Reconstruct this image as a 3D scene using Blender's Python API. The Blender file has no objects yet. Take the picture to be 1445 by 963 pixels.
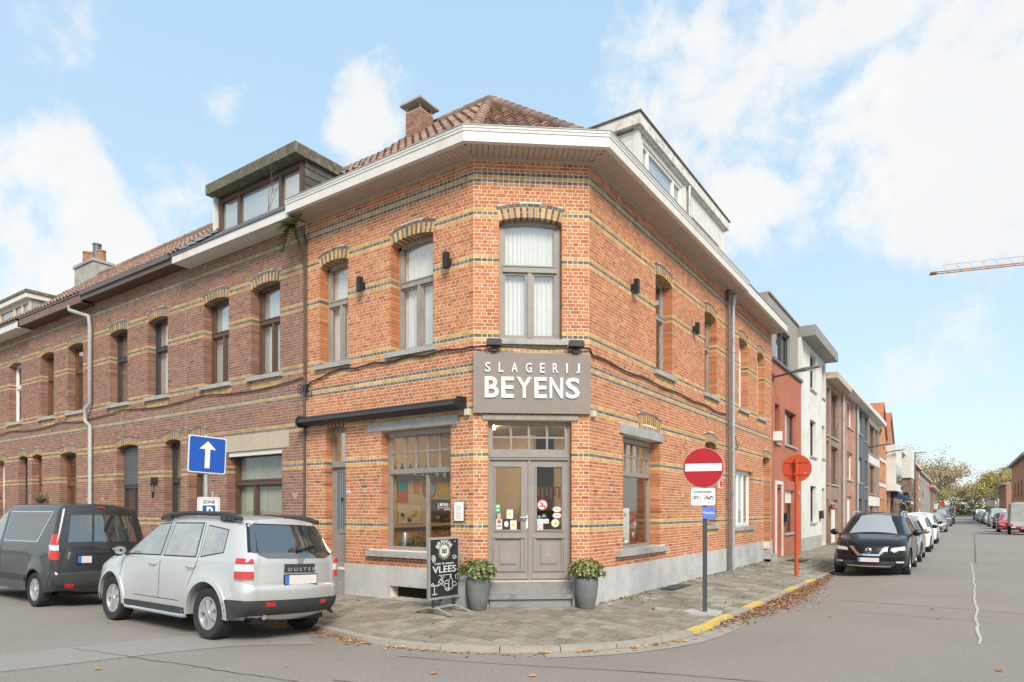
import bpy, bmesh, math, random
from mathutils import Vector, Matrix
from mathutils.geometry import tessellate_polygon
RND = random.Random(11)
SC = bpy.context.scene
COL = SC.collection
rad = math.radians

# ------------------------------------------------------------------ camera
CAM_H = 1.70
cam = bpy.data.cameras.new('camera')
cam.sensor_width = 36.0
cam.lens = 923 / 1445 * 36.0
cam.shift_y = (721 - 481.5) / 1445
cam.clip_start, cam.clip_end = 0.1, 3000
camo = bpy.data.objects.new('camera', cam)
camo.location = (0, 0, CAM_H)
camo.rotation_euler = (rad(90), 0, rad(34.42))
COL.objects.link(camo)
SC.camera = camo

# ------------------------------------------------------------------ light
SUN_DIR = Vector((0.64, -0.58, 0.70)).normalized()
sl = bpy.data.lights.new('sun', 'SUN')
sl.energy = 1.5
sl.angle = rad(22)
sl.color = (1.0, 0.91, 0.79)
so = bpy.data.objects.new('sun', sl)
so.rotation_euler = SUN_DIR.to_track_quat('Z', 'Y').to_euler()
COL.objects.link(so)

SC.view_settings.view_transform = 'Standard'
SC.view_settings.look = 'None'
SC.view_settings.exposure = 1.54
SC.view_settings.gamma = 1.0
SC.view_settings.use_curve_mapping = False
SC.cycles.max_bounces = 8
SC.cycles.transparent_max_bounces = 12
SC.cycles.use_denoising = True

# ------------------------------------------------------------------ sky
W = bpy.data.worlds.new('World')
SC.world = W
W.use_nodes = True
nt = W.node_tree
nt.nodes.clear()
N = nt.nodes.new
Lk = nt.links.new
out = N('ShaderNodeOutputWorld')
bg = N('ShaderNodeBackground')
bg.inputs['Strength'].default_value = 0.1
Lk(bg.outputs[0], out.inputs[0])
sky = N('ShaderNodeTexSky')
sky.sky_type = 'NISHITA'
sky.sun_disc = False
sky.sun_elevation = math.asin(SUN_DIR.z)
sky.sun_rotation = math.atan2(SUN_DIR.x, SUN_DIR.y)
sky.air_density = 1.0
sky.dust_density = 0.6
sky.ozone_density = 1.0
tc = N('ShaderNodeTexCoord')
GEN = tc.outputs['Generated']

def wmath(op, a, b=None, c=None):
    n = N('ShaderNodeMath')
    n.operation = op
    for i, v in enumerate((a, b, c)):
        if v is None:
            continue
        if isinstance(v, (int, float)):
            n.inputs[i].default_value = v
        else:
            Lk(v, n.inputs[i])
    return n.outputs[0]

def wrange(v, a, b, c=0.0, d=1.0, smooth=True):
    n = N('ShaderNodeMapRange')
    n.interpolation_type = 'SMOOTHSTEP' if smooth else 'LINEAR'
    Lk(v, n.inputs['Value'])
    for k, x in (('From Min', a), ('From Max', b), ('To Min', c), ('To Max', d)):
        n.inputs[k].default_value = x
    return n.outputs[0]

def wnoise(scale, detail, rough, warp=0.0, vec=None):
    n = N('ShaderNodeTexNoise')
    n.inputs['Scale'].default_value = scale
    n.inputs['Detail'].default_value = detail
    n.inputs['Roughness'].default_value = rough
    n.inputs['Distortion'].default_value = warp
    Lk(vec or GEN, n.inputs['Vector'])
    return n.outputs['Fac']

# cumulus clouds that stand in fixed directions of the sky: (direction, angular radius in degrees, weight)
CLOUDS = [((-0.289, 0.769, 0.571), 8, .8), ((-0.142, 0.845, 0.515), 13, .84), ((-0.016, 0.872, 0.49), 12, .84), ((0.046, 0.868, 0.494), 11, .86),
          ((-0.073, 0.898, 0.433), 9, 1), ((-0.169, 0.86, 0.481), 9, .8), ((0.03, 0.924, 0.38), 8, .84), ((-0.236, 0.888, 0.395), 5, 1),
          ((-0.187, 0.909, 0.372), 4, .9), ((-0.877, 0.317, 0.362), 6.5, 1.05), ((-0.881, 0.364, 0.303), 7, 1.05), ((-0.91, 0.315, 0.269), 8, 1),
          ((-0.633, 0.594, 0.497), 4.0, .78), ((-0.625, 0.563, 0.541), 2.4, .7), ((-0.588, 0.594, 0.549), 2.4, .7), ((-0.729, 0.465, 0.501), 2.6, .40),
          ((-0.817, 0.443, 0.368), 4.5, .75), ((-0.004, 0.977, 0.211), 4.5, .62), ((-0.064, 0.982, 0.175), 4, .62), ((-0.81, 0.274, 0.519), 5, .38),
          ((0.75, 0.3, 0.55), 22, 1), ((0.3, -0.75, 0.55), 26, 1), ((-0.5, -0.6, 0.6), 24, 1), ((0.85, -0.45, 0.3), 18, 1), ((0.0, -0.2, 0.98), 18, .9),
          ((0.5, 0.82, 0.3), 14, .9), ((-0.9, -0.35, 0.3), 14, .9)]
cover = None
for d, r, w in CLOUDS:
    dn = Vector(d).normalized()
    dot = N('ShaderNodeVectorMath')
    dot.operation = 'DOT_PRODUCT'
    Lk(GEN, dot.inputs[0])
    dot.inputs[1].default_value = dn
    m = wrange(dot.outputs['Value'], math.cos(rad(r * 1.2)), math.cos(rad(r * .25)), 0, w)
    cover = m if cover is None else wmath('MAXIMUM', cover, m)
n1 = wmath('MULTIPLY_ADD', wnoise(4.6, 9, .58, .25), 2.3, -1.15)
n2 = wmath('MULTIPLY_ADD', wnoise(17, 7, .62, .4), 1.0, -.5)
dens = wmath('ADD', wmath('ADD', n1, n2), cover)
mask = wrange(dens, .48, .98)
shade = wrange(wmath('ADD', wnoise(4.6, 6, .55, .2), wmath('MULTIPLY', dens, .10)), .46, .72, .0, 1.0)
cl = N('ShaderNodeMixRGB')
cl.inputs[1].default_value = (3.40, 3.38, 3.34, 1)
cl.inputs[2].default_value = (3.16, 3.21, 3.24, 1)
Lk(shade, cl.inputs[0])
# thin high veil over the blue, denser towards the horizon
veil = N('ShaderNodeMixRGB')
sep = N('ShaderNodeSeparateXYZ')
Lk(GEN, sep.inputs[0])
veil.inputs[0].default_value = .82
vc = N('ShaderNodeMixRGB')
Lk(wrange(sep.outputs[2], 0.0, .6, 0, 1, smooth=False), vc.inputs[0])
vc.inputs[1].default_value = (2.45, 3.0, 3.2, 1)
vc.inputs[2].default_value = (1.78, 2.62, 3.35, 1)
Lk(vc.outputs[0], veil.inputs[2])
Lk(sky.outputs[0], veil.inputs[1])
mixc = N('ShaderNodeMixRGB')
Lk(wmath('MULTIPLY', mask, .97), mixc.inputs[0])
Lk(veil.outputs[0], mixc.inputs[1])
Lk(cl.outputs[0], mixc.inputs[2])
Lk(mixc.outputs[0], bg.inputs['Color'])

# ------------------------------------------------------------------ materials
MATS = {}

def mat(name, rgb=(.5, .5, .5), rough=.8, metal=0.0, nscale=0, namt=0.0, bump=0.0, bscale=40, attr=False, coat=0.0, emit=None, estr=1.0, spec=.5,
        stretch=None, dirt=None, dmax=1.0):
    """procedural material: colour (or the face attribute 'col') modulated by noise in world space, optional bump"""
    if name in MATS:
        return MATS[name]
    m = bpy.data.materials.new(name)
    m.use_nodes = True
    t = m.node_tree
    b = t.nodes['Principled BSDF']
    b.inputs['Roughness'].default_value = rough
    b.inputs['Metallic'].default_value = metal
    b.inputs['Specular IOR Level'].default_value = spec
    b.inputs['Coat Weight'].default_value = coat
    b.inputs['Coat Roughness'].default_value = .04
    src = None
    if attr:
        a = t.nodes.new('ShaderNodeAttribute')
        a.attribute_name = 'col'
        src = a.outputs['Color']
    else:
        b.inputs['Base Color'].default_value = (*rgb, 1)
    geo = t.nodes.new('ShaderNodeNewGeometry')
    vec = geo.outputs['Position']
    if stretch:
        mp = t.nodes.new('ShaderNodeMapping')
        mp.inputs['Scale'].default_value = stretch
        t.links.new(vec, mp.inputs[0])
        vec = mp.outputs[0]

    def noise(scale, detail=6, r=.6):
        n = t.nodes.new('ShaderNodeTexNoise')
        n.inputs['Scale'].default_value = scale
        n.inputs['Detail'].default_value = detail
        n.inputs['Roughness'].default_value = r
        t.links.new(vec, n.inputs['Vector'])
        return n.outputs['Fac']

    def rng(v, a, bb, c, d):
        n = t.nodes.new('ShaderNodeMapRange')
        t.links.new(v, n.inputs[0])
        for i, x in enumerate((a, bb, c, d)):
            n.inputs[i + 1].default_value = x
        return n.outputs[0]

    def scale(c, f):
        n = t.nodes.new('ShaderNodeVectorMath')
        n.operation = 'SCALE'
        if c is None:
            n.inputs[0].default_value = rgb
        else:
            t.links.new(c, n.inputs[0])
        t.links.new(f, n.inputs[3])
        return n.outputs[0]
    if nscale:
        src = scale(src, rng(noise(nscale), .3, .7, 1 - namt, 1 + namt))
        src = scale(src, rng(noise(nscale * 7.3, 3), .3, .7, 1 - namt * .6, 1 + namt * .6))
    if dirt:
        dcol, dscale, lo, hi = dirt
        mx = t.nodes.new('ShaderNodeMixRGB')
        t.links.new(rng(noise(dscale, 9, .65), lo, hi, 0, dmax), mx.inputs[0])
        if src is None:
            mx.inputs[1].default_value = (*rgb, 1)
        else:
            t.links.new(src, mx.inputs[1])
        mx.inputs[2].default_value = (*dcol, 1)
        src = mx.outputs[0]
    if src is not None:
        t.links.new(src, b.inputs['Base Color'])
    if bump:
        bp = t.nodes.new('ShaderNodeBump')
        bp.inputs['Strength'].default_value = bump
        bp.inputs['Distance'].default_value = .01
        t.links.new(noise(bscale, 8, .65), bp.inputs['Height'])
        t.links.new(bp.outputs[0], b.inputs['Normal'])
    if emit:
        b.inputs['Emission Color'].default_value = (*emit, 1)
        b.inputs['Emission Strength'].default_value = estr
    MATS[name] = m
    return m

def glass_mat(name, tint=(.9, .94, .93), base=.07, top=.85, rough=.0):
    if name in MATS:
        return MATS[name]
    m = bpy.data.materials.new(name)
    m.use_nodes = True
    t = m.node_tree
    t.nodes.clear()
    o = t.nodes.new('ShaderNodeOutputMaterial')
    mx = t.nodes.new('ShaderNodeMixShader')
    tr = t.nodes.new('ShaderNodeBsdfTransparent')
    tr.inputs[0].default_value = (*tint, 1)
    gl = t.nodes.new('ShaderNodeBsdfGlossy')
    gl.inputs['Roughness'].default_value = rough
    lw = t.nodes.new('ShaderNodeLayerWeight')
    lw.inputs['Blend'].default_value = .5
    pw = t.nodes.new('ShaderNodeMath')
    pw.operation = 'POWER'
    t.links.new(lw.outputs['Facing'], pw.inputs[0])
    pw.inputs[1].default_value = 3.0
    mr = t.nodes.new('ShaderNodeMapRange')
    t.links.new(pw.outputs[0], mr.inputs[0])
    mr.inputs['To Min'].default_value = base
    mr.inputs['To Max'].default_value = top
    nz = t.nodes.new('ShaderNodeTexNoise')
    nz.inputs['Scale'].default_value = 1.3
    geo = t.nodes.new('ShaderNodeNewGeometry')
    t.links.new(geo.outputs['Position'], nz.inputs['Vector'])
    bp = t.nodes.new('ShaderNodeBump')
    bp.inputs['Strength'].default_value = .03
    bp.inputs['Distance'].default_value = .05
    t.links.new(nz.outputs['Fac'], bp.inputs['Height'])
    t.links.new(bp.outputs[0], gl.inputs['Normal'])
    t.links.new(mr.outputs[0], mx.inputs[0])
    t.links.new(tr.outputs[0], mx.inputs[1])
    t.links.new(gl.outputs[0], mx.inputs[2])
    t.links.new(mx.outputs[0], o.inputs[0])
    MATS[name] = m
    return m

def brick_tex_mat(name, c1, c2, mortar, axis='YZ', bw=.2, bh=.065):
    """brickwork too far off to tell the bricks apart"""
    if name in MATS:
        return MATS[name]
    m = bpy.data.materials.new(name)
    m.use_nodes = True
    t = m.node_tree
    b = t.nodes['Principled BSDF']
    b.inputs['Roughness'].default_value = .9
    geo = t.nodes.new('ShaderNodeNewGeometry')
    sp = t.nodes.new('ShaderNodeSeparateXYZ')
    cb = t.nodes.new('ShaderNodeCombineXYZ')
    t.links.new(geo.outputs['Position'], sp.inputs[0])
    ad = t.nodes.new('ShaderNodeMath')
    ad.operation = 'ADD'
    t.links.new(sp.outputs[0], ad.inputs[0])
    t.links.new(sp.outputs[1], ad.inputs[1])
    t.links.new(ad.outputs[0], cb.inputs[0])
    t.links.new(sp.outputs[2], cb.inputs[1])
    bt = t.nodes.new('ShaderNodeTexBrick')
    bt.inputs['Color1'].default_value = (*c1, 1)
    bt.inputs['Color2'].default_value = (*c2, 1)
    bt.inputs['Mortar'].default_value = (*mortar, 1)
    bt.inputs['Scale'].default_value = 1
    bt.inputs['Mortar Size'].default_value = .006
    bt.inputs['Brick Width'].default_value = bw
    bt.inputs['Row Height'].default_value = bh
    t.links.new(cb.outputs[0], bt.inputs['Vector'])
    nz = t.nodes.new('ShaderNodeTexNoise')
    nz.inputs['Scale'].default_value = 1.2
    nz.inputs['Detail'].default_value = 6
    t.links.new(geo.outputs['Position'], nz.inputs['Vector'])
    mr = t.nodes.new('ShaderNodeMapRange')
    t.links.new(nz.outputs['Fac'], mr.inputs[0])
    mr.inputs[1].default_value, mr.inputs[2].default_value, mr.inputs[3].default_value, mr.inputs[4].default_value = .3, .7, .8, 1.2
    sc = t.nodes.new('ShaderNodeVectorMath')
    sc.operation = 'SCALE'
    t.links.new(bt.outputs['Color'], sc.inputs[0])
    t.links.new(mr.outputs[0], sc.inputs[3])
    t.links.new(sc.outputs[0], b.inputs['Base Color'])
    MATS[name] = m
    return m

# ------------------------------------------------------------------ mesh builder
class MB:
    def __init__(s):
        s.v, s.f, s.c, s.col = [], [], [], None

    def add(s, vs, fs):
        o = len(s.v)
        s.v.extend(vs)
        for f in fs:
            s.f.append([i + o for i in f])
            if s.col is not None:
                s.c.append(s.col)

    def box(s, x0, x1, y0, y1, z0, z1):
        s.add([(x0, y0, z0), (x1, y0, z0), (x1, y1, z0), (x0, y1, z0), (x0, y0, z1), (x1, y0, z1), (x1, y1, z1), (x0, y1, z1)],
              [(0, 3, 2, 1), (4, 5, 6, 7), (0, 1, 5, 4), (1, 2, 6, 5), (2, 3, 7, 6), (3, 0, 4, 7)])

    def hexa(s, p):
        s.add(p, [(0, 3, 2, 1), (4, 5, 6, 7), (0, 1, 5, 4), (1, 2, 6, 5), (2, 3, 7, 6), (3, 0, 4, 7)])

    def prism(s, bot, top):
        n = len(bot)
        s.add(list(bot) + list(top), [tuple(range(n - 1, -1, -1)), tuple(range(n, 2 * n))] + [(i, (i + 1) % n, n + (i + 1) % n, n + i) for i in range(n)])

    def tube(s, pts, r, n=8, cap=True, r1=None):
        pts = [Vector(p) for p in pts]
        rings = []
        prev = None
        for i, p in enumerate(pts):
            d = (pts[min(i + 1, len(pts) - 1)] - pts[max(i - 1, 0)]).normalized()
            a = prev if prev is not None else (Vector((0, 0, 1)) if abs(d.z) < .9 else Vector((1, 0, 0)))
            e1 = (a - d * a.dot(d)).normalized()
            prev = e1
            e2 = d.cross(e1)
            rr = r if r1 is None else r + (r1 - r) * i / (len(pts) - 1)
            rings.append([tuple(p + (e1 * math.cos(2 * math.pi * k / n) + e2 * math.sin(2 * math.pi * k / n)) * rr) for k in range(n)])
        vs = [v for g in rings for v in g]
        fs = []
        for i in range(len(pts) - 1):
            for k in range(n):
                fs.append((i * n + k, i * n + (k + 1) % n, (i + 1) * n + (k + 1) % n, (i + 1) * n + k))
        if cap:
            fs.append(tuple(range(n - 1, -1, -1)))
            fs.append(tuple((len(pts) - 1) * n + k for k in range(n)))
        s.add(vs, fs)

    def lathe(s, prof, c=(0, 0, 0), n=24, axis='z', cap=True):
        vs, fs = [], []
        for r, h in prof:
            for k in range(n):
                a = 2 * math.pi * k / n
                x, y = r * math.cos(a), r * math.sin(a)
                p = (x, y, h) if axis == 'z' else ((x, h, y) if axis == 'y' else (h, x, y))
                vs.append((p[0] + c[0], p[1] + c[1], p[2] + c[2]))
        for i in range(len(prof) - 1):
            for k in range(n):
                fs.append((i * n + k, i * n + (k + 1) % n, (i + 1) * n + (k + 1) % n, (i + 1) * n + k))
        if cap:
            fs.append(tuple(range(n - 1, -1, -1)))
            fs.append(tuple((len(prof) - 1) * n + k for k in range(n)))
        s.add(vs, fs)

    def grid(s, rows):
        n = len(rows[0])
        vs = [tuple(p) for r in rows for p in r]
        fs = []
        for i in range(len(rows) - 1):
            for k in range(n - 1):
                fs.append((i * n + k, i * n + k + 1, (i + 1) * n + k + 1, (i + 1) * n + k))
        s.add(vs, fs)

    def mesh(s, name, material, smooth=False, fix=False):
        me = bpy.data.meshes.new(name)
        me.from_pydata(s.v, [], s.f)
        if s.c:
            at = me.attributes.new('col', 'FLOAT_COLOR', 'FACE')
            flat = []
            for c in s.c:
                flat.extend((c[0], c[1], c[2], 1))
            at.data.foreach_set('color', flat)
        if fix:
            bm = bmesh.new()
            bm.from_mesh(me)
            bmesh.ops.recalc_face_normals(bm, faces=bm.faces)
            bm.to_mesh(me)
            bm.free()
        me.materials.append(material)
        if smooth:
            me.polygons.foreach_set('use_smooth', [True] * len(me.polygons))
            me.set_sharp_from_angle(angle=rad(smooth if smooth is not True else 40))
        me.update()
        return me

def link(name, me, parent=None, kind=None, label=None, cat=None, group=None):
    o = bpy.data.objects.new(name, me)
    COL.objects.link(o)
    if parent is not None:
        o.parent = parent
        r = parent
        while r.parent is not None:
            r = r.parent
        o.matrix_parent_inverse = Matrix.Translation(-r.location) if parent is r else Matrix.Identity(4)
    if kind:
        o['kind'] = kind
    if label:
        o['label'] = label
    if cat:
        o['category'] = cat
    if group:
        o['group'] = group
    return o

def obj(name, mb, material, parent=None, smooth=False, fix=False, **k):
    return link(name, mb.mesh(name, material, smooth, fix), parent, **k)

def thing(name, label, cat, loc=(0, 0, 0), group=None):
    o = bpy.data.objects.new(name, None)
    o.empty_display_size = .2
    COL.objects.link(o)
    o.location = loc
    o['label'] = label
    o['category'] = cat
    if group:
        o['group'] = group
    return o

def dup(root, loc, rotz=0, label=None, group=None, swap=None):
    """copy of a thing with its parts and their sub-parts; swap replaces materials on the copy"""
    r = root.copy()
    COL.objects.link(r)
    r.location = loc
    r.rotation_euler = (0, 0, rotz)
    if label:
        r['label'] = label
    if group:
        r['group'] = group

    def cp(ch, par):
        c = ch.copy()
        COL.objects.link(c)
        c.parent = par
        if swap and c.type == 'MESH' and c.data.materials and c.data.materials[0].name in swap:
            c.material_slots[0].link = 'OBJECT'
            c.material_slots[0].material = MATS[swap[c.data.materials[0].name]]
        for g in list(ch.children):
            cp(g, c)
    for ch in list(root.children):
        cp(ch, r)
    return r

class Facade:
    """a wall plane: u runs along the wall (to the right seen from outside), o is the distance out of it, z is up"""
    def __init__(s, O, u, n):
        s.O, s.u, s.n = Vector((*O, 0)), Vector((*u, 0)), Vector((*n, 0))

    def p(s, u, o, z):
        q = s.O + s.u * u + s.n * o
        return (q.x, q.y, z)

    def box(s, mb, u0, u1, o0, o1, z0, z1):
        mb.hexa([s.p(u0, o1, z0), s.p(u1, o1, z0), s.p(u1, o0, z0), s.p(u0, o0, z0), s.p(u0, o1, z1), s.p(u1, o1, z1), s.p(u1, o0, z1), s.p(u0, o0, z1)])

    def poly(s, mb, pts, o0, o1):
        mb.prism([s.p(u, o0, z) for u, z in pts], [s.p(u, o1, z) for u, z in pts])

def text_mesh(txt, name, bold=0.0, extrude=.02):
    cu = bpy.data.curves.new(name, 'FONT')
    cu.body = txt
    cu.size = 1
    cu.offset = bold
    cu.extrude = extrude
    cu.resolution_u = 3
    o = bpy.data.objects.new(name, cu)
    COL.objects.link(o)
    dg = bpy.context.evaluated_depsgraph_get()
    me = bpy.data.meshes.new_from_object(o.evaluated_get(dg))
    bpy.data.objects.remove(o)
    bpy.data.curves.remove(cu)
    return me

def text_on(F, txt, u0, u1, z0, z1, o, material, name='lettering', parent=None, bold=.0, depth=.004, fit=True, **k):
    """raised lettering on a facade plane, fitted to the rectangle u0..u1 x z0..z1"""
    me = text_mesh(txt, name, bold, .5)
    xs = [v.co.x for v in me.vertices]
    ys = [v.co.y for v in me.vertices]
    a, b, c, d = min(xs), max(xs), min(ys), max(ys)
    for v in me.vertices:
        u = u0 + (v.co.x - a) / (b - a) * (u1 - u0)
        z = z0 + (v.co.y - c) / max(d - c, 1e-6) * (z1 - z0)
        v.co = F.p(u, o + (v.co.z + .5) * depth, z)
    me.materials.clear()
    me.materials.append(material)
    return link(name, me, parent, **k)
# ------------------------------------------------------------------ palette
mat('brick', rough=.88, attr=True, nscale=7, namt=.10, bump=.5, bscale=130, dirt=((.17, .12, .095), .55, .45, .80), dmax=.34)
mat('mortar_pale', (.72, .635, .525), .95, nscale=5, namt=.12, bump=.4, bscale=90)
mat('mortar_brown', (.48, .39, .315), .95, nscale=5, namt=.15, bump=.4, bscale=90)
mat('bluestone', (.36, .36, .355), .75, nscale=3, namt=.14, bump=.25, bscale=60, dirt=((.24, .24, .235), 2.2, .5, .75))
mat('step_stone', (.25, .25, .25), .7, nscale=3, namt=.2, bump=.25, bscale=60, dirt=((.14, .14, .14), 3, .48, .7))
mat('plinth_stone', (.47, .47, .465), .8, nscale=2.5, namt=.10, bump=.25, bscale=50, dirt=((.33, .33, .31), 1.6, .5, .78))
mat('white_trim', (.66, .645, .61), .55, nscale=3, namt=.05, bump=.1, bscale=30, dirt=((.50, .46, .38), 2.3, .58, .8))
mat('soffit_beige', (.49, .41, .335), .7, nscale=2, namt=.06)
mat('taupe_paint', (.265, .238, .218), .5, nscale=4, namt=.10, bump=.15, bscale=40, dirt=((.36, .33, .30), 9, .62, .76))
mat('taupe_sign', (.245, .21, .19), .75, nscale=2, namt=.05, bump=.08, bscale=200)
mat('white_letter', (.80, .80, .78), .5)
mat('weathered_wood', (.30, .265, .235), .75, nscale=6, namt=.18, bump=.3, bscale=70, stretch=(1, 1, .25))
mat('brown_wood', (.105, .062, .042), .6, nscale=5, namt=.15, bump=.15, bscale=60)
mat('chestnut_wood', (.16, .070, .034), .55, nscale=5, namt=.15)
mat('anthracite', (.045, .048, .055), .5, nscale=4, namt=.06)
mat('black_metal', (.018, .018, .02), .42, nscale=6, namt=.1)
mat('white_pvc', (.78, .78, .77), .35)
mat('curtain', (.88, .87, .84), .9, nscale=3, namt=.03)
mat('curtain_grey', (.36, .36, .31), .95, nscale=3, namt=.05)
mat('zinc', (.42, .43, .44), .5, .35, nscale=3, namt=.12, dirt=((.28, .28, .28), 2.6, .5, .75))
mat('zinc_dark', (.14, .14, .145), .5, .2, nscale=3, namt=.12)
mat('dark_void', (.012, .012, .012), .9)  # near-black colour stands in for the shade of unlit rooms and hollows
mat('roof_tile', rough=.85, attr=True, nscale=4, namt=.16, bump=.4, bscale=60)
mat('slate', rough=.8, attr=True, nscale=5, namt=.18, bump=.3, bscale=60)
mat('concrete', (.40, .385, .35), .9, nscale=2, namt=.12, bump=.3, bscale=50, dirt=((.24, .235, .20), 1.7, .48, .75))
mat('weathered_trim', (.66, .64, .60), .8, nscale=4, namt=.1, bump=.4, bscale=60, dirt=((.30, .26, .21), 7, .52, .66), dmax=.75)
mat('moss_fascia', (.125, .115, .08), .95, nscale=4, namt=.25, bump=.6, bscale=40, dirt=((.27, .255, .21), 9, .54, .66))
glass_mat('glass', (.97, .98, .97), .16, .95)
mat('frosted_blue', (.34, .42, .46), .25)
glass_mat('glass_bright', (.95, .96, .95), .24, .95)
glass_mat('glass_shop', (.93, .94, .92), .035, .7)
BRIGHT = [(.51, .185, .070), (.48, .163, .060), (.54, .212, .084), (.44, .142, .058), (.575, .245, .105)]
BRIGHT_W = [5, 5, 4, 2.2, 2]
BROWN = [(.27, .132, .092), (.24, .116, .084), (.305, .150, .100), (.22, .112, .088), (.35, .157, .094)]
BROWN_W = [5, 4, 4, 3, 1.5]
YEL, BLK = [(.58, .335, .115), (.54, .305, .10), (.62, .375, .14)], [(.15, .135, .125), (.185, .168, .155), (.115, .105, .10)]
YELD, BLKD = [(.49, .305, .125), (.44, .265, .105), (.53, .35, .15)], [(.16, .15, .145), (.20, .185, .175), (.13, .125, .12)]

YF, XF = 8.613, -5.164
C1, C2 = (-6.672, YF), (XF, 9.834)
CLEN = math.hypot(C2[0] - C1[0], C2[1] - C1[1])
cu_ = ((C2[0] - C1[0]) / CLEN, (C2[1] - C1[1]) / CLEN)
FL = Facade((0, YF), (1, 0), (0, -1))
FC = Facade(C1, cu_, (cu_[1], -cu_[0]))
FR = Facade((XF, 0), (0, 1), (1, 0))
Z0, CH = .69, .06          # first brick course, course height
BANDS = {12: 'K', 11: 'Y', 13: 'Y', 32: 'K', 31: 'Y', 33: 'Y', 45: 'K', 44: 'Y', 46: 'Y', 55: 'K', 56: 'Y', 57: 'K', 65: 'K', 64: 'Y', 66: 'Y',
         86: 'K', 85: 'Y', 87: 'Y', 99: 'K', 98: 'Y', 100: 'Y', 108: 'K', 109: 'Y', 110: 'K'}

def op(u0, u1, z0, z1, rise=.07, ring=True, jamb=True):
    d = dict(u0=u0, u1=u1, z0=z0, z1=z1, rise=rise if ring else 0, ring=ring, jamb=jamb)
    w = u1 - u0
    if ring:
        d['R'] = (w * w / 4 + rise * rise) / (2 * rise)
        d['cz'] = z1 + rise - d['R']
        d['uc'] = (u0 + u1) / 2
    return d

RING_T = .235

def blocked(o, z):
    """the stretch of a course at height z that an opening (and its brick arch) takes away"""
    if z < o['z0']:
        return None
    if z <= o['z1']:
        return (o['u0'], o['u1'])
    if not o['ring']:
        return None
    ro = o['R'] + RING_T
    dz = z - o['cz']
    if dz >= ro:
        return None
    hw = min(math.sqrt(ro * ro - dz * dz), (o['u1'] - o['u0']) / 2 / (o['z1'] - o['cz']) * dz)
    return (o['uc'] - hw, o['uc'] + hw)

def pick(cols, w=None):
    c = RND.choices(cols, w)[0] if w else RND.choice(cols)
    k = RND.uniform(.86, 1.14)
    return (c[0] * k, c[1] * k * RND.uniform(.94, 1.06), c[2] * k)

BRICK_MESH = {}

def brick_mesh(ln, col):
    key = (round(ln, 3), col)
    if key not in BRICK_MESH:
        mb = MB()
        mb.col = col
        mb.box(-ln / 2, ln / 2, 0, .022, -.024, .024)
        BRICK_MESH[key] = mb.mesh('brick', MATS['brick'])
    return BRICK_MESH[key]

CAMV = Vector((0, 0, CAM_H))

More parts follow.
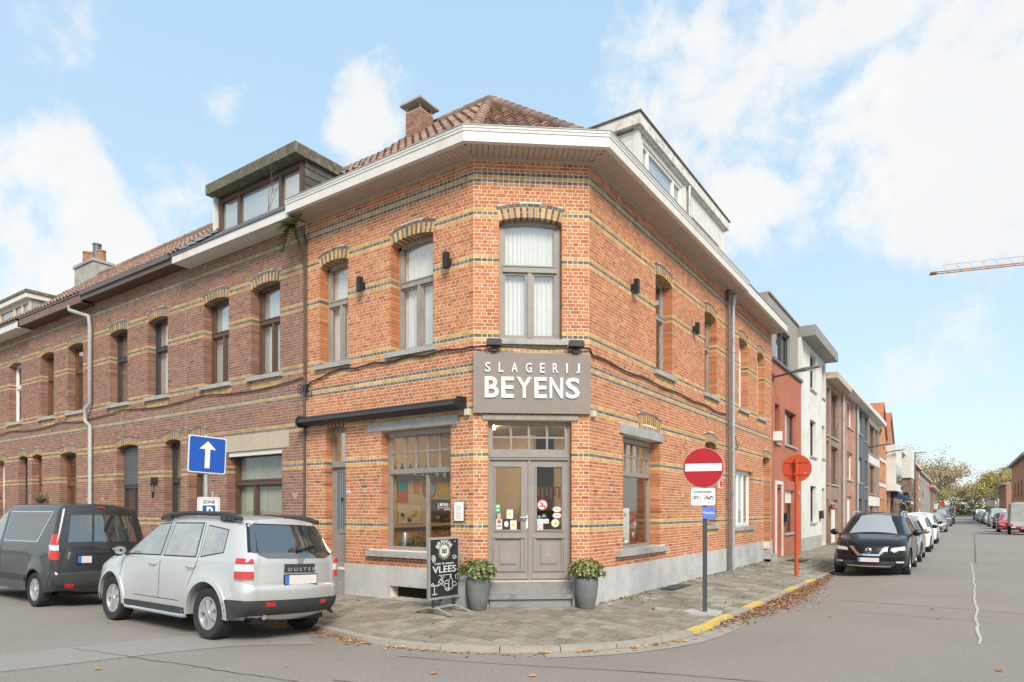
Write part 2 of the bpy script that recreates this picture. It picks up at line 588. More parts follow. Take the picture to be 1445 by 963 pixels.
class Brickwork:
    """lays the courses of one building; the bricks that show largest become parts, the rest one stuff part"""
    def __init__(s, pal, w, yel, blk):
        s.pal, s.w, s.yel, s.blk = pal, w, yel, blk
        s.mb = MB()
        s.full = []

    def colour(s, k, dark=.03):
        if k == 'Y':
            return pick(s.yel)
        if k == 'K':
            return pick(s.blk)
        if RND.random() < dark:
            c = pick(s.pal, s.w)
            return (c[0] * .62, c[1] * .66, c[2] * .8)
        return pick(s.pal, s.w)

    def wall(s, F, U0, U1, nrows, ops, blocks=(), aprons=(), black_header=True, z0=Z0, bands=BANDS, spots=()):
        for r in range(nrows):
            zb = z0 + r * CH
            zc = zb + .0275
            k = bands.get(r, 'R')
            header = r % 2 == 1
            if k == 'K':
                header = black_header
            pitch = .09 if header else .18
            off = (.045 if header else (.09 if (r // 2) % 2 else 0)) + RND.uniform(-.01, .01)
            bl = [(b, o) for o in ops for b in [blocked(o, zc)] if b]
            bl += [((a, c), None) for a, c, zl, zh in blocks if zl <= zc <= zh]
            bl.sort(key=lambda t: t[0][0])
            free = []
            cur, cj = U0, None
            for (a, c), o in bl:
                if a > cur:
                    free.append((cur, a, cj, o))
                if c > cur:
                    cur, cj = c, o
            if cur < U1:
                free.append((cur, U1, cj, None))
            for a, c, ol, orr in free:
                n = math.floor((a - off) / pitch)
                x = off + n * pitch
                if x + pitch - a < .045:
                    x += pitch
                first = True
                while x < c:
                    x0, x1 = (a if first else max(x, a)), min(x + pitch, c)
                    full = x0 == x and x + pitch <= c
                    first = False
                    nxt = x + pitch
                    if c - nxt < .045 and nxt < c:      # no slivers
                        x1 = c
                        nxt = c
                        full = False
                    x = nxt
                    if x1 - x0 < .012:
                        continue
                    gl = 0 if (x0 == a and ol) else .0058
                    gr = 0 if (x1 == c and orr) else .0058
                    kk = k
                    for (ua, uc, zl, zh) in aprons:
                        if zl <= zc <= zh and ua <= (x0 + x1) / 2 <= uc:
                            kk = 'Y'
                    for (su, sz, sk) in spots:
                        if abs(su - (x0 + x1) / 2) < .06 and abs(sz - zc) < .031:
                            kk = sk
                    col = s.colour(kk)
                    pr = RND.uniform(.0002, .0026)
                    jl = ol is not None and ol['jamb'] and x0 == a
                    jr = orr is not None and orr['jamb'] and x1 == c
                    if full and not jl and not jr:
                        s.full.append((F, x0 + gl, x1 - gr, pr, zb, kk, col))
                    else:
                        s.mb.col = col
                        F.box(s.mb, x0 + gl, x1 - gr, -.24 if (jl or jr) else -.02, pr, zb + .006, zb + .054)

    def arch(s, F, o, infill=False):
        w, R, cz, uc = o['u1'] - o['u0'], o['R'], o['cz'], o['uc']
        a = math.asin(w / 2 / R)
        n = max(9, int(round(2 * a * R / .054)) | 1)

        def seg(a0, a1, r0, r1, col, o0, o1, g=.0035):
            s.mb.col = col
            g0, g1 = g / r0, g / r1
            P = lambda r, t, oo: F.p(uc + r * math.sin(t), oo, cz + r * math.cos(t))
            s.mb.hexa([P(r0, a0 + g0, o1), P(r0, a1 - g0, o1), P(r0, a1 - g0, o0), P(r0, a0 + g0, o0),
                       P(r1, a0 + g1, o1), P(r1, a1 - g1, o1), P(r1, a1 - g1, o0), P(r1, a0 + g1, o0)])
        for i in range(n):
            a0, a1 = -a + 2 * a * i / n, -a + 2 * a * (i + 1) / n
            pr = RND.uniform(-.001, .004)
            if i % 2 == 0:
                seg(a0, a1, R, R + .172, s.colour('Y'), -.24, pr)
            else:
                seg(a0, a1, R, R + .082, s.colour('K'), -.24, pr)
                seg(a0, a1, R + .09, R + .172, s.colour('K'), -.05, pr)
        n2 = max(6, int(round(2 * a * R / .095)))
        for i in range(n2):
            seg(-a + 2 * a * i / n2, -a + 2 * a * (i + 1) / n2, R + .181, R + .232, s.colour('K'), -.05, .005)

    def arch_mortar(s, F, o, mb):
        w, R, cz, uc = o['u1'] - o['u0'], o['R'], o['cz'], o['uc']
        a = math.asin(w / 2 / R)
        n = 10
        rows = []
        for i in range(n):
            t0, t1 = -a + 2 * a * i / n, -a + 2 * a * (i + 1) / n
            P = lambda r, t, oo: F.p(uc + r * math.sin(t), oo, cz + r * math.cos(t))
            r0, r1 = R + .007, R + RING_T
            mb.hexa([P(r0, t0, -.005), P(r0, t1, -.005), P(r0, t1, -.235), P(r0, t0, -.235), P(r1, t0, -.005), P(r1, t1, -.005), P(r1, t1, -.235), P(r1, t0, -.235)])

    def build(s, parent, n_ind, name='brickwork', pal_step=5):
        def score(b):
            F, x0, x1, pr, zb, k, col = b
            c = Vector(F.p((x0 + x1) / 2, 0, zb))
            d = CAMV - c
            return (x1 - x0) * abs(F.u.cross(d.normalized()).z) / d.length
        s.full.sort(key=score, reverse=True)
        fixed = {}
        for i, b in enumerate(s.full):
            F, x0, x1, pr, zb, k, col = b
            if i < n_ind:
                src = {'Y': s.yel, 'K': s.blk}.get(k, s.pal)
                cc = RND.choices(src, s.w if src is s.pal else None)[0]
                o = bpy.data.objects.new('brick', brick_mesh(x1 - x0, cc))
                COL.objects.link(o)
                q = F.p((x0 + x1) / 2, pr - .0, zb + .03)
                o.parent = parent
                o.matrix_parent_inverse = Matrix.Translation(-parent.location)
                o.location = q
                o.rotation_euler = (0, RND.uniform(-.008, .008), math.atan2(F.u.y, F.u.x))
            else:
                s.mb.col = col
                F.box(s.mb, x0, x1, -.02, pr, zb + .006, zb + .054)
        return obj(name, s.mb, MATS['brick'], parent, kind='stuff')

def backing(F, mb, U0, U1, zlo, zhi, holes, of=-.0025, ob=-.30):
    us = sorted({U0, U1, *[h[0] for h in holes], *[h[1] for h in holes]})
    zs = sorted({zlo, zhi, *[h[2] for h in holes], *[h[3] for h in holes]})
    us = [u for u in us if U0 <= u <= U1]
    zs = [z for z in zs if zlo <= z <= zhi]
    for a, b in zip(zs, zs[1:]):
        run = None
        for c, d in zip(us, us[1:]):
            zc, uc = (a + b) / 2, (c + d) / 2
            hole = any(h[0] < uc < h[1] and h[2] < zc < h[3] for h in holes)
            if hole:
                if run:
                    F.box(mb, run[0], run[1], ob, of, a, b)
                    run = None
            else:
                run = (run[0], d) if run else (c, d)
        if run:
            F.box(mb, run[0], run[1], ob, of, a, b)

def hole(o, m=.009):
    return (o['u0'] - m, o['u1'] + m, o['z0'], o['z1'] + o['rise'])

def curtain_mb(F, u0, u1, z0, z1, o, amp=.018, lam=.075):
    mb = MB()
    n = max(8, int((u1 - u0) / .016))
    ph = RND.uniform(0, 6)
    rows = [[], []]
    for i in range(n + 1):
        u = u0 + (u1 - u0) * i / n
        w = amp * (math.sin(u / lam * 6.283 + ph + 1.7 * math.sin(u * 5 + ph)) + .4 * math.sin(u / lam * 15 + ph))
        rows[0].append(F.p(u, o + w, z0))
        rows[1].append(F.p(u + .006 * math.sin(i), o + w * .7, z1))
    mb.grid(rows)
    return mb

def bar(F, mb, u0, u1, z0, z1, o0, o1):
    F.box(mb, u0, u1, o0, o1, z0, z1)

def window(F, parent, o, frame, recess=.20, style='T', zt=None, ft=.065, glass='glass', back='curtain', sill=True, sash=.04, ncol=2, sillmat='bluestone',
           zlow=None, name='window', sill_o=.075, mull=None, backmat='curtain'):
    u0, u1, z0, z1, rise = o['u0'] + .001, o['u1'] - .001, o['z0'], o['z1'], o['rise']
    fo, fb = -recess, -recess - .07
    mb = MB()
    bar(F, mb, u0, u0 + ft, z0, z1, fb, fo)
    bar(F, mb, u1 - ft, u1, z0, z1, fb, fo)
    bar(F, mb, u0 + ft, u1 - ft, z0, z0 + ft, fb, fo)
    top = z1
    if rise:
        R, cz, uc = o['R'], o['cz'], o['uc']
        n = 12
        for i in range(n):
            ua, ub = u0 + (u1 - u0) * i / n, u0 + (u1 - u0) * (i + 1) / n
            za, zb = [cz + math.sqrt(R * R - (q - uc) ** 2) - .002 for q in (ua, ub)]
            la = z1 - .02 + (za - z1) * .75 - ft * .6
            lb = z1 - .02 + (zb - z1) * .75 - ft * .6
            mb.hexa([F.p(ua, fo, la), F.p(ub, fo, lb), F.p(ub, fb, lb), F.p(ua, fb, la), F.p(ua, fo, za), F.p(ub, fo, zb), F.p(ub, fb, zb), F.p(ua, fb, za)])
        top = z1 + rise - .03
    else:
        bar(F, mb, u0 + ft, u1 - ft, z1 - ft, z1, fb, fo)
        top = z1 - ft
    panes = []
    a, b, c = u0 + ft, u1 - ft, z0 + ft
    if style in 'TH':
        zt = zt if zt is not None else z0 + (z1 - z0) * .63
        bar(F, mb, a, b, zt - .045, zt + .045, fb, fo + .02)
        bar(F, mb, a, b, zt + .045, zt + .065, fb, fo + .032)
        panes.append((a, b, zt + .045, top))
        lows = [(a, b)]
        if style == 'T':
            um = mull if mull is not None else (a + b) / 2
            bar(F, mb, um - .035, um + .035, c, zt - .045, fb, fo + .012)
            lows = [(a, um - .035), (um + .035, b)]
        for p, q in lows:
            panes.append((p, q, c, zt - .045))
    elif style == 'P':
        panes.append((a, b, c, top))
    elif style == 'C':      # several casements side by side
        wv = (b - a) / ncol
        for i in range(ncol):
            panes.append((a + i * wv + (.02 if i else 0), a + (i + 1) * wv - (.02 if i < ncol - 1 else 0), c, top))
            if i:
                bar(F, mb, a + i * wv - .02, a + i * wv + .02, c, top, fb, fo)
    for p, q, lo, hi in panes:
        h2 = hi + .0 if not rise or hi < z1 else z1 - .06
        s = sash
        bar(F, mb, p, p + s, lo, h2, fb + .01, fo - .015)
        bar(F, mb, q - s, q, lo, h2, fb + .01, fo - .015)
        bar(F, mb, p + s, q - s, lo, lo + s, fb + .01, fo - .015)
        if hi == h2:
            bar(F, mb, p + s, q - s, hi - s, hi, fb + .01, fo - .015)
    w = obj(name, mb, MATS[frame], parent)
    for p, q, lo, hi in panes:
        g = MB()
        F.box(g, p, q, fb + .028, fb + .034, lo, hi)
        obj('pane', g, MATS[glass], w)
    if back == 'curtain':
        obj('curtain', curtain_mb(F, u0, u1, z0, z1 + rise, fb - .05), MATS[backmat], w, smooth=True)
    elif back == 'half':     # a curtain drawn to the left third, near-black sheet standing in for the unlit room
        obj('curtain', curtain_mb(F, *((u0 + (u1 - u0) * .45, u1) if F is FL else (u0, u0 + (u1 - u0) * .45)), z0, z1 + rise, fb - .06), MATS[backmat], w, smooth=True)
    if back in ('half', 'dark'):  # dark sheet paints the gloom of the room behind the glass
        d = MB()
        F.box(d, u0 - .1, u1 + .1, fb - .6, fb - .55, z0 - .1, z1 + rise + .1)
        obj('room_backdrop', d, MATS['dark_void'], w)
    if sill:
        sm = MB()
        F.box(sm, o['u0'] - .10, o['u1'] + .10, -.035, sill_o, z0 - .095, z0 - .004)
        F.box(sm, o['u0'] + .002, o['u1'] - .002, -recess, -.035, z0 - .09, z0)
        obj('sill', sm, MATS[sillmat], w)
    return w

def roof_tiles(mb, P0, e, s, wid, ln, inside, cols, tw=.21, tl=.30):
    """rows of pantiles on a slope: e runs along the eave, s up the slope"""
    e, s = Vector(e).normalized(), Vector(s).normalized()
    n = e.cross(s)
    if n.z < 0:
        n = -n
    P0 = Vector(P0)
    prof = [0, .022, .045, .05, .03, .006, 0]
    for j in range(int(ln / tl) + 1):
        for i in range(int(wid / tw) + 1):
            a, b = i * tw, j * tl
            if not inside(a + tw / 2, b + tl / 2):
                continue
            mb.col = pick(cols)
            top, bot, low = [], [], []
            jig = RND.uniform(-.004, .004)
            for k, h in enumerate(prof):
                q = P0 + e * (a + tw * k / 6)
                bot.append(tuple(q + s * (b - .03) + n * (h + .045 + jig)))
                top.append(tuple(q + s * (b + tl) + n * (h + .012 + jig)))
                low.append(tuple(q + s * (b - .03) + n * (h + .022 + jig)))
            mb.grid([low, bot, top])

def ridge(parent, a, b, mat_cols, r=.11, step=.33):
    a, b = Vector(a), Vector(b)
    n = max(1, int((b - a).length / step))
    for i in range(n):
        mb = MB()
        mb.col = pick(mat_cols)
        p, q = a + (b - a) * (i / n), a + (b - a) * ((i + 1.15) / n)
        mb.tube([p, q], r * 1.08, 10, True, r * .92)
        obj('ridge_tile', mb, MATS['roof_tile'], parent, smooth=50)
TILES = [(.29, .175, .125), (.25, .15, .11), (.215, .135, .105), (.33, .20, .14), (.20, .14, .115)]
# ------------------------------------------------------------------ ground, road, pavement
def arc(cx, cy, r, a0, a1, n):
    return [(cx + r * math.cos(rad(a0 + (a1 - a0) * i / n)), cy + r * math.sin(rad(a0 + (a1 - a0) * i / n))) for i in range(n + 1)]
KERB = [(-90, 6.62), (-30, 6.62), (-14, 6.60), (-9, 6.52), (-7.6, 6.36)] + arc(-6.52, 9.60, 3.40, -100, 0, 16) + [(-3.08, 12), (-3.0, 17.5), (-2.92, 30), (-2.9, 60), (-2.9, 120), (-2.9, 235)]
KP = [Vector(p) for p in KERB]

def offset_pt(i, d):
    """kerb point i moved by d towards the road"""
    t = (KP[min(i + 1, len(KP) - 1)] - KP[max(i - 1, 0)]).normalized()
    n = Vector((t.y, -t.x))
    return KP[i] + n * d

def kdist(x, y):
    p = Vector((x, y))
    best = 1e9
    for a, b in zip(KP, KP[1:]):
        ab = b - a
        t = max(0, min(1, (p - a).dot(ab) / ab.length_squared))
        best = min(best, (a + ab * t - p).length)
    return best

def pave_z(x, y):
    return -.03 + min(kdist(x, y) / 2.15, 1.0) * .13

def road_z(d):
    t = min(max(d, 0) / 1.7, 1)
    return -.085 + .085 * (t * t * (3 - 2 * t))

mat('asphalt', (.275, .245, .214), .84, nscale=34, namt=.22, bump=.7, bscale=170, dirt=((.20, .18, .16), .30, .46, .80), dmax=.7)
mat('asphalt_new', (.29, .27, .25), .85, nscale=36, namt=.14, bump=.5, bscale=190)
mat('earth', (.10, .11, .05), .95, nscale=.3, namt=.3)
mat('joint_sand', (.085, .08, .045), .95, nscale=2.5, namt=.35, dirt=((.06, .085, .02), 1.4, .45, .60))
mat('paver', rough=.85, attr=True, nscale=2.2, namt=.12, bump=.45, bscale=120, dirt=((.17, .155, .11), 1.1, .56, .82))
mat('kerbstone', (.34, .31, .265), .85, nscale=3, namt=.14, bump=.35, bscale=80)
mat('yellow_paint', (.66, .47, .08), .8, nscale=6, namt=.12, bump=.2, bscale=60, dirt=((.34, .31, .25), 11, .50, .60))
mat('crack_sealant', (.46, .44, .40), .8, nscale=8, namt=.15)
mat('tar_line', (.045, .043, .04), .7)
mat('grass', (.10, .16, .035), .9, nscale=.8, namt=.25)

mb = MB()
mb.add([(-1500, -1500, -.45), (1500, -1500, -.45), (1500, 1500, -.45), (-1500, 1500, -.45)], [(0, 1, 2, 3)])
obj('ground', mb, MATS['earth'], kind='structure')
mb = MB()
rows = []
for d in (-.3, 0, .15, .35, .6, .9, 1.2, 1.5, 1.8, 2.5, 4, 7, 12, 25, 70):
    rows.append([(*offset_pt(i, d), road_z(d)) for i in range(len(KP))])
mb.grid(rows)
obj('road', mb, MATS['asphalt'], kind='structure', smooth=True, fix=True)

def road_strip(name, pts, w, material, dz=.005):
    m = MB()
    P = [Vector(p) for p in pts]
    L, Rr = [], []
    for i, p in enumerate(P):
        t = (P[min(i + 1, len(P) - 1)] - P[max(i - 1, 0)]).normalized()
        n = Vector((-t.y, t.x))
        ww = w * RND.uniform(.75, 1.25) if w < .2 else w
        for s_, arr in ((1, L), (-1, Rr)):
            q = p + n * ww / 2 * s_
            arr.append((q.x, q.y, road_z(kdist(q.x, q.y)) + dz))
    m.grid([Rr, L])
    obj(name, m, MATS[material], kind='structure')
# lighter patched trench across the left street, crack sealant down the right street, seams
pt = [Vector((-7.45, 5.9)), Vector((-8.0, 5.0)), Vector((-8.35, 4.2)), Vector((-8.75, 3.0)), Vector((-9.4, 1.5)), Vector((-11, -2))]
road_strip('road_patch', [a.lerp(b, k / 4) for a, b in zip(pt, pt[1:]) for k in range(4)], 1.05, 'asphalt_new')
cp = []
y = 10.2
while y < 26:
    cp.append((.2 + .007 * (y - 10) + RND.uniform(-.022, .022), y))
    y += RND.uniform(.25, .6)
road_strip('road_crack', cp, .036, 'crack_sealant', .007)
cp = [(.42 + .013 * (y - 26) + RND.uniform(-.03, .03), y) for y in [26 + .8 * k for k in range(40)]]
road_strip('road_crack', cp, .03, 'tar_line', .006)
road_strip('road_seam', [(-5.6 + .22 * k + RND.uniform(-.01, .01), 5.75 + .055 * k) for k in range(30)], .016, 'tar_line', .007)
road_strip('road_seam', [(-2.4 + .35 * k, 12.3 + RND.uniform(-.04, .04)) for k in range(9)], .012, 'tar_line', .007)
road_strip('road_seam', [(-2.2 + .5 * k, 33 + RND.uniform(-.04, .04)) for k in range(12)], .05, 'tar_line', .007)

gut = [offset_pt(i, .20) for i in range(len(KP)) if KP[i].x > -4.4 and KP[i].y < 9.7] + [Vector((-2.9, 10.0)), Vector((-2.88, 10.8))]
road_strip('gutter', [tuple(q) for q in gut], .30, 'kerbstone', .006)
for x0, y0, x1, y1, w_, mt_ in ((-1.9, 13.8, 2.8, 13.5, .02, 'tar_line'), (-5.2, 4.4, 1.5, 5.1, .014, 'tar_line'), (-1.2, 17.5, 3.6, 17.4, .03, 'crack_sealant'), (-9, 3.6, -4.4, 4.3, .012, 'tar_line')):
    n_ = 34
    road_strip('road_seam', [(x0 + (x1 - x0) * k / n_ + RND.uniform(-.02, .02), y0 + (y1 - y0) * k / n_ + RND.uniform(-.025, .025)) for k in range(n_ + 1)], w_, mt_, .0065)
# bedding under the pavers
mb = MB()
inner = [[], []]
for i in range(len(KP)):
    q = offset_pt(i, -.02)
    inner[0].append((q.x, q.y, -.045))
wall_line = []
for i, p in enumerate(KP):
    if p.x < -7.5:
        q = (p.x, 8.75)
    elif p.y > 9.7:
        q = (-5.3, p.y)
    else:
        q = None
    wall_line.append(q)
k0 = max(i for i, q in enumerate(wall_line) if q and q[1] == 8.75)
k1 = min(i for i, q in enumerate(wall_line) if q and q[0] == -5.3)
for i in range(len(KP)):
    q = wall_line[i]
    if q is None:
        t = (i - k0) / (k1 - k0)
        q = (-7.5 + 2.2 * t, 8.75 + 1.2 * max(0, (t - .4) / .6))
    inner[1].append((q[0], q[1], .085))
mb.grid(inner)
pavement = obj('pavement', mb, MATS['joint_sand'], kind='structure', fix=True)

# kerb stones, each its own piece; a few painted yellow
def kerb_at(s):
    acc = 0
    for a, b in zip(KP, KP[1:]):
        l = (b - a).length
        if acc + l >= s:
            t = (b - a).normalized()
            return a + t * (s - acc), Vector((t.y, -t.x))
        acc += l
    return KP[-1], Vector((1, 0))
klen = []
acc = 0
for a, b in zip(KP, KP[1:]):
    klen.append(acc)
    acc += (b - a).length
s_start = klen[2]
s = s_start
YELLOW = [(9.35, 11.35), (12.5, 13.4), (14.6, 15.5), (16.9, 17.8)]
nk = 0
while nk < 75:
    p, n = kerb_at(s)
    ln = .62 if 0 else (1.0 if p.x < -7.6 or p.y > 9.5 else .78)
    m = MB()
    for j in range(4):
        sa, sb = s + .006 + (ln - .012) * j / 4, s + .006 + (ln - .012) * (j + 1) / 4
        (pa, na), (pb, nb) = kerb_at(sa), kerb_at(sb)
        zt = -.028 + (RND.uniform(-.004, .004) if j == 0 else 0)
        if j == 0:
            zz = zt
        A, B, C, D = pa, pb, pb - nb * .15, pa - na * .15
        m.prism([(A.x, A.y, -.3), (B.x, B.y, -.3), (C.x, C.y, -.3), (D.x, D.y, -.3)],
                [(A.x - na.x * .015, A.y - na.y * .015, zz), (B.x - nb.x * .015, B.y - nb.y * .015, zz), (C.x, C.y, zz + .004), (D.x, D.y, zz + .004)])
    yel = p.x > -4 and any(a - .05 <= p.y + ln / 2 <= b + .05 for a, b in YELLOW)
    obj('kerb_stone', m, MATS['yellow_paint' if yel else 'kerbstone'], pavement)
    s += ln
    nk += 1
m = MB()
while s < acc - 1:
    (pa, na), (pb, nb) = kerb_at(s), kerb_at(s + 2)
    m.prism([(pa.x, pa.y, -.3), (pb.x, pb.y, -.3), (pb.x - nb.x * .15, pb.y - nb.y * .15, -.3), (pa.x - na.x * .15, pa.y - na.y * .15, -.3)],
            [(pa.x, pa.y, -.028), (pb.x, pb.y, -.028), (pb.x - nb.x * .15, pb.y - nb.y * .15, -.024), (pa.x - na.x * .15, pa.y - na.y * .15, -.024)])
    s += 2
s = s_start - 2
while s > 1:
    (pa, na), (pb, nb) = kerb_at(s), kerb_at(s + 2)
    m.prism([(pa.x, pa.y, -.3), (pb.x, pb.y, -.3), (pb.x - nb.x * .15, pb.y - nb.y * .15, -.3), (pa.x - na.x * .15, pa.y - na.y * .15, -.3)],
            [(pa.x, pa.y, -.028), (pb.x, pb.y, -.028), (pb.x - nb.x * .15, pb.y - nb.y * .15, -.024), (pa.x - na.x * .15, pa.y - na.y * .15, -.024)])
    s -= 2
obj('far_kerb', m, MATS['kerbstone'], pavement, kind='stuff')

# pavers
INS = [offset_pt(i, -.165) for i in range(len(KP))]
PLANES = []
for a, b in zip(INS, INS[1:]):
    t = (b - a).normalized()
    PLANES.append((a, Vector((-t.y, t.x))))      # inside is the left side

def clip(poly):
    xm = sum(q.x for q in poly) / len(poly)
    pls = PLANES[5:] if xm > -7.25 else [PLANES[max(i for i in range(5) if INS[i].x <= xm)]] + ([PLANES[4]] if xm > -7.8 else [])
    for a, n in pls:
        if not poly:
            return poly
        o = []
        for i, p in enumerate(poly):
            q = poly[(i + 1) % len(poly)]
            dp, dq = (p - a).dot(n), (q - a).dot(n)
            if dp >= 0:
                o.append(p)
            if (dp >= 0) != (dq >= 0):
                o.append(p + (q - p) * (dp / (dp - dq)))
        poly = o
    return poly

def in_house(x, y):
    if x < C1[0]:
        return y > YF + .2
    if x < XF:
        return (x - C1[0]) * cu_[1] * -1 + (y - C1[1]) * cu_[0] > .2
    return False
PV = [(.27, .24, .188), (.245, .218, .17), (.295, .265, .21), (.22, .195, .15), (.26, .235, .178)]
SLAB = [(.27, .25, .20), (.24, .222, .175), (.32, .305, .26), (.235, .222, .165), (.215, .20, .15)]
paver_list = []

def add_paver(c, cols):
    pl = clip([Vector(p) for p in c])
    if len(pl) < 3:
        return
    ar = abs(sum(pl[i].x * pl[(i + 1) % len(pl)].y - pl[i].y * pl[(i + 1) % len(pl)].x for i in range(len(pl)))) / 2
    if ar < .004:
        return
    cen = sum(pl, Vector((0, 0))) / len(pl)
    if all(in_house(p.x, p.y) for p in pl):
        return
    paver_list.append((pl, cen, pick(cols)))
g = .0075
# corner and left street: small pavers in rows along the left street
j = 0
y = 6.05
while y < 10.3:
    x = -24.0 + (.11 if j % 2 else 0)
    while x < -2.9:
        if not (y > 9.95 and x > -5.2):
            add_paver([(x + g, y + g), (x + .22 - g, y + g), (x + .22 - g, y + .22 - g), (x + g, y + .22 - g)], PV)
        x += .22
    y += .22
    j += 1
# right street: larger slabs
i = 0
x = XF - .05
y0 = 10.01
while x < -2.8:
    y = y0 + (.15 if i % 2 else 0) - .3
    while y < 34:
        if y + .3 > y0:
            ya = max(y, y0)
            add_paver([(x + g, ya + g), (x + .3 - g, ya + g), (x + .3 - g, y + .3 - g), (x + g, y + .3 - g)], SLAB)
        y += .3
    x += .3
    i += 1

def seen(c):
    d = Vector((c.x, c.y, 0)) - CAMV
    if d.x * -.5653 + d.y * .825 < 1:
        return 0
    px = (d.x * .825 + d.y * .5653) / (d.x * -.5653 + d.y * .825)
    if px < -.26 or px > .9:
        return 0
    return 1 / d.length
paver_list.sort(key=lambda t: -seen(t[1]))
stuffmb = MB()
for k, (pl, cen, col) in enumerate(paver_list):
    m = MB() if k < 300 else stuffmb
    m.col = col
    dz, tx, ty = RND.uniform(-.003, .004), RND.uniform(-.015, .015), RND.uniform(-.015, .015)
    top = [(p.x, p.y, pave_z(p.x, p.y) + dz + (p.x - cen.x) * tx + (p.y - cen.y) * ty) for p in pl]
    m.prism([(a, b, c - .04) for a, b, c in top], top)
    if k < 300:
        obj('paver', m, MATS['paver'], pavement)
obj('far_pavers', stuffmb, MATS['paver'], pavement, kind='stuff')

# pavement on the far (right-hand) side of the street, and the verge at its end
mb = MB()
mb.box(4.25, 6.4, 24, 235, -.3, .03)
obj('opposite_pavement', mb, MATS['concrete'], kind='structure')
mb = MB()
mb.box(-60, 60, 235, 300, -.3, .06)
obj('verge', mb, MATS['grass'], kind='structure')

# fallen leaves
mat('leaf_litter', rough=.8, attr=True)
LEAF = [(.33, .19, .11), (.25, .14, .085), (.42, .26, .15), (.19, .11, .07), (.47, .30, .17)]
BRIGHTLEAF = [(.55, .24, .07), (.45, .22, .08), (.60, .34, .10), (.38, .20, .09)]

def leaf(m, x, y, z, r, cols):
    m.col = pick(cols)
    a = RND.uniform(0, 6.28)
    h = [RND.uniform(0, .5) * r for _ in range(6)]
    pts = []
    for k in range(6):
        rr = r * (1.0 if k % 3 == 0 else .55) * RND.uniform(.8, 1.1)
        pts.append((x + rr * math.cos(a + k * 1.047), y + rr * math.sin(a + k * 1.047), z + .004 + h[k]))
    m.add([(x, y, z + .003)] + pts, [(0, 1 + k, 1 + (k + 1) % 6) for k in range(6)])
lm = MB()
for _ in range(3300):
    y = RND.triangular(9.9, 21, 13.5) if RND.random() < .85 else RND.uniform(9.6, 30)
    w = .26 * max(.15, 1 - abs(y - 13.5) / 8)
    d = abs(RND.gauss(0, w)) + .02
    xk = -3.12 + (.12 * min(max((y - 9.6) / 8, 0), 1))
    x = xk + d
    leaf(lm, x, y, road_z(d) + RND.uniform(0, .035) * max(0, 1 - d / .5), RND.uniform(.02, .045), LEAF if RND.random() < .88 else BRIGHTLEAF)
for _ in range(620):
    x = RND.uniform(-14, -6.6)
    d = abs(RND.gauss(0, .12)) + .02
    yk = 6.2 + (.3 if x < -9 else .3 * max(0, (-6.6 - x) / 2.4))
    leaf(lm, x, yk + .05 - d, road_z(d), RND.uniform(.02, .045), LEAF if RND.random() < .6 else BRIGHTLEAF)
for _ in range(90):
    t = RND.uniform(-92, -5)
    d = abs(RND.gauss(0, .09)) + .03
    r_ = 3.40 + d
    leaf(lm, -6.52 + r_ * math.cos(rad(t)), 9.6 + r_ * math.sin(rad(t)), road_z(d), RND.uniform(.025, .06), LEAF if RND.random() < .45 else BRIGHTLEAF)
for _ in range(95):
    x, y = RND.uniform(-13, 3), RND.uniform(1.5, 16)
    if kdist(x, y) < .1 or x < -3 and y > 6.2:
        continue
    leaf(lm, x, y, road_z(kdist(x, y)) + .003, RND.uniform(.025, .06), BRIGHTLEAF if RND.random() < .7 else LEAF)
for _ in range(70):
    x, y = RND.uniform(-5.0, -3.3), RND.uniform(10, 24)
    leaf(lm, x, y, pave_z(x, y) + .006, RND.uniform(.02, .06), LEAF)
for _ in range(25):
    x, y = RND.uniform(-9, -4.2), RND.uniform(6.6, 8.4)
    if kdist(x, y) > .1:
        leaf(lm, x, y, pave_z(x, y) + .006, RND.uniform(.02, .05), BRIGHTLEAF)
for _ in range(260):
    y = RND.uniform(10, 27)
    x = XF + abs(RND.gauss(0, .05)) + .03
    leaf(lm, x, y, .105, RND.uniform(.015, .04), LEAF)
obj('fallen_leaves', lm, MATS['leaf_litter'], kind='stuff')
# weeds in the joints along the wall
mat('weed', rough=.8, attr=True)
wm = MB()
for _ in range(420):
    y = RND.choice([RND.gauss(11.4, .35), RND.gauss(14.3, .8), RND.gauss(17, .6), RND.gauss(22.5, 1.2), RND.gauss(20, .4), RND.uniform(10.5, 30)])
    x = XF + abs(RND.gauss(.1, .25)) + .03
    for b in range(3):
        wm.col = pick([(.13, .19, .04), (.17, .22, .06), (.10, .15, .04)])
        a, l = RND.uniform(0, 6.28), RND.uniform(.02, .06)
        z = pave_z(x, y)
        wm.add([(x - .006 * math.sin(a), y + .006 * math.cos(a), z), (x + .006 * math.sin(a), y - .006 * math.cos(a), z), (x + l * math.cos(a), y + l * math.sin(a), z + l * .7)], [(0, 1, 2)])
obj('weeds', wm, MATS['weed'], kind='stuff')
# ------------------------------------------------------------------ the corner shop building
shop = thing('corner_building', 'orange brick corner butcher shop with yellow and black brick bands and chamfered entrance', 'building', (-7.5, 10.5, .1))
TOPZ = Z0 + 115 * CH
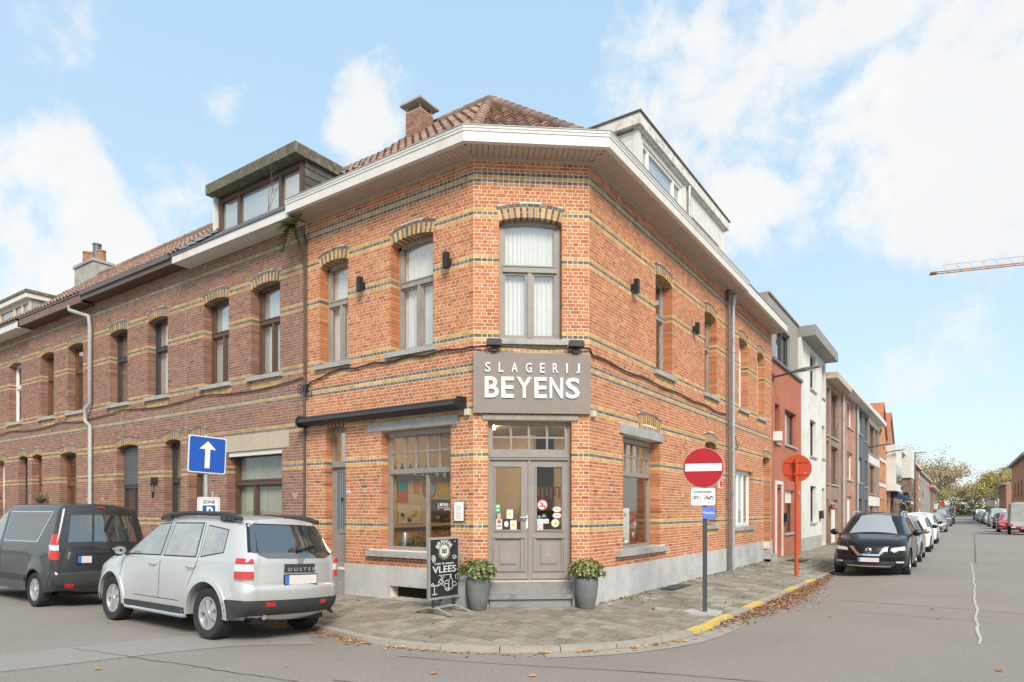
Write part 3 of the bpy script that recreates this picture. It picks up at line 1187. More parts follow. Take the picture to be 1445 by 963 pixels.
# openings
LW1, LW2 = op(-10.545, -9.735, 4.6, 6.56), op(-8.577, -7.565, 4.58, 6.55)
LD = op(-10.372, -9.804, .58, 3.30, .05)
LS = op(-8.819, -7.17, .975, 3.17, 0, False)
CW = op(.424, 1.475, 4.565, 6.54)
CD = op(.237, 1.641, .52, 3.21, 0, False)
RW1, RW2 = op(12.756, 13.689, 4.6, 6.56), op(15.884, 16.834, 4.6, 6.58)
RS = op(11.183, 12.99, .96, 3.13, 0, False)
RG2 = op(15.915, 16.856, 1.345, 3.36)
BLIND = op(11.86, 13.03, 3.32, 3.36, .07)
bw = Brickwork(BRIGHT, BRIGHT_W, YEL, BLK)
ap = lambda o: (o['u0'] - .02, o['u1'] + .02, o['z0'] - .25, o['z0'] - .09)
spots = lambda u, z: [(u, z + .12, 'K'), (u, z + .06, 'Y'), (u, z, 'Y'), (u, z - .06, 'K')]
bw.wall(FL, -10.965, C1[0], 115, [LW1, LW2, LD, LS], [(-9.162, -6.995, 3.17, 3.33), (-9.15, -7.0, .86, .98)], [ap(LW1), ap(LW2)], spots=spots(-9.25, 2.02))
bw.wall(FC, 0, CLEN, 115, [CW, CD], [(.15, 1.758, 3.21, 3.29), (.02, CLEN - .02, 3.33, 4.31)], [(.4, 1.5, 4.3, 4.48)], black_header=True)
bw.wall(FR, C2[1], 17.98, 115, [RW1, RW2, RS, RG2], [(11.02, 13.09, 3.13, 3.31), (11.13, 13.25, .85, .96)] + [(11.86, 13.03, 3.3, 3.62)],
        [ap(RW1), ap(RW2), ap(RG2)], spots=spots(10.7, 2.02) + spots(14.4, 2.02) + spots(15.6, 2.02))
for F, os_ in ((FL, (LW1, LW2, LD)), (FC, (CW,)), (FR, (RW1, RW2, RG2))):
    for o in os_:
        bw.arch(F, o)
# relieving arch with upright yellow bricks above the side window
bw.arch(FR, BLIND)
for i in range(21):
    bw.mb.col = bw.colour('Y' if i % 2 == 0 else 'K')
    u = 11.87 + 1.15 * i / 21
    FR.box(bw.mb, u + .004, u + 1.15 / 21 - .004, -.05, .002, 3.315, 3.385)
bw.build(shop, 300)
mb = MB()
for F, U0, U1, os_ in ((FL, -10.98, C1[0] + .001, (LW1, LW2, LD, LS)), (FC, 0, CLEN, (CW, CD)), (FR, C2[1], 18.0, (RW1, RW2, RS, RG2))):
    hs = [hole(o) for o in os_]
    if F is FL:
        hs.append((-8.581, -7.35, .12, .33))
    backing(F, mb, U0, U1, -.1, TOPZ + .02, hs)
    for o in os_:
        if o['ring']:
            bw.arch_mortar(F, o, mb)
obj('wall', mb, MATS['mortar_pale'], shop)
# party walls, floors and rooms behind the fronts
mb = MB()
mb.box(-10.98, -10.75, YF + .31, 18.0, 0, TOPZ)
mb.box(-10.75, XF - .31, 17.8, 18.0, 0, TOPZ)
mb.box(-10.75, XF - .32, YF + .32 + 3.2, 17.8, 3.55, 3.75)
mb.box(-10.75, -7.2, YF + .32, YF + 3.52, 3.55, 3.75)
mb.hexa([(-7.2, YF + .32, 3.55), (-6.8, YF + .32, 3.55), (XF - .32, 9.96, 3.55), (XF - .32, YF + 3.52, 3.55), (-7.2, YF + .32, 3.75), (-6.8, YF + .32, 3.75), (XF - .32, 9.96, 3.75), (-7.2, YF + 3.52, 3.75)])
mat('shop_wall', (.44, .37, .30), .8, nscale=1, namt=.05)
mat('shop_floor', (.22, .18, .14), .4)
obj('inner_wall', mb, MATS['shop_wall'], shop)
mb = MB()
fp = [(-10.75, YF + .31), (C1[0] - .12, YF + .31), (XF - .31, C2[1] + .12), (XF - .31, 17.8), (-10.75, 17.8)]
mb.prism([(x, y, .30) for x, y in fp], [(x, y, .5) for x, y in fp])
obj('shop_floor', mb, MATS['shop_floor'], shop)
# plinth of bluestone slabs
def slabs(F, parent, joints, ztop, material='plinth_stone', zb=-.05, skip=()):
    for a, b in zip(joints, joints[1:]):
        if (a, b) in skip:
            continue
        m = MB()
        o = .03 + RND.uniform(-.003, .003)
        F.box(m, a + .003, b - .003, -.05, o, zb, ztop)
        obj('plinth_slab', m, MATS[material], parent)
slabs(FL, shop, [-10.96, -10.375], .69)
slabs(FL, shop, [-9.80, -8.645], .69)
m = MB()
FL.box(m, -8.64, -7.30, -.05, .03, .335, .69)
FL.box(m, -8.64, -8.585, -.05, .03, -.05, .33)
obj('plinth_slab', m, MATS['plinth_stone'], shop)
slabs(FL, shop, [-7.295, C1[0] - .0], .69)
slabs(FC, shop, [.0, .235], .69)
slabs(FC, shop, [1.643, CLEN], .69)
slabs(FR, shop, [C2[1], 10.85, 11.68, 13.19, 14.9, 15.6, 16.5, 17.97], .69)
m = MB()
FL.box(m, -8.58, -7.35, -.28, -.2, .1, .34)
v = obj('cellar_vent', m, MATS['dark_void'], shop)
m = MB()
FL.box(m, -8.55, -7.42, -.06, .06, .06, .125)
obj('sill', m, MATS['concrete'], v)
for k in range(6):
    m = MB()
    FL.box(m, -8.5 + .2 * k, -8.485 + .2 * k, -.12, -.10, .13, .335)
    obj('grille_bar', m, MATS['black_metal'], v)

# upper windows
window(FL, shop, LW1, 'weathered_wood', zt=5.83)
window(FL, shop, LW2, 'weathered_wood', zt=5.83)
window(FC, shop, CW, 'taupe_paint', zt=5.775, glass='glass', recess=.13)
window(FR, shop, RW1, 'weathered_wood', zt=5.83, back='half')
window(FR, shop, RW2, 'weathered_wood', zt=5.83, back='half')
window(FR, shop, RG2, 'taupe_paint', zt=2.6, back='dark')

# shop windows: roller box, two rows of small panes, two tall panes
def shop_window(F, o, smalls, mid, rec, jd=.06, jn=None):
    u0, u1, z0, z1 = o['u0'] + .001, o['u1'] - .001, o['z0'], o['z1'] - .03
    fo, fb = -rec, -rec - .07
    m = MB()
    bar(F, m, u0, u0 + .09, z0, z1, fb, fo)
    bar(F, m, u1 - .09, u1, z0, z1, fb, fo)
    bar(F, m, u0 + .09, u1 - .09, z0, z0 + .07, fb, fo)
    bar(F, m, u0 + .09, u1 - .09, z1 - .085, z1, fb, fo + .05)
    bar(F, m, u0 + .09, u1 - .09, 2.375, 2.465, fb, fo + .025)
    bar(F, m, mid - .028, mid + .028, z0 + .07, 2.375, fb, fo)
    bar(F, m, u0 + .09, u1 - .09, 2.755, 2.79, fb + .02, fo - .012)
    edges = [u0 + .09] + smalls + [u1 - .09]
    for s_ in smalls:
        bar(F, m, s_ - .016, s_ + .016, 2.465, z1 - .085, fb + .018, fo - .01)
    w = obj('shop_window', m, MATS['taupe_paint'], shop)
    for a, b in ((u0 + .09, mid - .028), (mid + .028, u1 - .09)):
        g_ = MB()
        F.box(g_, a, b, fb + .03, fb + .036, z0 + .07, 2.375)
        obj('pane', g_, MATS['glass_shop'], w)
    for a, b in zip(edges, edges[1:]):
        for c, d in ((2.465, 2.755), (2.79, z1 - .085)):
            g_ = MB()
            F.box(g_, a + .016, b - .016, fb + .03, fb + .036, c, d)
            obj('pane', g_, MATS['glass_shop'], w)
    sm = MB()
    F.box(sm, o['u0'] - .33, o['u1'] + .24, -.04, .10, .86, .965)
    F.box(sm, o['u0'] + .002, o['u1'] - .002, -rec, -.04, .865, .972)
    obj('sill', sm, MATS['bluestone'], w)
    return w
sw1 = shop_window(FL, LS, [-8.392, -8.127, -7.845, -7.565, -7.287], -7.845, .16)
sw2 = shop_window(FR, RS, [11.559, 11.837, 12.13, 12.43, 12.72], 11.62, .22)
m = MB()
FL.box(m, -9.162, -6.995, -.1, .035, 3.172, 3.33)
obj('lintel', m, MATS['bluestone'], shop)
m = MB()
FR.box(m, 11.02, 13.09, -.1, .035, 3.132, 3.31)
obj('lintel', m, MATS['bluestone'], shop)
for t_, u0, u1, z0, z1 in (('J. BEYENS - THEUNIS', -7.62, -7.10, 1.765, 1.835), ('SLAGERIJ', -7.47, -7.25, 1.705, 1.735)):
    text_on(FL, t_, u0, u1, z0, z1, -.188, MATS['white_letter'], 'lettering', sw1, bold=.02, depth=.002)
m = MB()
FL.box(m, -7.62, -7.10, -.188, -.186, 1.748, 1.754)
obj('lettering', m, MATS['white_letter'], sw1)

# side door on the left street
m = MB()
u0, u1 = LD['u0'] + .001, LD['u1'] - .001
fo, fb = -.16, -.22
bar(FL, m, u0, u0 + .05, .58, 3.30, fb, fo)
bar(FL, m, u1 - .05, u1, .58, 3.30, fb, fo)
bar(FL, m, u0 + .05, u1 - .05, 2.56, 2.68, fb, fo + .05)
bar(FL, m, u0 + .05, u1 - .05, 3.25, 3.36, fb, fo)
sd = obj('side_door', m, MATS['taupe_paint'], shop)
m = MB()
bar(FL, m, u0 + .05, u0 + .14, .58, 2.56, fb + .01, fo - .015)
bar(FL, m, u1 - .14, u1 - .05, .58, 2.56, fb + .01, fo - .015)
bar(FL, m, u0 + .14, u1 - .14, 2.47, 2.56, fb + .01, fo - .015)
bar(FL, m, u0 + .14, u1 - .14, .58, 1.32, fb + .01, fo - .03)
for k in range(4):
    bar(FL, m, u0 + .15 + .07 * k, u0 + .20 + .07 * k, .72, 1.2, fb + .01, fo - .02)
bar(FL, m, u0 + .17, u1 - .17, 1.25, 1.30, fb + .01, fo - .01)
obj('door_leaf', m, MATS['taupe_paint'], sd)
m = MB()
FL.box(m, u0 + .14, u1 - .14, fb + .02, fb + .026, 1.32, 2.47)
obj('pane', m, MATS['frosted_blue'], sd)
m = MB()
for k in range(6):
    uu = u0 + .16 + .05 * k
    m.tube([FL.p(uu, fo - .008, 1.34), FL.p(uu, fo - .008, 2.45)], .007, 6)
m.lathe([(.03, -.006), (.03, .006)], FL.p((u0 + u1) / 2, fo, 1.93), 10, 'y')
obj('window_bars', m, MATS['black_metal'], sd)
m = MB()
FL.box(m, u0 + .05, u1 - .05, fb + .02, fb + .026, 2.68, 3.26)
obj('pane', m, MATS['glass_bright'], sd)
m = MB()
FL.box(m, u0 + .05, u1 - .05, fb - .4, fb - .38, .6, 3.3)
obj('curtain', m, MATS['curtain'], sd)
for k, (zt, oo) in enumerate(((.56, .04), (.40, .20), (.24, .34))):
    m = MB()
    FL.box(m, u0 + .004, u1 - .004, -.22, oo, -.05 if k == 2 else zt - .16, zt)
    obj('step', m, MATS['step_stone'], sd)

# chamfer entrance
dm = MB()
a, b = CD['u0'] + .001, CD['u1'] - .001
fo, fb = -.12, -.20
bar(FC, dm, a, a + .035, .52, 3.205, fb, fo + .01)
bar(FC, dm, b - .035, b, .52, 3.205, fb, fo + .01)
bar(FC, dm, a + .035, b - .035, 2.560, 2.685, fb, fo + .03)
bar(FC, dm, a + .035, b - .035, 2.60, 2.64, fb, fo + .045)
bar(FC, dm, a + .035, b - .035, 3.15, 3.205, fb, fo)
bar(FC, dm, a + .035, a + .085, 2.685, 3.15, fb + .01, fo - .01)
bar(FC, dm, b - .085, b - .035, 2.685, 3.15, fb + .01, fo - .01)
bar(FC, dm, a + .085, b - .085, 2.685, 2.74, fb + .01, fo - .012)
us_ = [a + .085 + (b - a - .17) * k / 4 for k in range(5)]
for q in us_[1:4]:
    bar(FC, dm, q - .016, q + .016, 2.74, 3.15, fb + .02, fo - .015)
bar(FC, dm, a + .085, b - .085, 2.925, 2.955, fb + .022, fo - .018)
ent = obj('entrance_door', dm, MATS['taupe_paint'], shop)
for q, r in zip(us_, us_[1:]):
    for c, d in ((2.74, 2.925), (2.955, 3.15)):
        m = MB()
        FC.box(m, q + .01, r - .01, fb + .03, fb + .036, c, d)
        obj('pane', m, MATS['glass_shop'], ent)

def leaf_door(u0, u1, gu0, gu1, label):
    m = MB()
    z0, z1 = .535, 2.558
    f0, f1 = fb + .005, fo - .01
    bar(FC, m, u0, gu0, z0, z1, f0, f1)
    bar(FC, m, gu1, u1, z0, z1, f0, f1)
    bar(FC, m, gu0, gu1, 2.435, z1, f0, f1)
    bar(FC, m, gu0, gu1, 1.24, 1.378, f0, f1)
    bar(FC, m, gu0, gu1, z0, .70, f0, f1)
    bar(FC, m, gu0, gu1, .70, 1.24, f0, f1 - .03)
    # mouldings round glass and panel
    for (p, q, r, s_) in ((gu0 - .035, gu1 + .035, 1.345, 2.47), (u0 + .045, u1 - .045, .665, 1.265)):
        for k, (w_, h_) in enumerate(((.0, .014), (.014, .024))):
            bar(FC, m, p + w_, p + w_ + .014, r + w_, s_ - w_, f1 - .001, f1 + h_)
            bar(FC, m, q - w_ - .014, q - w_, r + w_, s_ - w_, f1 - .001, f1 + h_)
            bar(FC, m, p + w_ + .014, q - w_ - .014, r + w_, r + w_ + .014, f1 - .001, f1 + h_)
            bar(FC, m, p + w_ + .014, q - w_ - .014, s_ - w_ - .014, s_ - w_, f1 - .001, f1 + h_)
    bar(FC, m, gu0 + .07, gu1 - .07, .80, 1.14, f1 - .031, f1 - .012)
    bar(FC, m, u0 + .02, u1 - .02, .55, .645, f1 - .001, f1 + .018)
    return obj('door_leaf', m, MATS['taupe_paint'], ent)
for u0, u1, g0, g1 in ((a + .036, .927, .369, .794), (.952, b - .036, 1.069, 1.491)):
    lf = leaf_door(u0, u1, g0, g1, '')
    m = MB()
    FC.box(m, g0 - .01, g1 + .01, fb + .03, fb + .036, 1.37, 2.44)
    obj('pane', m, MATS['glass_shop'], ent)
m = MB()
bar(FC, m, .922, .957, .535, 2.558, fb, fo + .018)
obj('cover_strip', m, MATS['taupe_paint'], ent)
m = MB()
FC.box(m, .885, .915, fo - .01, fo - .002, 1.40, 1.62)
obj('lock_plate', m, MATS['white_pvc'], ent)
m = MB()
m.tube([FC.p(.90, fo, 1.585), FC.p(.90, fo + .05, 1.585)], .011, 8)
m.tube([FC.p(.90, fo + .05, 1.585), FC.p(.775, fo + .05, 1.585)], .011, 8)
m.tube([FC.p(.83, fo + .05, 1.545), FC.p(.83, fo + .05, 1.625)], .008, 8)
obj('door_handle', m, MATS['zinc'], ent)
# stickers on the door glass
for n_, c in (('sticker_green', (.02, .42, .12)), ('sticker_white', (.78, .78, .76)), ('sticker_red', (.62, .04, .03)), ('sticker_yellow', (.78, .48, .03)),
              ('sticker_black', (.02, .02, .02)), ('sticker_cream', (.72, .66, .50)), ('sticker_blue', (.15, .33, .60)), ('sticker_grey', (.35, .36, .36))):
    mat(n_, c, .6)

def plate(u0, u1, z0, z1, o, material):
    m = MB()
    FC.box(m, u0, u1, o, o + .001, z0, z1)
    return obj('sticker', m, MATS[material], ent)

def disc(uc, zc, ru, rz, o, material, n=24):
    m = MB()
    FC.poly(m, [(uc + ru * math.cos(2 * math.pi * k / n), zc + rz * math.sin(2 * math.pi * k / n)) for k in range(n)], o + .001, o)
    return obj('sticker', m, MATS[material], ent)
so_ = fb + .038
plate(.372, .448, 1.67, 1.81, so_, 'sticker_green')
plate(.385, .437, 1.70, 1.72, so_ + .0015, 'sticker_white')
plate(.390, .432, 1.755, 1.795, so_ + .0015, 'sticker_white')
plate(.398, .462, 1.56, 1.655, so_, 'sticker_grey')
plate(.382, .482, 1.385, 1.555, so_, 'sticker_cream')
disc(.432, 1.515, .032, .032, so_ + .0015, 'sticker_red')
plate(.395, .47, 1.42, 1.46, so_ + .0015, 'sticker_blue')
plate(.497, .612, 1.385, 1.565, so_, 'sticker_black')
disc(.555, 1.475, .036, .05, so_ + .0015, 'sticker_white')
for q, z in ((.560, 1.568), (.622, 1.383)):
    plate(q, q + .105, z, z + .15, so_, 'sticker_white')
    disc(q + .052, z + .075, .03, .03, so_ + .0015, 'sticker_yellow')
disc(1.168, 1.80, .092, .092, so_, 'sticker_red')
disc(1.168, 1.80, .074, .074, so_ + .0015, 'sticker_white')
m = MB()
FC.box(m, 1.115, 1.225, so_ + .003, so_ + .004, 1.768, 1.788)
FC.box(m, 1.155, 1.185, so_ + .003, so_ + .004, 1.80, 1.83)
obj('sticker', m, MATS['sticker_black'], ent)
m = MB()
FC.poly(m, [(1.112, 1.852), (1.126, 1.866), (1.224, 1.748), (1.210, 1.734)], so_ + .0055, so_ + .0045)
obj('sticker', m, MATS['sticker_red'], ent)
disc(1.195, 1.605, .052, .055, so_, 'sticker_black')
m = MB()
FC.poly(m, [(1.16, 1.585), (1.195, 1.645), (1.23, 1.585), (1.195, 1.60)], so_ + .0025, so_ + .0015)
obj('sticker', m, MATS['sticker_grey'], ent)
plate(1.098, 1.135, 1.57, 1.62, so_, 'sticker_blue')
plate(1.082, 1.278, 1.485, 1.56, so_, 'sticker_white')
plate(1.09, 1.11, 1.50, 1.53, so_ + .0015, 'sticker_green')
plate(1.24, 1.262, 1.50, 1.53, so_ + .0015, 'sticker_red')
plate(1.085, 1.18, 1.38, 1.48, so_, 'sticker_white')
disc(1.132, 1.43, .04, .04, so_ + .0015, 'sticker_red')
disc(1.132, 1.43, .028, .028, so_ + .003, 'sticker_white')
for z in (1.725, 1.618):
    disc(1.418, z, .078, .05, so_, 'sticker_red')
    disc(1.418, z, .07, .043, so_ + .0015, 'sticker_white')
    plate(1.385, 1.45, z - .008, z + .006, so_ + .003, 'sticker_red')
disc(1.39, 1.49, .072, .072, so_, 'sticker_grey')
disc(1.39, 1.49, .058, .058, so_ + .0015, 'sticker_white')
disc(1.39, 1.49, .036, .034, so_ + .003, 'sticker_yellow')
# beam above and steps below
m = MB()
FC.box(m, .15, 1.758, -.15, .03, 3.215, 3.30)
obj('lintel', m, MATS['weathered_wood'], shop)
for z0, z1, o1, w_ in ((.31, .515, .05, 0), (.235, .315, .12, .02), (-.05, .235, .07, -.02)):
    m = MB()
    FC.box(m, .245 - w_, 1.635 + w_, -.22, o1, z0, z1 - .002)
    obj('step', m, MATS['step_stone'], shop)
m = MB()
FC.box(m, .19, .232, -.02, .09, -.05, .36)
FC.box(m, 1.646, 1.69, -.02, .09, -.05, .36)
obj('step_cheek', m, MATS['bluestone'], shop)

# cornice: fascia running round the chamfer with a boarded soffit
def eaves(o, x0=-10.98, y1=18.0):
    """corner points of the line at distance o outside the three fronts"""
    n = (FC.n.x, FC.n.y)
    c = n[0] * C1[0] + n[1] * C1[1] + o
    yl, xr = YF - o, XF + o
    xa = (c - n[1] * yl) / n[0]
    yb = (c - n[0] * xr) / n[1]
    return [(x0, yl), (xa, yl), (xr, yb), (xr, y1)]

def profile_run(prof, **k):
    m = MB()
    rows = []
    for o, z in prof + prof[:1]:
        rows.append([(x, y, z) for x, y in eaves(o, **k)])
    m.grid(rows)
    n = len(prof)
    L_ = len(rows[0])
    m.f.append([i * L_ for i in range(n)][::-1])
    m.f.append([i * L_ + L_ - 1 for i in range(n)])
    return m
EZ = TOPZ - .02
obj('cornice', profile_run([(.41, EZ), (.495, EZ), (.495, EZ + .155), (.508, EZ + .16), (.508, EZ + .20), (.518, EZ + .205), (.522, EZ + .24), (.41, EZ + .24)]), MATS['white_trim'], shop, fix=True)
obj('gutter', profile_run([(.38, EZ + .242), (.53, EZ + .242), (.533, EZ + .256), (.38, EZ + .256)]), MATS['zinc'], shop, fix=True)
obj('soffit_backing', profile_run([(-.1, EZ + .03), (.405, EZ + .03), (.405, EZ + .05), (-.1, EZ + .05)]), MATS['brown_wood'], shop, fix=True)
obj('soffit_moulding', profile_run([(-.02, EZ - .03), (.022, EZ - .03), (.022, EZ + .0), (-.02, EZ + .0)]), MATS['soffit_beige'], shop, fix=True)
E0, E1 = eaves(0), eaves(.405)
def mitre(F, k):
    """u of the mitre line at o = 0 and at o = .425 for corner k"""
    return tuple((Vector((*p, 0)) - F.O).dot(F.u) for p in (E0[k], E1[k]))
for F, lo, hi in ((FL, (-10.98, -10.98), mitre(FL, 1)), (FC, mitre(FC, 1), mitre(FC, 2)), (FR, mitre(FR, 2), (18.0, 18.0))):
    u = min(lo)
    end = max(hi)
    pw_ = .094
    while u < end:
        # board polygon clipped with the two mitre lines
        pl = []
        for o in [0, .405 * .25, .405 * .5, .405 * .75, .405]:
            t = o / .405
            l = max(u + .004, lo[0] + (lo[1] - lo[0]) * t)
            r = min(u + pw_ - .004, hi[0] + (hi[1] - hi[0]) * t)
            if r - l > .004:
                pl.append((o, l, r))
        u += pw_
        if len(pl) < 2:
            continue
        zz = EZ + RND.uniform(0, .002)
        q = [(r, o) for o, l, r in pl] + [(l, o) for o, l, r in reversed(pl)]
        m = MB()
        m.prism([F.p(uu, o, zz) for uu, o in q], [F.p(uu, o, zz + .016) for uu, o in q])
        obj('soffit_board', m, MATS['soffit_beige'], shop, fix=True)

# roof
APEX = Vector((-8.62, 11.70, 10.76))
ez = EZ + .36
e = [Vector((x, y, ez)) for x, y in eaves(.02)]
eg = [Vector((x, y, EZ + .22)) for x, y in eaves(.40)]
mb = MB()
mb.add([tuple(p) for p in (e[0], e[1], e[2], e[3], APEX, Vector((-10.98, 11.70, 10.74)), Vector((-8.60, 18.0, 10.76)))], [(0, 1, 4, 5), (1, 2, 4), (2, 3, 6, 4)])
mb.add([(-10.98, 11.70, 10.72), (-8.6, 11.70, 10.74), (-8.6, 18, 10.74), (-10.98, 18, ez)], [(0, 1, 2, 3)])
mb.add([tuple(q) for q in eg] + [(-10.98, 18, EZ + .22)], [(0, 1, 2, 3, 4)])
mb.add([(q.x, q.y, EZ + .22) for q in e] + [tuple(q) for q in e], [(0, 1, 5, 4), (1, 2, 6, 5), (2, 3, 7, 6)])
obj('roof', mb, MATS['zinc_dark'], shop)
tm = MB()
sl_ = Vector((0, APEX.y - e[0].y, APEX.z - ez))
hl = (APEX.x - e[1].x) / sl_.length
roof_tiles(tm, e[0] + Vector((.02, 0, .01)), (1, 0, 0), sl_, e[1].x - e[0].x, sl_.length, lambda a_, b_: a_ < (e[1].x - e[0].x) + hl * b_ - .05 and b_ < sl_.length, TILES)
cv = e[2] - e[1]
mid_ = (e[1] + e[2]) / 2
sv = APEX - mid_
sv = sv - cv.normalized() * sv.dot(cv.normalized())
au = (APEX - e[1]).dot(cv.normalized())
roof_tiles(tm, e[1] + Vector((0, 0, .01)), cv, sv, cv.length, sv.length, lambda a_, b_: a_ > au * b_ / sv.length + .06 and a_ < cv.length - (cv.length - au) * b_ / sv.length - .06, TILES)
sr = Vector((APEX.x - e[2].x, 0, APEX.z - ez))
hr = (APEX.y - e[2].y) / sr.length
roof_tiles(tm, e[2] + Vector((0, 0, .01)), (0, 1, 0), sr, 18 - e[2].y, sr.length, lambda a_, b_: a_ > hr * b_ + .05 and b_ < sr.length, TILES)
obj('roof_tiles', tm, MATS['roof_tile'], shop, kind='stuff', smooth=35)
up = Vector((0, 0, .05))
ridge(shop, e[1] + up, APEX + up, TILES)
ridge(shop, e[2] + up, APEX + up, TILES)
ridge(shop, Vector((-10.98, 11.70, 10.79)), APEX + up, TILES)
# chimney of this roof
cb = Brickwork([(.30, .15, .105), (.34, .17, .115), (.26, .13, .095)], None, YEL, BLK)
for F, wd in ((Facade((-10.50, 11.0), (1, 0), (0, -1)), .45), (Facade((-10.05, 11.0), (0, 1), (1, 0)), .45)):
    cb.wall(F, 0, wd, 15, [], z0=9.9, bands={})
m = MB()
m.box(-10.496, -10.054, 11.004, 11.45, 9.5, 10.82)
ch = obj('chimney', m, MATS['mortar_brown'], shop)
bk = obj('chimney_bricks', cb.mb, MATS['brick'], ch, kind='stuff')
for b_ in cb.full:
    F, x0, x1, pr, zb, k, col = b_
    cb.mb.col = col
    F.box(cb.mb, x0, x1, -.02, pr, zb + .0045, zb + .0555)
bk.data = cb.mb.mesh('chimney_bricks', MATS['brick'])
m = MB()
m.box(-10.60, -9.95, 10.90, 11.55, 10.95, 10.985)
m.add([(-10.60, 10.90, 10.987), (-9.95, 10.90, 10.987), (-9.95, 11.55, 10.987), (-10.60, 11.55, 10.987), (-10.275, 11.225, 11.08)], [(0, 1, 4), (1, 2, 4), (2, 3, 4), (3, 0, 4)])
for x in (-10.48, -10.11):
    for y in (11.03, 11.4):
        m.box(x, x + .035, y, y + .035, 10.82, 10.95)
obj('chimney_cap', m, MATS['concrete'], ch)

# dormer over the right-hand street
DR = Facade((XF + .02, 0), (0, 1), (1, 0))
m = MB()
hs = [(12.06, 14.25, 8.05, 8.95), (14.9, 17.05, 8.05, 8.95)]
backing(DR, m, 11.80, 17.36, 7.9, 9.06, hs, 0, -.12)
dm_ = obj('dormer', m, MATS['white_trim'], shop)
m = MB()
m.box(XF - 3.0, XF - .10, 17.24, 17.36, 8.3, 9.06)
obj('dormer_cheek', m, MATS['white_trim'], dm_)
for k in range(8):
    m = MB()
    m.box(XF - 3.0, XF - .06, 11.77 + RND.uniform(0, .003), 11.815, 7.9 + .145 * k, 7.9 + .145 * k + .139)
    obj('cladding_board', m, MATS['white_trim'], dm_)
for a_, b_ in ((11.765, 11.90), (17.27, 17.39), (14.36, 14.45)):
    m = MB()
    m.box(XF - .06, XF + .045, a_, b_, 7.9, 9.055)
    obj('corner_board', m, MATS['white_trim'], dm_)
m = MB()
m.box(XF - 3.3, XF + .13, 11.66, 17.5, 9.10, 9.315)
m.box(XF - .03, XF + .08, 11.72, 17.44, 9.06, 9.10)
obj('dormer_fascia', m, MATS['weathered_trim'], dm_)
m = MB()
m.box(XF - 3.32, XF + .16, 11.63, 17.53, 9.317, 9.345)
obj('dormer_roof', m, MATS['moss_fascia'], dm_)
for k, (a_, b_, z0, z1) in enumerate(hs):
    m = MB()
    bar(DR, m, a_, a_ + .06, z0, z1, -.09, -.03)
    bar(DR, m, b_ - .06, b_, z0, z1, -.09, -.03)
    for q in (a_ + .28, b_ - .5):
        bar(DR, m, q, q + .08, z0, z1 - .06, -.09, -.03)
    bar(DR, m, a_ + .06, b_ - .06, z1 - .06, z1, -.09, -.03)
    wv = obj('dormer_window', m, MATS['white_pvc'], dm_)
    m = MB()
    DR.box(m, a_ + .06, b_ - .06, -.07, -.064, z0, z1 - .06)
    obj('pane', m, MATS['glass_bright'], wv)
    if k == 0:
        m = MB()
        DR.box(m, a_, b_, -.11, -.105, z0, z1)
        obj('curtain', m, MATS['curtain'], wv)
    else:
        m = MB()
        DR.box(m, a_ + .02, b_ - .02, -.028, -.002, 8.55, z1)
        obj('roller_shutter', m, MATS['white_trim'], wv)
        m = MB()
        DR.box(m, a_, b_, -.4, -.39, z0, z1)
        obj('room_backdrop', m, MATS['dark_void'], wv)  # dark sheet in place of the unlit room below the shutter
m = MB()
m.tube([(XF + .08, 14.55, 9.08), (XF + .08, 14.55, 8.0)], .04, 10)
obj('dormer_pipe', m, MATS['zinc'], dm_)

# shop interior
mat('lamp_glow', (1, .9, .7), emit=(1.0, .72, .40), estr=21)
mat('wood_counter', (.30, .17, .08), .5, nscale=4, namt=.2)
for n_, c_ in (('teal', (.03, .22, .26)), ('rust', (.40, .07, .03)), ('yellow', (.55, .36, .03)), ('photo', (.07, .06, .055)), ('orange', (.50, .18, .03)), ('pale', (.50, .46, .42)), ('navy', (.03, .04, .12))):
    mat('poster_' + n_, c_, .7)
mat('steel', (.45, .45, .46), .3, .8)
m = MB()
m.box(-10.75, -8.55, 13.4, 13.52, .5, 3.55)
m.box(-8.45, XF - .31, 14.2, 14.32, .5, 3.55)
obj('partition', m, MATS['shop_wall'], shop)
for k, (x, y) in enumerate(((-9.2, 10.4), (-7.5, 10.9), (-6.6, 12.6), (-8.6, 11.4))):
    m = MB()
    m.box(x - .3, x + .3, y - .08, y + .08, 3.46, 3.548)
    lamp = obj('ceiling_lamp', m, MATS['lamp_glow'])
    lamp['label'] = ['warm ceiling strip lamp inside the shop behind the left display window', 'warm ceiling strip lamp inside the shop just behind the entrance door',
                     'warm ceiling strip lamp inside the shop by the side window', 'warm ceiling strip lamp deep inside the shop above the counter'][k]
    lamp['category'] = 'lamp'
    lamp['group'] = 'ceiling lamps in the shop'
t = thing('shop_counter', 'wood fronted shop counter with dark top seen through the display window', 'counter', (-10.4, 11.8, .5))
m = MB()
m.box(-10.74, -10.15, 9.6, 13.3, .5, 1.27)
obj('front', m, MATS['wood_counter'], t)
m = MB()
m.box(-10.745, -10.10, 9.55, 13.35, 1.272, 1.32)
obj('top', m, MATS['black_metal'], t)
t = thing('bottle_shelf', 'shelf of bottles along the side wall inside the shop', 'shelf', (-10.6, 11.8, 2.5))
m = MB()
m.box(-10.74, -10.45, 9.8, 13.2, 2.50, 2.53)
obj('board', m, MATS['brown_wood'], t)
for k in range(24):
    m = MB()
    m.lathe([(.04, 0), (.042, .15), (.015, .2), (.015, .26)], (-10.58, 9.9 + .135 * k, 2.532), 8)
    obj('bottle', m, MATS[('sticker_black', 'sticker_blue', 'poster_navy', 'sticker_grey')[k % 4]], t)
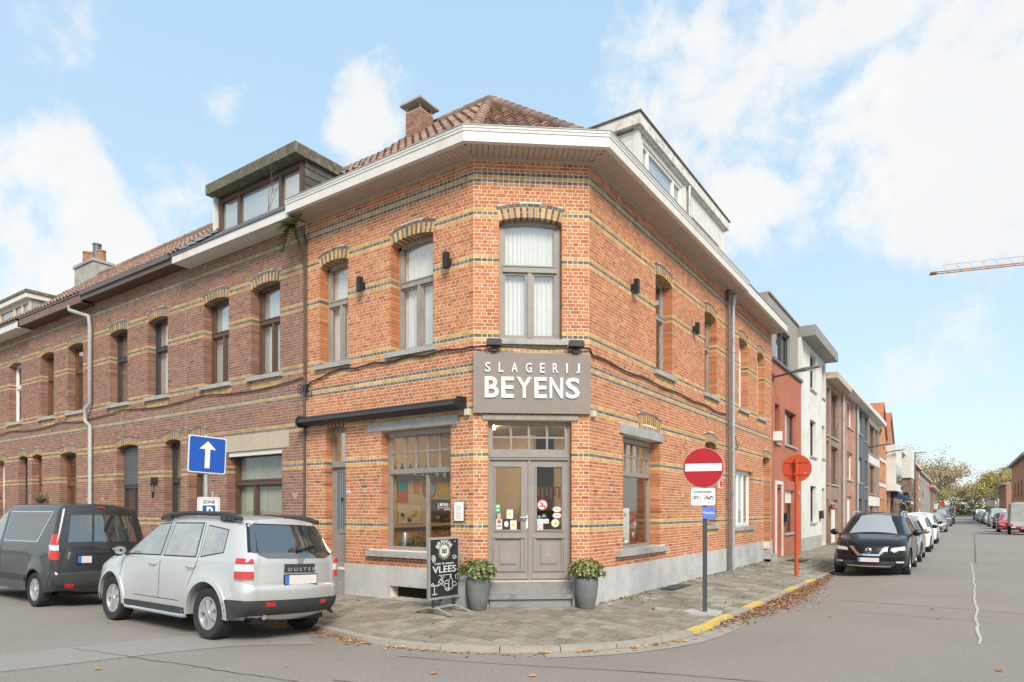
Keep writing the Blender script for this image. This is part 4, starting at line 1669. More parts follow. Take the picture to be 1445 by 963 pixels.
for x0, x1, z0, z1, c, lb in ((10.98, 11.32, 2.16, 2.42, 'poster_teal', 'teal square poster on the shop side wall'), (10.98, 11.32, 1.90, 2.15, 'poster_rust', 'rust red square poster below the teal one on the shop side wall'),
                              (12.42, 12.80, 2.08, 2.42, 'poster_yellow', 'yellow square poster on the shop side wall'), (11.98, 12.9, 1.42, 1.98, 'poster_photo', 'wide dark framed picture below the yellow poster in the shop'),
                              (11.55, 11.72, 2.12, 2.44, 'poster_orange', 'narrow orange poster left of the round plate in the shop'), (11.0, 11.75, 1.40, 1.82, 'poster_pale', 'pale framed print above the counter in the shop')):
    m = MB()
    m.box(-10.748, -10.725, x0, x1, z0, z1)
    p_ = link('poster', m.mesh('poster', MATS[c]), label=lb, cat='poster', group='posters in the shop')
    if c in ('poster_photo', 'poster_pale'):
        for q in range(6):
            m = MB()
            yy, zz = RND.uniform(x0 + .03, x1 - .2), RND.uniform(z0 + .03, z1 - .16)
            m.box(-10.724, -10.722 + .001 * q, yy, yy + RND.uniform(.06, .16), zz, zz + RND.uniform(.05, .13))
            obj('print', m, MATS[('sticker_grey', 'poster_yellow', 'poster_navy', 'sticker_black', 'curtain_grey', 'poster_rust')[q]], p_)
m = MB()
m.lathe([(.02, 0), (.24, .0), (.24, .02), (.02, .02)], (-10.745, 12.08, 2.22), 24, 'x')
p_ = link('wall_disc', m.mesh('wall_disc', MATS['poster_rust']), label='round blue plate with red rim hanging on the shop side wall', cat='plate')
m = MB()
m.lathe([(.02, 0), (.17, .0), (.17, .012), (.02, .012)], (-10.722, 12.08, 2.22), 24, 'x')
obj('centre', m, MATS['sticker_blue'], p_)
m = MB()
m.lathe([(.085, 0), (.07, .08), (.06, .22), (.05, .24)], (-8.55, 8.95, 1.05), 16)
obj('metal_jug', m, MATS['steel'], smooth=True, label='grey metal jug standing in the left display window', cat='jug')
mat('fir', rough=.8, attr=True)
gm = MB()
for _ in range(1500):
    x, y = RND.uniform(-8.72, -7.2), RND.uniform(8.86, 9.02)
    z = 1.02 + abs(RND.gauss(0, .11)) * (1 + .7 * math.sin(x * 9))
    a_ = RND.uniform(0, 6.28)
    gm.col = pick([(.05, .13, .04), (.07, .17, .05), (.10, .20, .07)])
    l = RND.uniform(.05, .1)
    d = Vector((math.cos(a_), math.sin(a_) * .4, RND.uniform(-.3, .6))) * l
    w_ = Vector((-d.y, d.x, .02)).normalized() * .012
    P_ = Vector((x, y, z))
    gm.add([tuple(P_ - w_), tuple(P_ + d), tuple(P_ + w_)], [(0, 1, 2)])
obj('fir_garland', gm, MATS['fir'], label='green fir garland lying along the bottom of the left display window', cat='garland')
m = MB()
m.box(-8.82, -7.18, 8.84, 9.3, .9, 1.0)
obj('window_shelf', m, MATS['wood_counter'], shop)
# goods in the side window and things behind the door
for k, (y0, y1, z0, z1, c, lb) in enumerate(((11.35, 11.62, 1.04, 1.62, 'sticker_blue', 'blue and white bottle poster standing in the side window'), (11.85, 12.35, 1.04, 1.75, 'curtain', 'white printed paper bag standing in the side window'),
                                             (12.4, 12.7, 1.04, 1.7, 'poster_rust', 'colourful printed bag at the far end of the side window'))):
    m = MB()
    m.box(XF - .52 - .05 * k, XF - .40, y0, y1, z0, z1)
    p_ = link('window_display', m.mesh('window_display', MATS[c]), label=lb, cat='display', group='goods in the side window')
    for q in range(5):
        m = MB()
        yy, zz = RND.uniform(y0, y1 - .1), RND.uniform(z0, z1 - .15)
        m.box(XF - .399, XF - .395 + .001 * q, yy, yy + RND.uniform(.05, .1), zz, zz + RND.uniform(.05, .14))
        obj('print', m, MATS[['white_letter', 'sticker_grey', 'sticker_yellow', 'fir_print', 'white_letter'][q] if q != 3 else 'sticker_green'], p_)
m = MB()
m.box(XF - .55, XF - .31, 11.15, 13.0, .9, 1.035)
obj('window_shelf', m, MATS['wood_counter'], shop)
t = thing('wall_panelling', 'brown wooden door frame deep inside the shop behind the right door leaf', 'door frame', (-6.4, 14.1, .5))
m = MB()
m.box(-7.0, -6.9, 14.1, 14.19, .5, 2.6)
m.box(-6.0, -5.9, 14.1, 14.19, .5, 2.6)
m.box(-6.899, -6.001, 14.1, 14.19, 2.5, 2.6)
obj('frame', m, MATS['wood_counter'], t)
m = MB()
m.box(-6.9, -6.0, 14.17, 14.195, .5, 2.5)
obj('door_leaf', m, MATS['brown_wood'], t)
t = thing('sausage_rail', 'rail of hanging sausages inside the shop above the slicer', 'sausage rail', (-7.9, 13.2, 2.2))
m = MB()
m.tube([(-8.4, 13.3, 2.25), (-7.3, 13.3, 2.25)], .012, 6)
obj('rail', m, MATS['black_metal'], t)
mat('sausage', (.16, .05, .03), .5)
for k in range(9):
    m = MB()
    x = -8.35 + .115 * k
    m.tube([(x, 13.3, 2.24), (x + .01, 13.3, 2.15 - .05 * (k % 3)), (x, 13.3, 2.05 - .07 * (k % 2))], .028, 8)
    obj('sausage', m, MATS['sausage'], t)
t = thing('meat_slicer', 'dark meat slicer and display on the counter behind the entrance', 'slicer', (-7.9, 12.2, .5))
m = MB()
m.box(-8.6, -6.9, 12.0, 12.6, .5, 1.45)
obj('base', m, MATS['brown_wood'], t)
m = MB()
m.lathe([(.05, 0), (.2, .01), (.2, .05), (.05, .06)], (-8.0, 12.2, 1.72), 20, 'y')
m.box(-8.2, -7.8, 12.1, 12.5, 1.45, 1.6)
obj('body', m, MATS['steel'], t)
# ------------------------------------------------------------------ fixtures on the corner building
sg = thing('shop_sign', 'grey-brown sign board with raised white letters above the corner entrance', 'sign', FC.p(CLEN / 2, .05, 3.3))
m = MB()
FC.box(m, -.012, CLEN + .012, .006, .075, 3.32, 4.325)
obj('board', m, MATS['taupe_sign'], sg)

def letters(word, u0, u1, z0, z1, pitch, wfac):
    """each raised letter is a part; advance widths follow the shapes"""
    ws = [wfac.get(c, 1) for c in word]
    tot = sum(ws)
    gap = pitch
    unit = (u1 - u0 - gap * (len(word) - 1)) / tot
    u = u0
    for c, w_ in zip(word, ws):
        text_on(FC, c, u, u + unit * w_, z0, z1, .076, MATS['white_letter'], 'letter', sg, bold=.018 if z1 - z0 > .2 else .008, depth=.022)
        u += unit * w_ + gap
letters('SLAGERIJ', .185, 1.765, 3.995, 4.155, .135, {'I': .28, 'J': .72, 'A': 1.08, 'G': 1.1, 'L': .85, 'E': .85, 'S': .95, 'R': .98})
letters('BEYENS', .178, 1.763, 3.572, 3.918, .045, {'E': .90, 'Y': 1.1, 'N': .98, 'S': 1.02})
for u, lb in ((.33, 'black floodlight above the left end of the shop sign'), (1.70, 'black floodlight above the right end of the shop sign')):
    t = thing('floodlight', lb, 'floodlight', FC.p(u, .1, 4.34), 'floodlights above the sign')
    m = MB()
    FC.box(m, u - .125, u + .125, .09, .20, 4.42, 4.50)
    FC.box(m, u - .11, u + .11, .10, .19, 4.50, 4.525)
    obj('lamp_head', m, MATS['black_metal'], t)
    m = MB()
    FC.box(m, u - .05, u + .05, .0, .12, 4.33, 4.40)
    m.tube([FC.p(u, .06, 4.36), FC.p(u, .14, 4.43)], .03, 8)
    obj('bracket', m, MATS['black_metal'], t)
for F, u, z, lb in ((FL, -9.284, 5.95, 'black up-down wall lamp between the two left upper windows'), (FL, -7.176, 5.94, 'black up-down wall lamp just left of the chamfered corner'),
                    (FR, 11.55, 5.95, 'black up-down wall lamp right of the chamfered corner'), (FR, 15.02, 5.95, 'black up-down wall lamp between the upper windows of the right front')):
    t = thing('wall_lamp', lb, 'wall lamp', F.p(u, .05, z), 'up-down wall lamps')
    m = MB()
    F.box(m, u - .045, u + .045, .07, .16, z - .13, z + .13)
    obj('lamp_body', m, MATS['black_metal'], t)
    m = MB()
    F.box(m, u - .035, u + .035, .004, .07, z - .05, z + .05)
    obj('wall_plate', m, MATS['black_metal'], t)
    m = MB()
    F.box(m, u - .035, u + .035, .08, .15, z + .129, z + .134)
    obj('lens', m, MATS['glass'], t)
# awning cassette over the display window
t = thing('awning', 'rolled up black awning in a long cassette above the display window', 'awning', (-8.8, YF - .1, 3.5))
m = MB()
prof = [(.03, 3.42), (.16, 3.40), (.24, 3.44), (.26, 3.50), (.22, 3.55), (.12, 3.585), (.03, 3.585)]
FLp = lambda x0, x1, pr: m.prism([FL.p(x0, o, z) for o, z in pr], [FL.p(x1, o, z) for o, z in pr])
FLp(-10.93, -6.86, prof)
obj('cassette', m, MATS['black_metal'], t, fix=True, smooth=30)
for x in (-10.97, -6.858):
    m = MB()
    FLp(x, x + .04, [(.01, 3.39), (.20, 3.37), (.27, 3.42), (.28, 3.52), (.23, 3.59), (.01, 3.61)])
    obj('end_cap', m, MATS['black_metal'], t, fix=True)
m = MB()
FL.box(m, -10.9, -6.88, .262, .272, 3.455, 3.51)
obj('front_rail', m, MATS['anthracite'], t)
# little things on the walls
for F, u, z, lb in ((FL, -6.78, 3.345, 'small cream junction box under the left end of the sign'), (FR, 9.93, 3.345, 'small cream junction box under the right end of the sign')):
    mat('cream_plastic', (.62, .58, .46), .5)
    m = MB()
    F.box(m, u - .05, u + .05, .004, .06, z - .055, z + .055)
    b_ = link('junction_box', m.mesh('junction_box', MATS['cream_plastic']), label=lb, cat='junction box', group='junction boxes by the sign')
    m = MB()
    F.box(m, u - .04, u + .04, .06, .07, z - .045, z + .045)
    obj('lid', m, MATS['cream_plastic'], b_)
t = thing('notice_case', 'white notice sheet in a clear case on the brick beside the display window', 'notice', FL.p(-6.96, .01, 1.55))
m = MB()
FL.box(m, -7.10, -6.84, .004, .03, 1.50, 1.88)
obj('case', m, MATS['glass'], t)
m = MB()
FL.box(m, -7.065, -6.865, .031, .033, 1.53, 1.845)
obj('sheet', m, MATS['white_letter'], t)
m = MB()
mat('grey_print', (.35, .35, .36), .8)
for k in range(9):
    FL.box(m, -7.03, -6.95 + RND.uniform(0, .06), .0335, .0342, 1.57 + .026 * k, 1.578 + .026 * k)
obj('lettering', m, MATS['grey_print'], t)
m = MB()
FL.box(m, -9.76, -9.66, .004, .012, 2.03, 2.09)
b_ = link('house_number', m.mesh('house_number', MATS['white_letter']), label='small white house number plate right of the side door', cat='number plate')
text_on(FL, '36', -9.745, -9.675, 2.04, 2.08, .0125, MATS['black_metal'], 'lettering', b_, depth=.002)
# downpipes
def pipe(F, pts, r, material, name, label, par=None, group=None, hopper=None, clips=()):
    m = MB()
    m.tube([F.p(*q) for q in pts], r, 12)
    t = link(name, m.mesh(name, MATS[material], 50), label=label, cat='downpipe', group=group)
    if hopper:
        h = MB()
        h.lathe([(r, -.18), (r * 1.7, -.08), (r * 1.8, .1), (r * 1.8, .12)], F.p(*hopper), 14)
        obj('hopper', h, MATS[material], t, smooth=40)
    for u, z in clips:
        c = MB()
        c.lathe([(r + .012, -.02), (r + .012, .02)], F.p(u, pts[1][1], z), 12)
        F.box(c, u - .012, u + .012, 0, pts[1][1], z - .012, z + .012)
        obj('bracket', c, MATS[material], t)
    return t
pipe(FR, [(17.62, .09, 7.5), (17.62, .09, .08)], .037, 'zinc_dark', 'downpipe', 'dark downpipe, left one of the pair on the right-hand front', hopper=(17.62, .09, 7.42), clips=[(17.62, 6), (17.62, 4), (17.62, 2)])
pipe(FR, [(17.98, .10, 7.5), (17.98, .10, .08)], .045, 'zinc', 'downpipe', 'grey zinc downpipe with hopper, right one of the pair on the right-hand front', hopper=(17.98, .10, 7.42), clips=[(17.98, 6), (17.98, 4), (17.98, 2.2)])
m = MB()
m.tube([(-10.985, YF - .03, 7.3), (-10.985, YF - .03, .1)], .028, 8)
m.tube([(-10.94, YF - .02, 7.2), (-10.95, YF - .02, 4.2)], .014, 6)
link('downpipe', m.mesh('downpipe', MATS['brown_wood']), label='thin dark pipe where the orange building meets the brown house', cat='downpipe')

def cable(pts, r, label, name='cable'):
    m = MB()
    m.tube(pts, r, 6)
    return link(name, m.mesh(name, MATS['black_metal']), label=label, cat='cable')
cl_ = [FL.p(-10.95 + 4.27 * k / 24, .03 + .008 * (k % 2), 4.22 + (.21 if k > 3 else .05 * k) + .022 * math.sin(k * 1.3)) for k in range(25)]
cl_ += [FC.p(CLEN * k / 8, .10 if 0 < k < 8 else .04, 4.41 + .02 * math.sin(k)) for k in range(9)]
cl_ += [FR.p(9.9 + 7.7 * k / 24, .03, 4.33 - .0035 * k + .02 * math.sin(k * 1.1)) for k in range(25)]
cable(cl_, .017, 'black cable run along the three fronts of the orange building above the sign')
cable([FL.p(-30 + 19 * k / 40, .03, 4.42 - .10 * abs(math.sin(k * .39)) - (.05 if k < 20 else 0)) for k in range(41)], .014, 'thin black cable sagging along the brown houses under the upper windows')
m = MB()
for k in range(4):
    m.tube([FL.p(-11.1 + .09 * k + .09 * math.cos(q * .7), .05, 4.18 + .1 * math.sin(q * .7) - .03 * k) for q in range(10)], .008, 5)
FL.box(m, -11.02, -10.9, .0, .06, 4.12, 4.26)
link('cable_coil', m.mesh('cable_coil', MATS['black_metal']), label='tangle of black cable at the joint between orange and brown brick', cat='cable')
cable([FR.p(18.2 + .5 * k / 8, .05, 3.6 + .16 * math.sin(k * .8)) for k in range(9)], .01, 'loose black cable loop right of the zinc downpipe')
m = MB()
FR.box(m, 16.98, 17.22, .004, .03, 2.28, 2.52)
b_ = link('wall_sign', m.mesh('wall_sign', MATS['white_pvc']), label='small white plate with red edge on the brick by the downpipes', cat='plate')
m = MB()
FR.box(m, 17.01, 17.19, .03, .034, 2.31, 2.49)
obj('print', m, MATS['sticker_red'], b_)
# fern growing in the gutter at the house joint
mat('fern', rough=.8, attr=True)
t = thing('fern', 'green and brown fern growing from the gutter at the house joint', 'fern', (-11.0, YF - .35, 7.3))
m = MB()
for k in range(34):
    a_ = RND.uniform(0, 6.28)
    el = RND.uniform(-.9, .7)
    L_ = RND.uniform(.25, .6)
    c0 = Vector((-11.0, YF - .30, 7.40))
    dv = Vector((math.cos(a_) * .9, -abs(math.sin(a_)) * .7, el)).normalized()
    col = pick([(.06, .12, .02), (.09, .16, .03), (.22, .12, .04), (.12, .14, .03)])
    for j in range(8):
        s0 = c0 + dv * L_ * j / 8 + Vector((0, 0, -.25 * (j / 8) ** 2))
        for sd_ in (1, -1):
            sid = dv.cross(Vector((0, 0, 1))).normalized() * sd_
            m.col = col
            tip = s0 + sid * .09 * (1 - j / 9) + dv * .05
            m.add([tuple(s0), tuple(s0 + dv * .05), tuple(tip)], [(0, 1, 2)])
obj('fronds', m, MATS['fern'], t)
m = MB()
m.tube([(-11.0, YF - .03, 6.7), (-11.0, YF - .16, 7.1), (-11.0, YF - .3, 7.42)], .03, 6)
obj('root', m, MATS['brown_wood'], t)

# ------------------------------------------------------------------ brown brick houses along the left street
def pot_plant(x, z, lb):
    t = thing('hanging_basket', lb, 'plant', (x, YF - .2, z))
    m = MB()
    m.lathe([(.06, -.02), (.13, .06), (.15, .13)], (x, YF - .2, z), 12)
    obj('pot', m, MATS['anthracite'], t)
    m = MB()
    for _ in range(90):
        m.col = pick([(.05, .09, .02), (.10, .13, .04), (.20, .14, .07)])
        p = Vector((x + RND.gauss(0, .11), YF - .2 + RND.gauss(0, .09), z + .14 + abs(RND.gauss(0, .06))))
        d = Vector((RND.uniform(-1, 1), RND.uniform(-1, 1), RND.uniform(-.3, 1))).normalized() * .06
        w_ = d.cross(Vector((.3, .2, 1))).normalized() * .02
        m.add([tuple(p), tuple(p + d * .5 + w_), tuple(p + d), tuple(p + d * .5 - w_)], [(0, 1, 2, 3)])
    obj('foliage', m, MATS['fern'], t)

def row_house(name, label, x0, x1, ups, downs, n_ind, blocks=(), spot=()):
    t = thing(name, label, 'house', ((x0 + x1) / 2, YF + 2, .1))
    b_ = Brickwork(BROWN, BROWN_W, YELD, BLKD)
    ops = [o for o, k in ups + downs]
    b_.wall(FL, x0, x1, 115, ops, list(blocks), [(o['u0'] - .02, o['u1'] + .02, o['z0'] - .25, o['z0'] - .09) for o, k in ups], spots=spot)
    m = MB()
    backing(FL, m, x0, x1, -.1, TOPZ + .02, [hole(o) for o in ops])
    for o in ops:
        if o['ring']:
            b_.arch(FL, o)
            b_.arch_mortar(FL, o, m)
    m.box(x0, x1, YF + .3, YF + .32, TOPZ, TOPZ + .02)
    m.box(x0, x0 + .2, YF + .301, YF + 6, -.1, TOPZ)
    m.box(x1 - .2, x1, YF + .301, YF + 6, -.1, TOPZ)
    obj('wall', m, MATS['mortar_brown'], t)
    b_.build(t, n_ind)
    slabs(FL, t, [x0 + .002, (x0 + x1) / 2 - .6, (x0 + x1) / 2 + .6, x1 - .002], .685, 'concrete') if not any(o['z0'] < .6 for o in ops) else None
    if any(o['z0'] < .6 for o in ops):
        cuts = sorted([(o['u0'], o['u1']) for o in ops if o['z0'] < .6])
        cur = x0 + .002
        for a_, c_ in cuts + [(x1 - .002, None)]:
            if a_ - cur > .05:
                slabs(FL, t, [cur, a_ - .003], .685, 'concrete')
            cur = c_
    for o, k in ups + downs:
        window(FL, t, o, **k)
    return t

def eave(t, x0, x1, off, z0, z1, material, soffit, lip=None):
    m = MB()
    FL.box(m, x0, x1, off - .04, off, z0, z1)
    obj('cornice', m, MATS[material], t)
    m = MB()
    FL.box(m, x0 + .002, x1 - .002, -.05, off - .042, z0 + .005, z0 + .03)
    obj('soffit', m, MATS[soffit], t)
    m = MB()
    FL.box(m, x0, x1, off - .25, off + .025, z1 + .002, z1 + .035)
    obj('gutter', m, MATS[lip or 'zinc_dark'], t)

brn = dict(frame='brown_wood', back='curtain', glass='glass_bright')
hA = row_house('brown_row_house', 'brown brick row house with white cornice and flat-roofed dormer next to the orange building', -15.5, -10.99,
               [(op(-12.84, -11.83, 4.625, 6.55), dict(zt=5.83, **brn)), (op(-14.715, -13.695, 4.625, 6.55), dict(zt=5.83, **brn))],
               [(op(-13.756, -11.765, .93, 3.02, 0, False), dict(frame='brown_wood', style='T', zt=2.32, mull=-13.0, back='curtain', backmat='curtain_grey', glass='glass_shop')),
                (op(-15.36, -14.567, .45, 3.40), dict(frame='brown_wood', style='H', zt=2.62, back='dark', sill=False))], 300,
               blocks=[(-13.9, -11.535, 3.03, 3.365)], spot=spots(-11.35, 1.95) + spots(-14.2, 1.95))
mat('render_patch', (.46, .40, .30), .9, nscale=2, namt=.08, bump=.2, bscale=60)
m = MB()
FL.box(m, -13.9, -11.535, -.1, .006, 3.028, 3.366)
obj('lintel', m, MATS['render_patch'], hA)
m = MB()
FL.box(m, -13.74, -11.78, -.16, -.03, 2.92, 3.018)
obj('shutter_box', m, MATS['white_trim'], hA)
eave(hA, -15.32, -10.985, .43, 7.52, 7.69, 'white_trim', 'white_trim')
DA = Facade((0, YF + .5), (1, 0), (0, -1))
m = MB()
m.box(-15.05, -11.72, YF - .15, YF + 3.2, 7.70, 7.74)
m.add([(-15.5, YF - .4, 7.73), (-10.99, YF - .4, 7.73), (-10.99, 11.75, 10.66), (-15.5, 11.75, 10.66)], [(0, 1, 2, 3)])
obj('roof', m, MATS['zinc_dark'], hA)
sm = MB()
SL = [(.16, .165, .175), (.13, .135, .145), (.20, .205, .21)]
sv_ = Vector((0, 12.15 - (YF - .4) - .4, 2.93))
roof_tiles(sm, (-15.5, YF - .4, 7.745), (1, 0, 0), sv_, 4.5, sv_.length, lambda a_, b_: a_ < .55, SL, .2, .25)
roof_tiles(sm, (-15.5, YF - .4, 7.745), (1, 0, 0), sv_, 4.5, sv_.length, lambda a_, b_: a_ > .55 and b_ > 2.6, TILES, .2, .25)
obj('roof_slates', sm, MATS['roof_tile'], hA, kind='stuff', smooth=30)
m = MB()
m.box(-15.0, -11.80, YF + .62, YF + 3.1, 7.7, 9.36)
dA = obj('dormer', m, MATS['brown_wood'], hA)
m = MB()
m.box(-15.12, -11.70, YF + .28, YF + 3.4, 9.362, 9.60)
obj('dormer_fascia', m, MATS['moss_fascia'], dA)
m = MB()
FA = Facade((0, YF + .60), (1, 0), (0, -1))
for a_, b_ in ((-14.98, -14.86), (-14.2, -14.1), (-12.62, -12.52), (-11.90, -11.82)):
    bar(FA, m, a_, b_, 7.95, 9.3, -.04, .06)
bar(FA, m, -14.859, -11.901, 9.2, 9.3, -.04, .05)
bar(FA, m, -14.859, -11.901, 7.95, 8.05, -.04, .05)
wA = obj('dormer_window', m, MATS['brown_wood'], dA)
for a_, b_ in ((-14.859, -14.2), (-14.1, -12.62), (-12.52, -11.9)):
    m = MB()
    FA.box(m, a_, b_, .0, .006, 8.05, 9.2)
    obj('pane', m, MATS['glass_bright'], wA)
    m = MB()
    FA.box(m, a_, b_, -.018, -.012, 8.05, 9.2)
    obj('curtain', m, MATS['curtain'], wA)
m = MB()
m.box(-15.08, -15.0, YF + .45, YF + .62, 7.75, 9.36)
obj('side_strip', m, MATS['white_trim'], dA)
# slate hung cheek: each slate a piece
sc_ = [(.10, .105, .085), (.085, .09, .075), (.12, .12, .095), (.09, .10, .08)]
for j in range(9):
    zz = 7.75 + .18 * j
    for i in range(9):
        y = YF + .60 + .30 * i - (.15 if j % 2 else 0)
        if zz < 7.6 + max(0, (y + .15 - YF)) * .83 - .1:
            continue
        m = MB()
        m.col = pick(sc_)
        y0_, y1_ = max(y, YF + .60), y + .292
        m.hexa([(-11.79, y0_, zz), (-11.79, y1_, zz), (-11.765, y1_, zz), (-11.765, y0_, zz), (-11.79, y0_, zz + .2), (-11.79, y1_, zz + .2), (-11.782, y1_, zz + .2), (-11.782, y0_, zz + .2)])
        obj('slate', m, MATS['slate'], dA)
# bare sapling on the dormer ledge
t = thing('sapling', 'bare sapling rooted in the gutter in front of the flat-roofed dormer', 'sapling', (-12.35, YF + .1, 7.8))
m = MB()
mat('twig', (.20, .15, .11), .9)
def twig(p, d, l, r, n):
    q = p + d * l
    m.tube([tuple(p), tuple(q)], r, 5, True, r * .6)
    if n:
        for _ in range(3):
            dd = (d + Vector((RND.gauss(0, .4), RND.gauss(0, .25), RND.gauss(.15, .25)))).normalized()
            twig(p + d * l * RND.uniform(.4, 1), dd, l * RND.uniform(.45, .7), r * .55, n - 1)
twig(Vector((-12.3, YF + .05, 7.75)), Vector((0, 0, 1)), .75, .012, 3)
obj('trunk', m, MATS['twig'], t)

ant = dict(frame='anthracite', glass='glass_bright')
hB = row_house('brown_row_house', 'brown brick row house with brown gutter and dark window frames behind the blue arrow sign', -20.25, -15.51,
               [(op(-19.35, -18.36, 4.61, 6.55), dict(zt=5.85, style='H', back='curtain', **ant, backmat='curtain_grey')), (op(-17.29, -16.32, 4.61, 6.55), dict(zt=5.85, style='H', back='curtain', **ant))],
               [(op(-18.957, -17.80, .92, 3.40), dict(style='T', zt=2.35, back='half', backmat='curtain_grey', **ant)), (op(-16.48, -15.73, .35, 3.40), dict(style='H', zt=2.45, back='curtain', sill=False, frame='anthracite', glass='glass_bright', backmat='curtain_grey'))], 0,
               spot=spots(-19.8, 2.0))
mat('shutter_dark', (.10, .105, .115), .5)
m = MB()
for k in range(16):
    FL.box(m, -18.93, -17.83, -.19, -.178 + .004 * (k % 2), 2.40 + .062 * k, 2.40 + .062 * k + .058)
obj('shutter_slats', m, MATS['shutter_dark'], hB, kind='stuff')
mat('gutter_brown', (.135, .105, .095), .55, nscale=2, namt=.08)
eave(hB, -20.22, -15.33, .35, 7.58, 7.82, 'gutter_brown', 'brown_wood')
m = MB()
FL.box(m, -20.22, -15.33, .27, .40, 7.70, 7.80)
obj('gutter_trough', m, MATS['gutter_brown'], hB)
hC = row_house('brown_row_house', 'brown brick row house with reddish timber cornice left of the white drainpipe', -27.8, -20.26,
               [(op(-26.46, -25.45, 4.64, 6.55), dict(zt=5.85, style='H', frame='white_pvc', back='half')), (op(-23.9, -22.95, 4.62, 6.55), dict(zt=5.85, style='H', frame='chestnut_wood', back='curtain', backmat='curtain_grey')),
                (op(-21.97, -20.98, 4.62, 6.55), dict(zt=5.85, style='H', frame='chestnut_wood', back='half'))],
               [(op(-25.68, -24.93, .35, 3.42), dict(style='H', zt=2.6, sill=False, back='dark', **ant)), (op(-24.59, -23.83, .35, 3.42), dict(style='H', zt=2.6, sill=False, back='dark', frame='chestnut_wood')),
                (op(-22.53, -21.42, .92, 3.38), dict(style='T', zt=2.5, back='half', frame='chestnut_wood')), (op(-27.6, -26.87, .92, 3.36), dict(style='H', zt=2.5, back='curtain', frame='white_pvc'))], 0,
               spot=spots(-20.7, 2.0) + spots(-23.2, 2.0))
mat('cornice_timber', (.20, .125, .095), .8, nscale=4, namt=.2, stretch=(.3, 1, 1))
eave(hC, -24.5, -20.24, .38, 7.52, 7.74, 'cornice_timber', 'brown_wood')
eave(hC, -27.8, -24.5, .45, 7.46, 7.66, 'white_trim', 'white_trim')
hD = row_house('brown_row_house', 'brown brick row house at the far left edge', -34, -27.81, [(op(-30, -29, 4.62, 6.55), dict(zt=5.85, style='H', frame='white_pvc', back='half'))], [(op(-30, -29, .92, 3.4), dict(zt=2.5, style='H', frame='white_pvc', back='half'))], 0)
eave(hD, -34, -27.82, .45, 7.46, 7.66, 'white_trim', 'white_trim')
for t, x0, x1 in ((hB, -20.25, -15.51), (hC, -27.8, -20.26)):
    m = MB()
    xe = -31 if t is hC else x0
    m.add([(x0, YF - .3, 7.8), (x1, YF - .3, 7.8), (x1, 11.75, 10.62), (x0, 11.75, 10.62), (x0, 15.0, 7.8), (x1, 15.0, 7.8)], [(0, 1, 2, 3), (3, 2, 5, 4), (0, 3, 4), (1, 5, 2)])
    obj('roof', m, MATS['zinc_dark'], t)
    m = MB()
    sv_ = Vector((0, 11.75 - (YF - .3), 2.82))
    roof_tiles(m, (x0, YF - .3, 7.82), (1, 0, 0), sv_, x1 - x0, sv_.length, lambda a_, b_: a_ < x1 - x0 - .05 and b_ < sv_.length, TILES, .22, .32)
    obj('roof_tiles', m, MATS['roof_tile'], t, kind='stuff', smooth=30)
    ridge(t, (x0, 11.75, 10.70), (x1, 11.75, 10.70), TILES, .12, .4)
m = MB()
m.add([(-34, YF - .3, 7.7), (-27.81, YF - .3, 7.7), (-27.81, 11.75, 10.4), (-34, 11.75, 10.4)], [(0, 1, 2, 3)])
obj('roof', m, MATS['zinc_dark'], hD)
t = thing('chimney', 'rendered grey chimney with four clay pots on the brown roof ridge', 'chimney', (-27.9, 11.9, 9.8))
m = MB()
m.box(-28.75, -27.15, 11.5, 12.2, 9.6, 11.28)
m.box(-28.8, -27.1, 11.45, 12.25, 11.2, 11.30)
obj('shaft', m, MATS['concrete'], t)
mat('clay_pot', (.36, .16, .10), .8, nscale=5, namt=.2)
for k, (x, h) in enumerate(((-28.5, .62), (-28.05, .5), (-27.65, .75), (-27.3, .42))):
    m = MB()
    m.lathe([(.17, 0), (.14, h - .08), (.16, h - .06), (.16, h)], (x, 11.85, 11.3), 12)
    obj('chimney_pot', m, MATS['zinc_dark' if k == 2 else 'clay_pot'], t, smooth=40)
# dormer of the house at the far left
m = MB()
m.box(-27.6, -25.0, YF + .15, YF + 2.4, 7.6, 8.62)
dC = obj('dormer', m, MATS['zinc'], hC)
m = MB()
m.box(-27.8, -24.9, YF - .05, YF + 2.7, 8.622, 8.78)
obj('dormer_fascia', m, MATS['white_trim'], dC)
m = MB()
m.box(-27.85, -24.85, YF - .08, YF + 2.75, 8.782, 8.87)
obj('dormer_roof', m, MATS['moss_fascia'], dC)
m = MB()
mat('cream_frame', (.56, .50, .41), .6)
F_ = Facade((0, YF + .14), (1, 0), (0, -1))
bar(F_, m, -27.6, -25.0, 7.7, 7.8, 0, .06)
bar(F_, m, -27.6, -25.0, 8.5, 8.62, 0, .06)
for x in (-27.6, -26.35, -25.7, -25.12):
    bar(F_, m, x, x + .12, 7.8, 8.5, 0, .06)
wC = obj('dormer_window', m, MATS['cream_frame'], dC)
for a_, b_ in ((-27.48, -26.35), (-26.23, -25.7), (-25.58, -25.12)):
    m = MB()
    F_.box(m, a_, b_, .012, .018, 7.8, 8.5)
    obj('pane', m, MATS['glass_bright'], wC)
mat('pipe_white', (.37, .37, .365), .5, nscale=3, namt=.08)
pipe(FL, [(-20.95, .38, 7.55), (-20.95, .36, 7.42), (-20.33, .12, 7.2), (-20.30, .10, 6.9), (-20.30, .10, 4.75), (-20.50, .14, 4.6), (-20.50, .14, 4.25), (-20.30, .10, 4.1), (-20.30, .10, .1)], .055, 'pipe_white', 'downpipe',
     'pale grey downpipe with a kink between two brown brick houses')
pot_plant(-27.0, 2.05, 'hanging basket with a dark plant on the brown house front at the far left')
pot_plant(-24.0 + .65, 1.95, 'grey pot with a trailing plant fixed left of the timber-framed window')
m = MB()
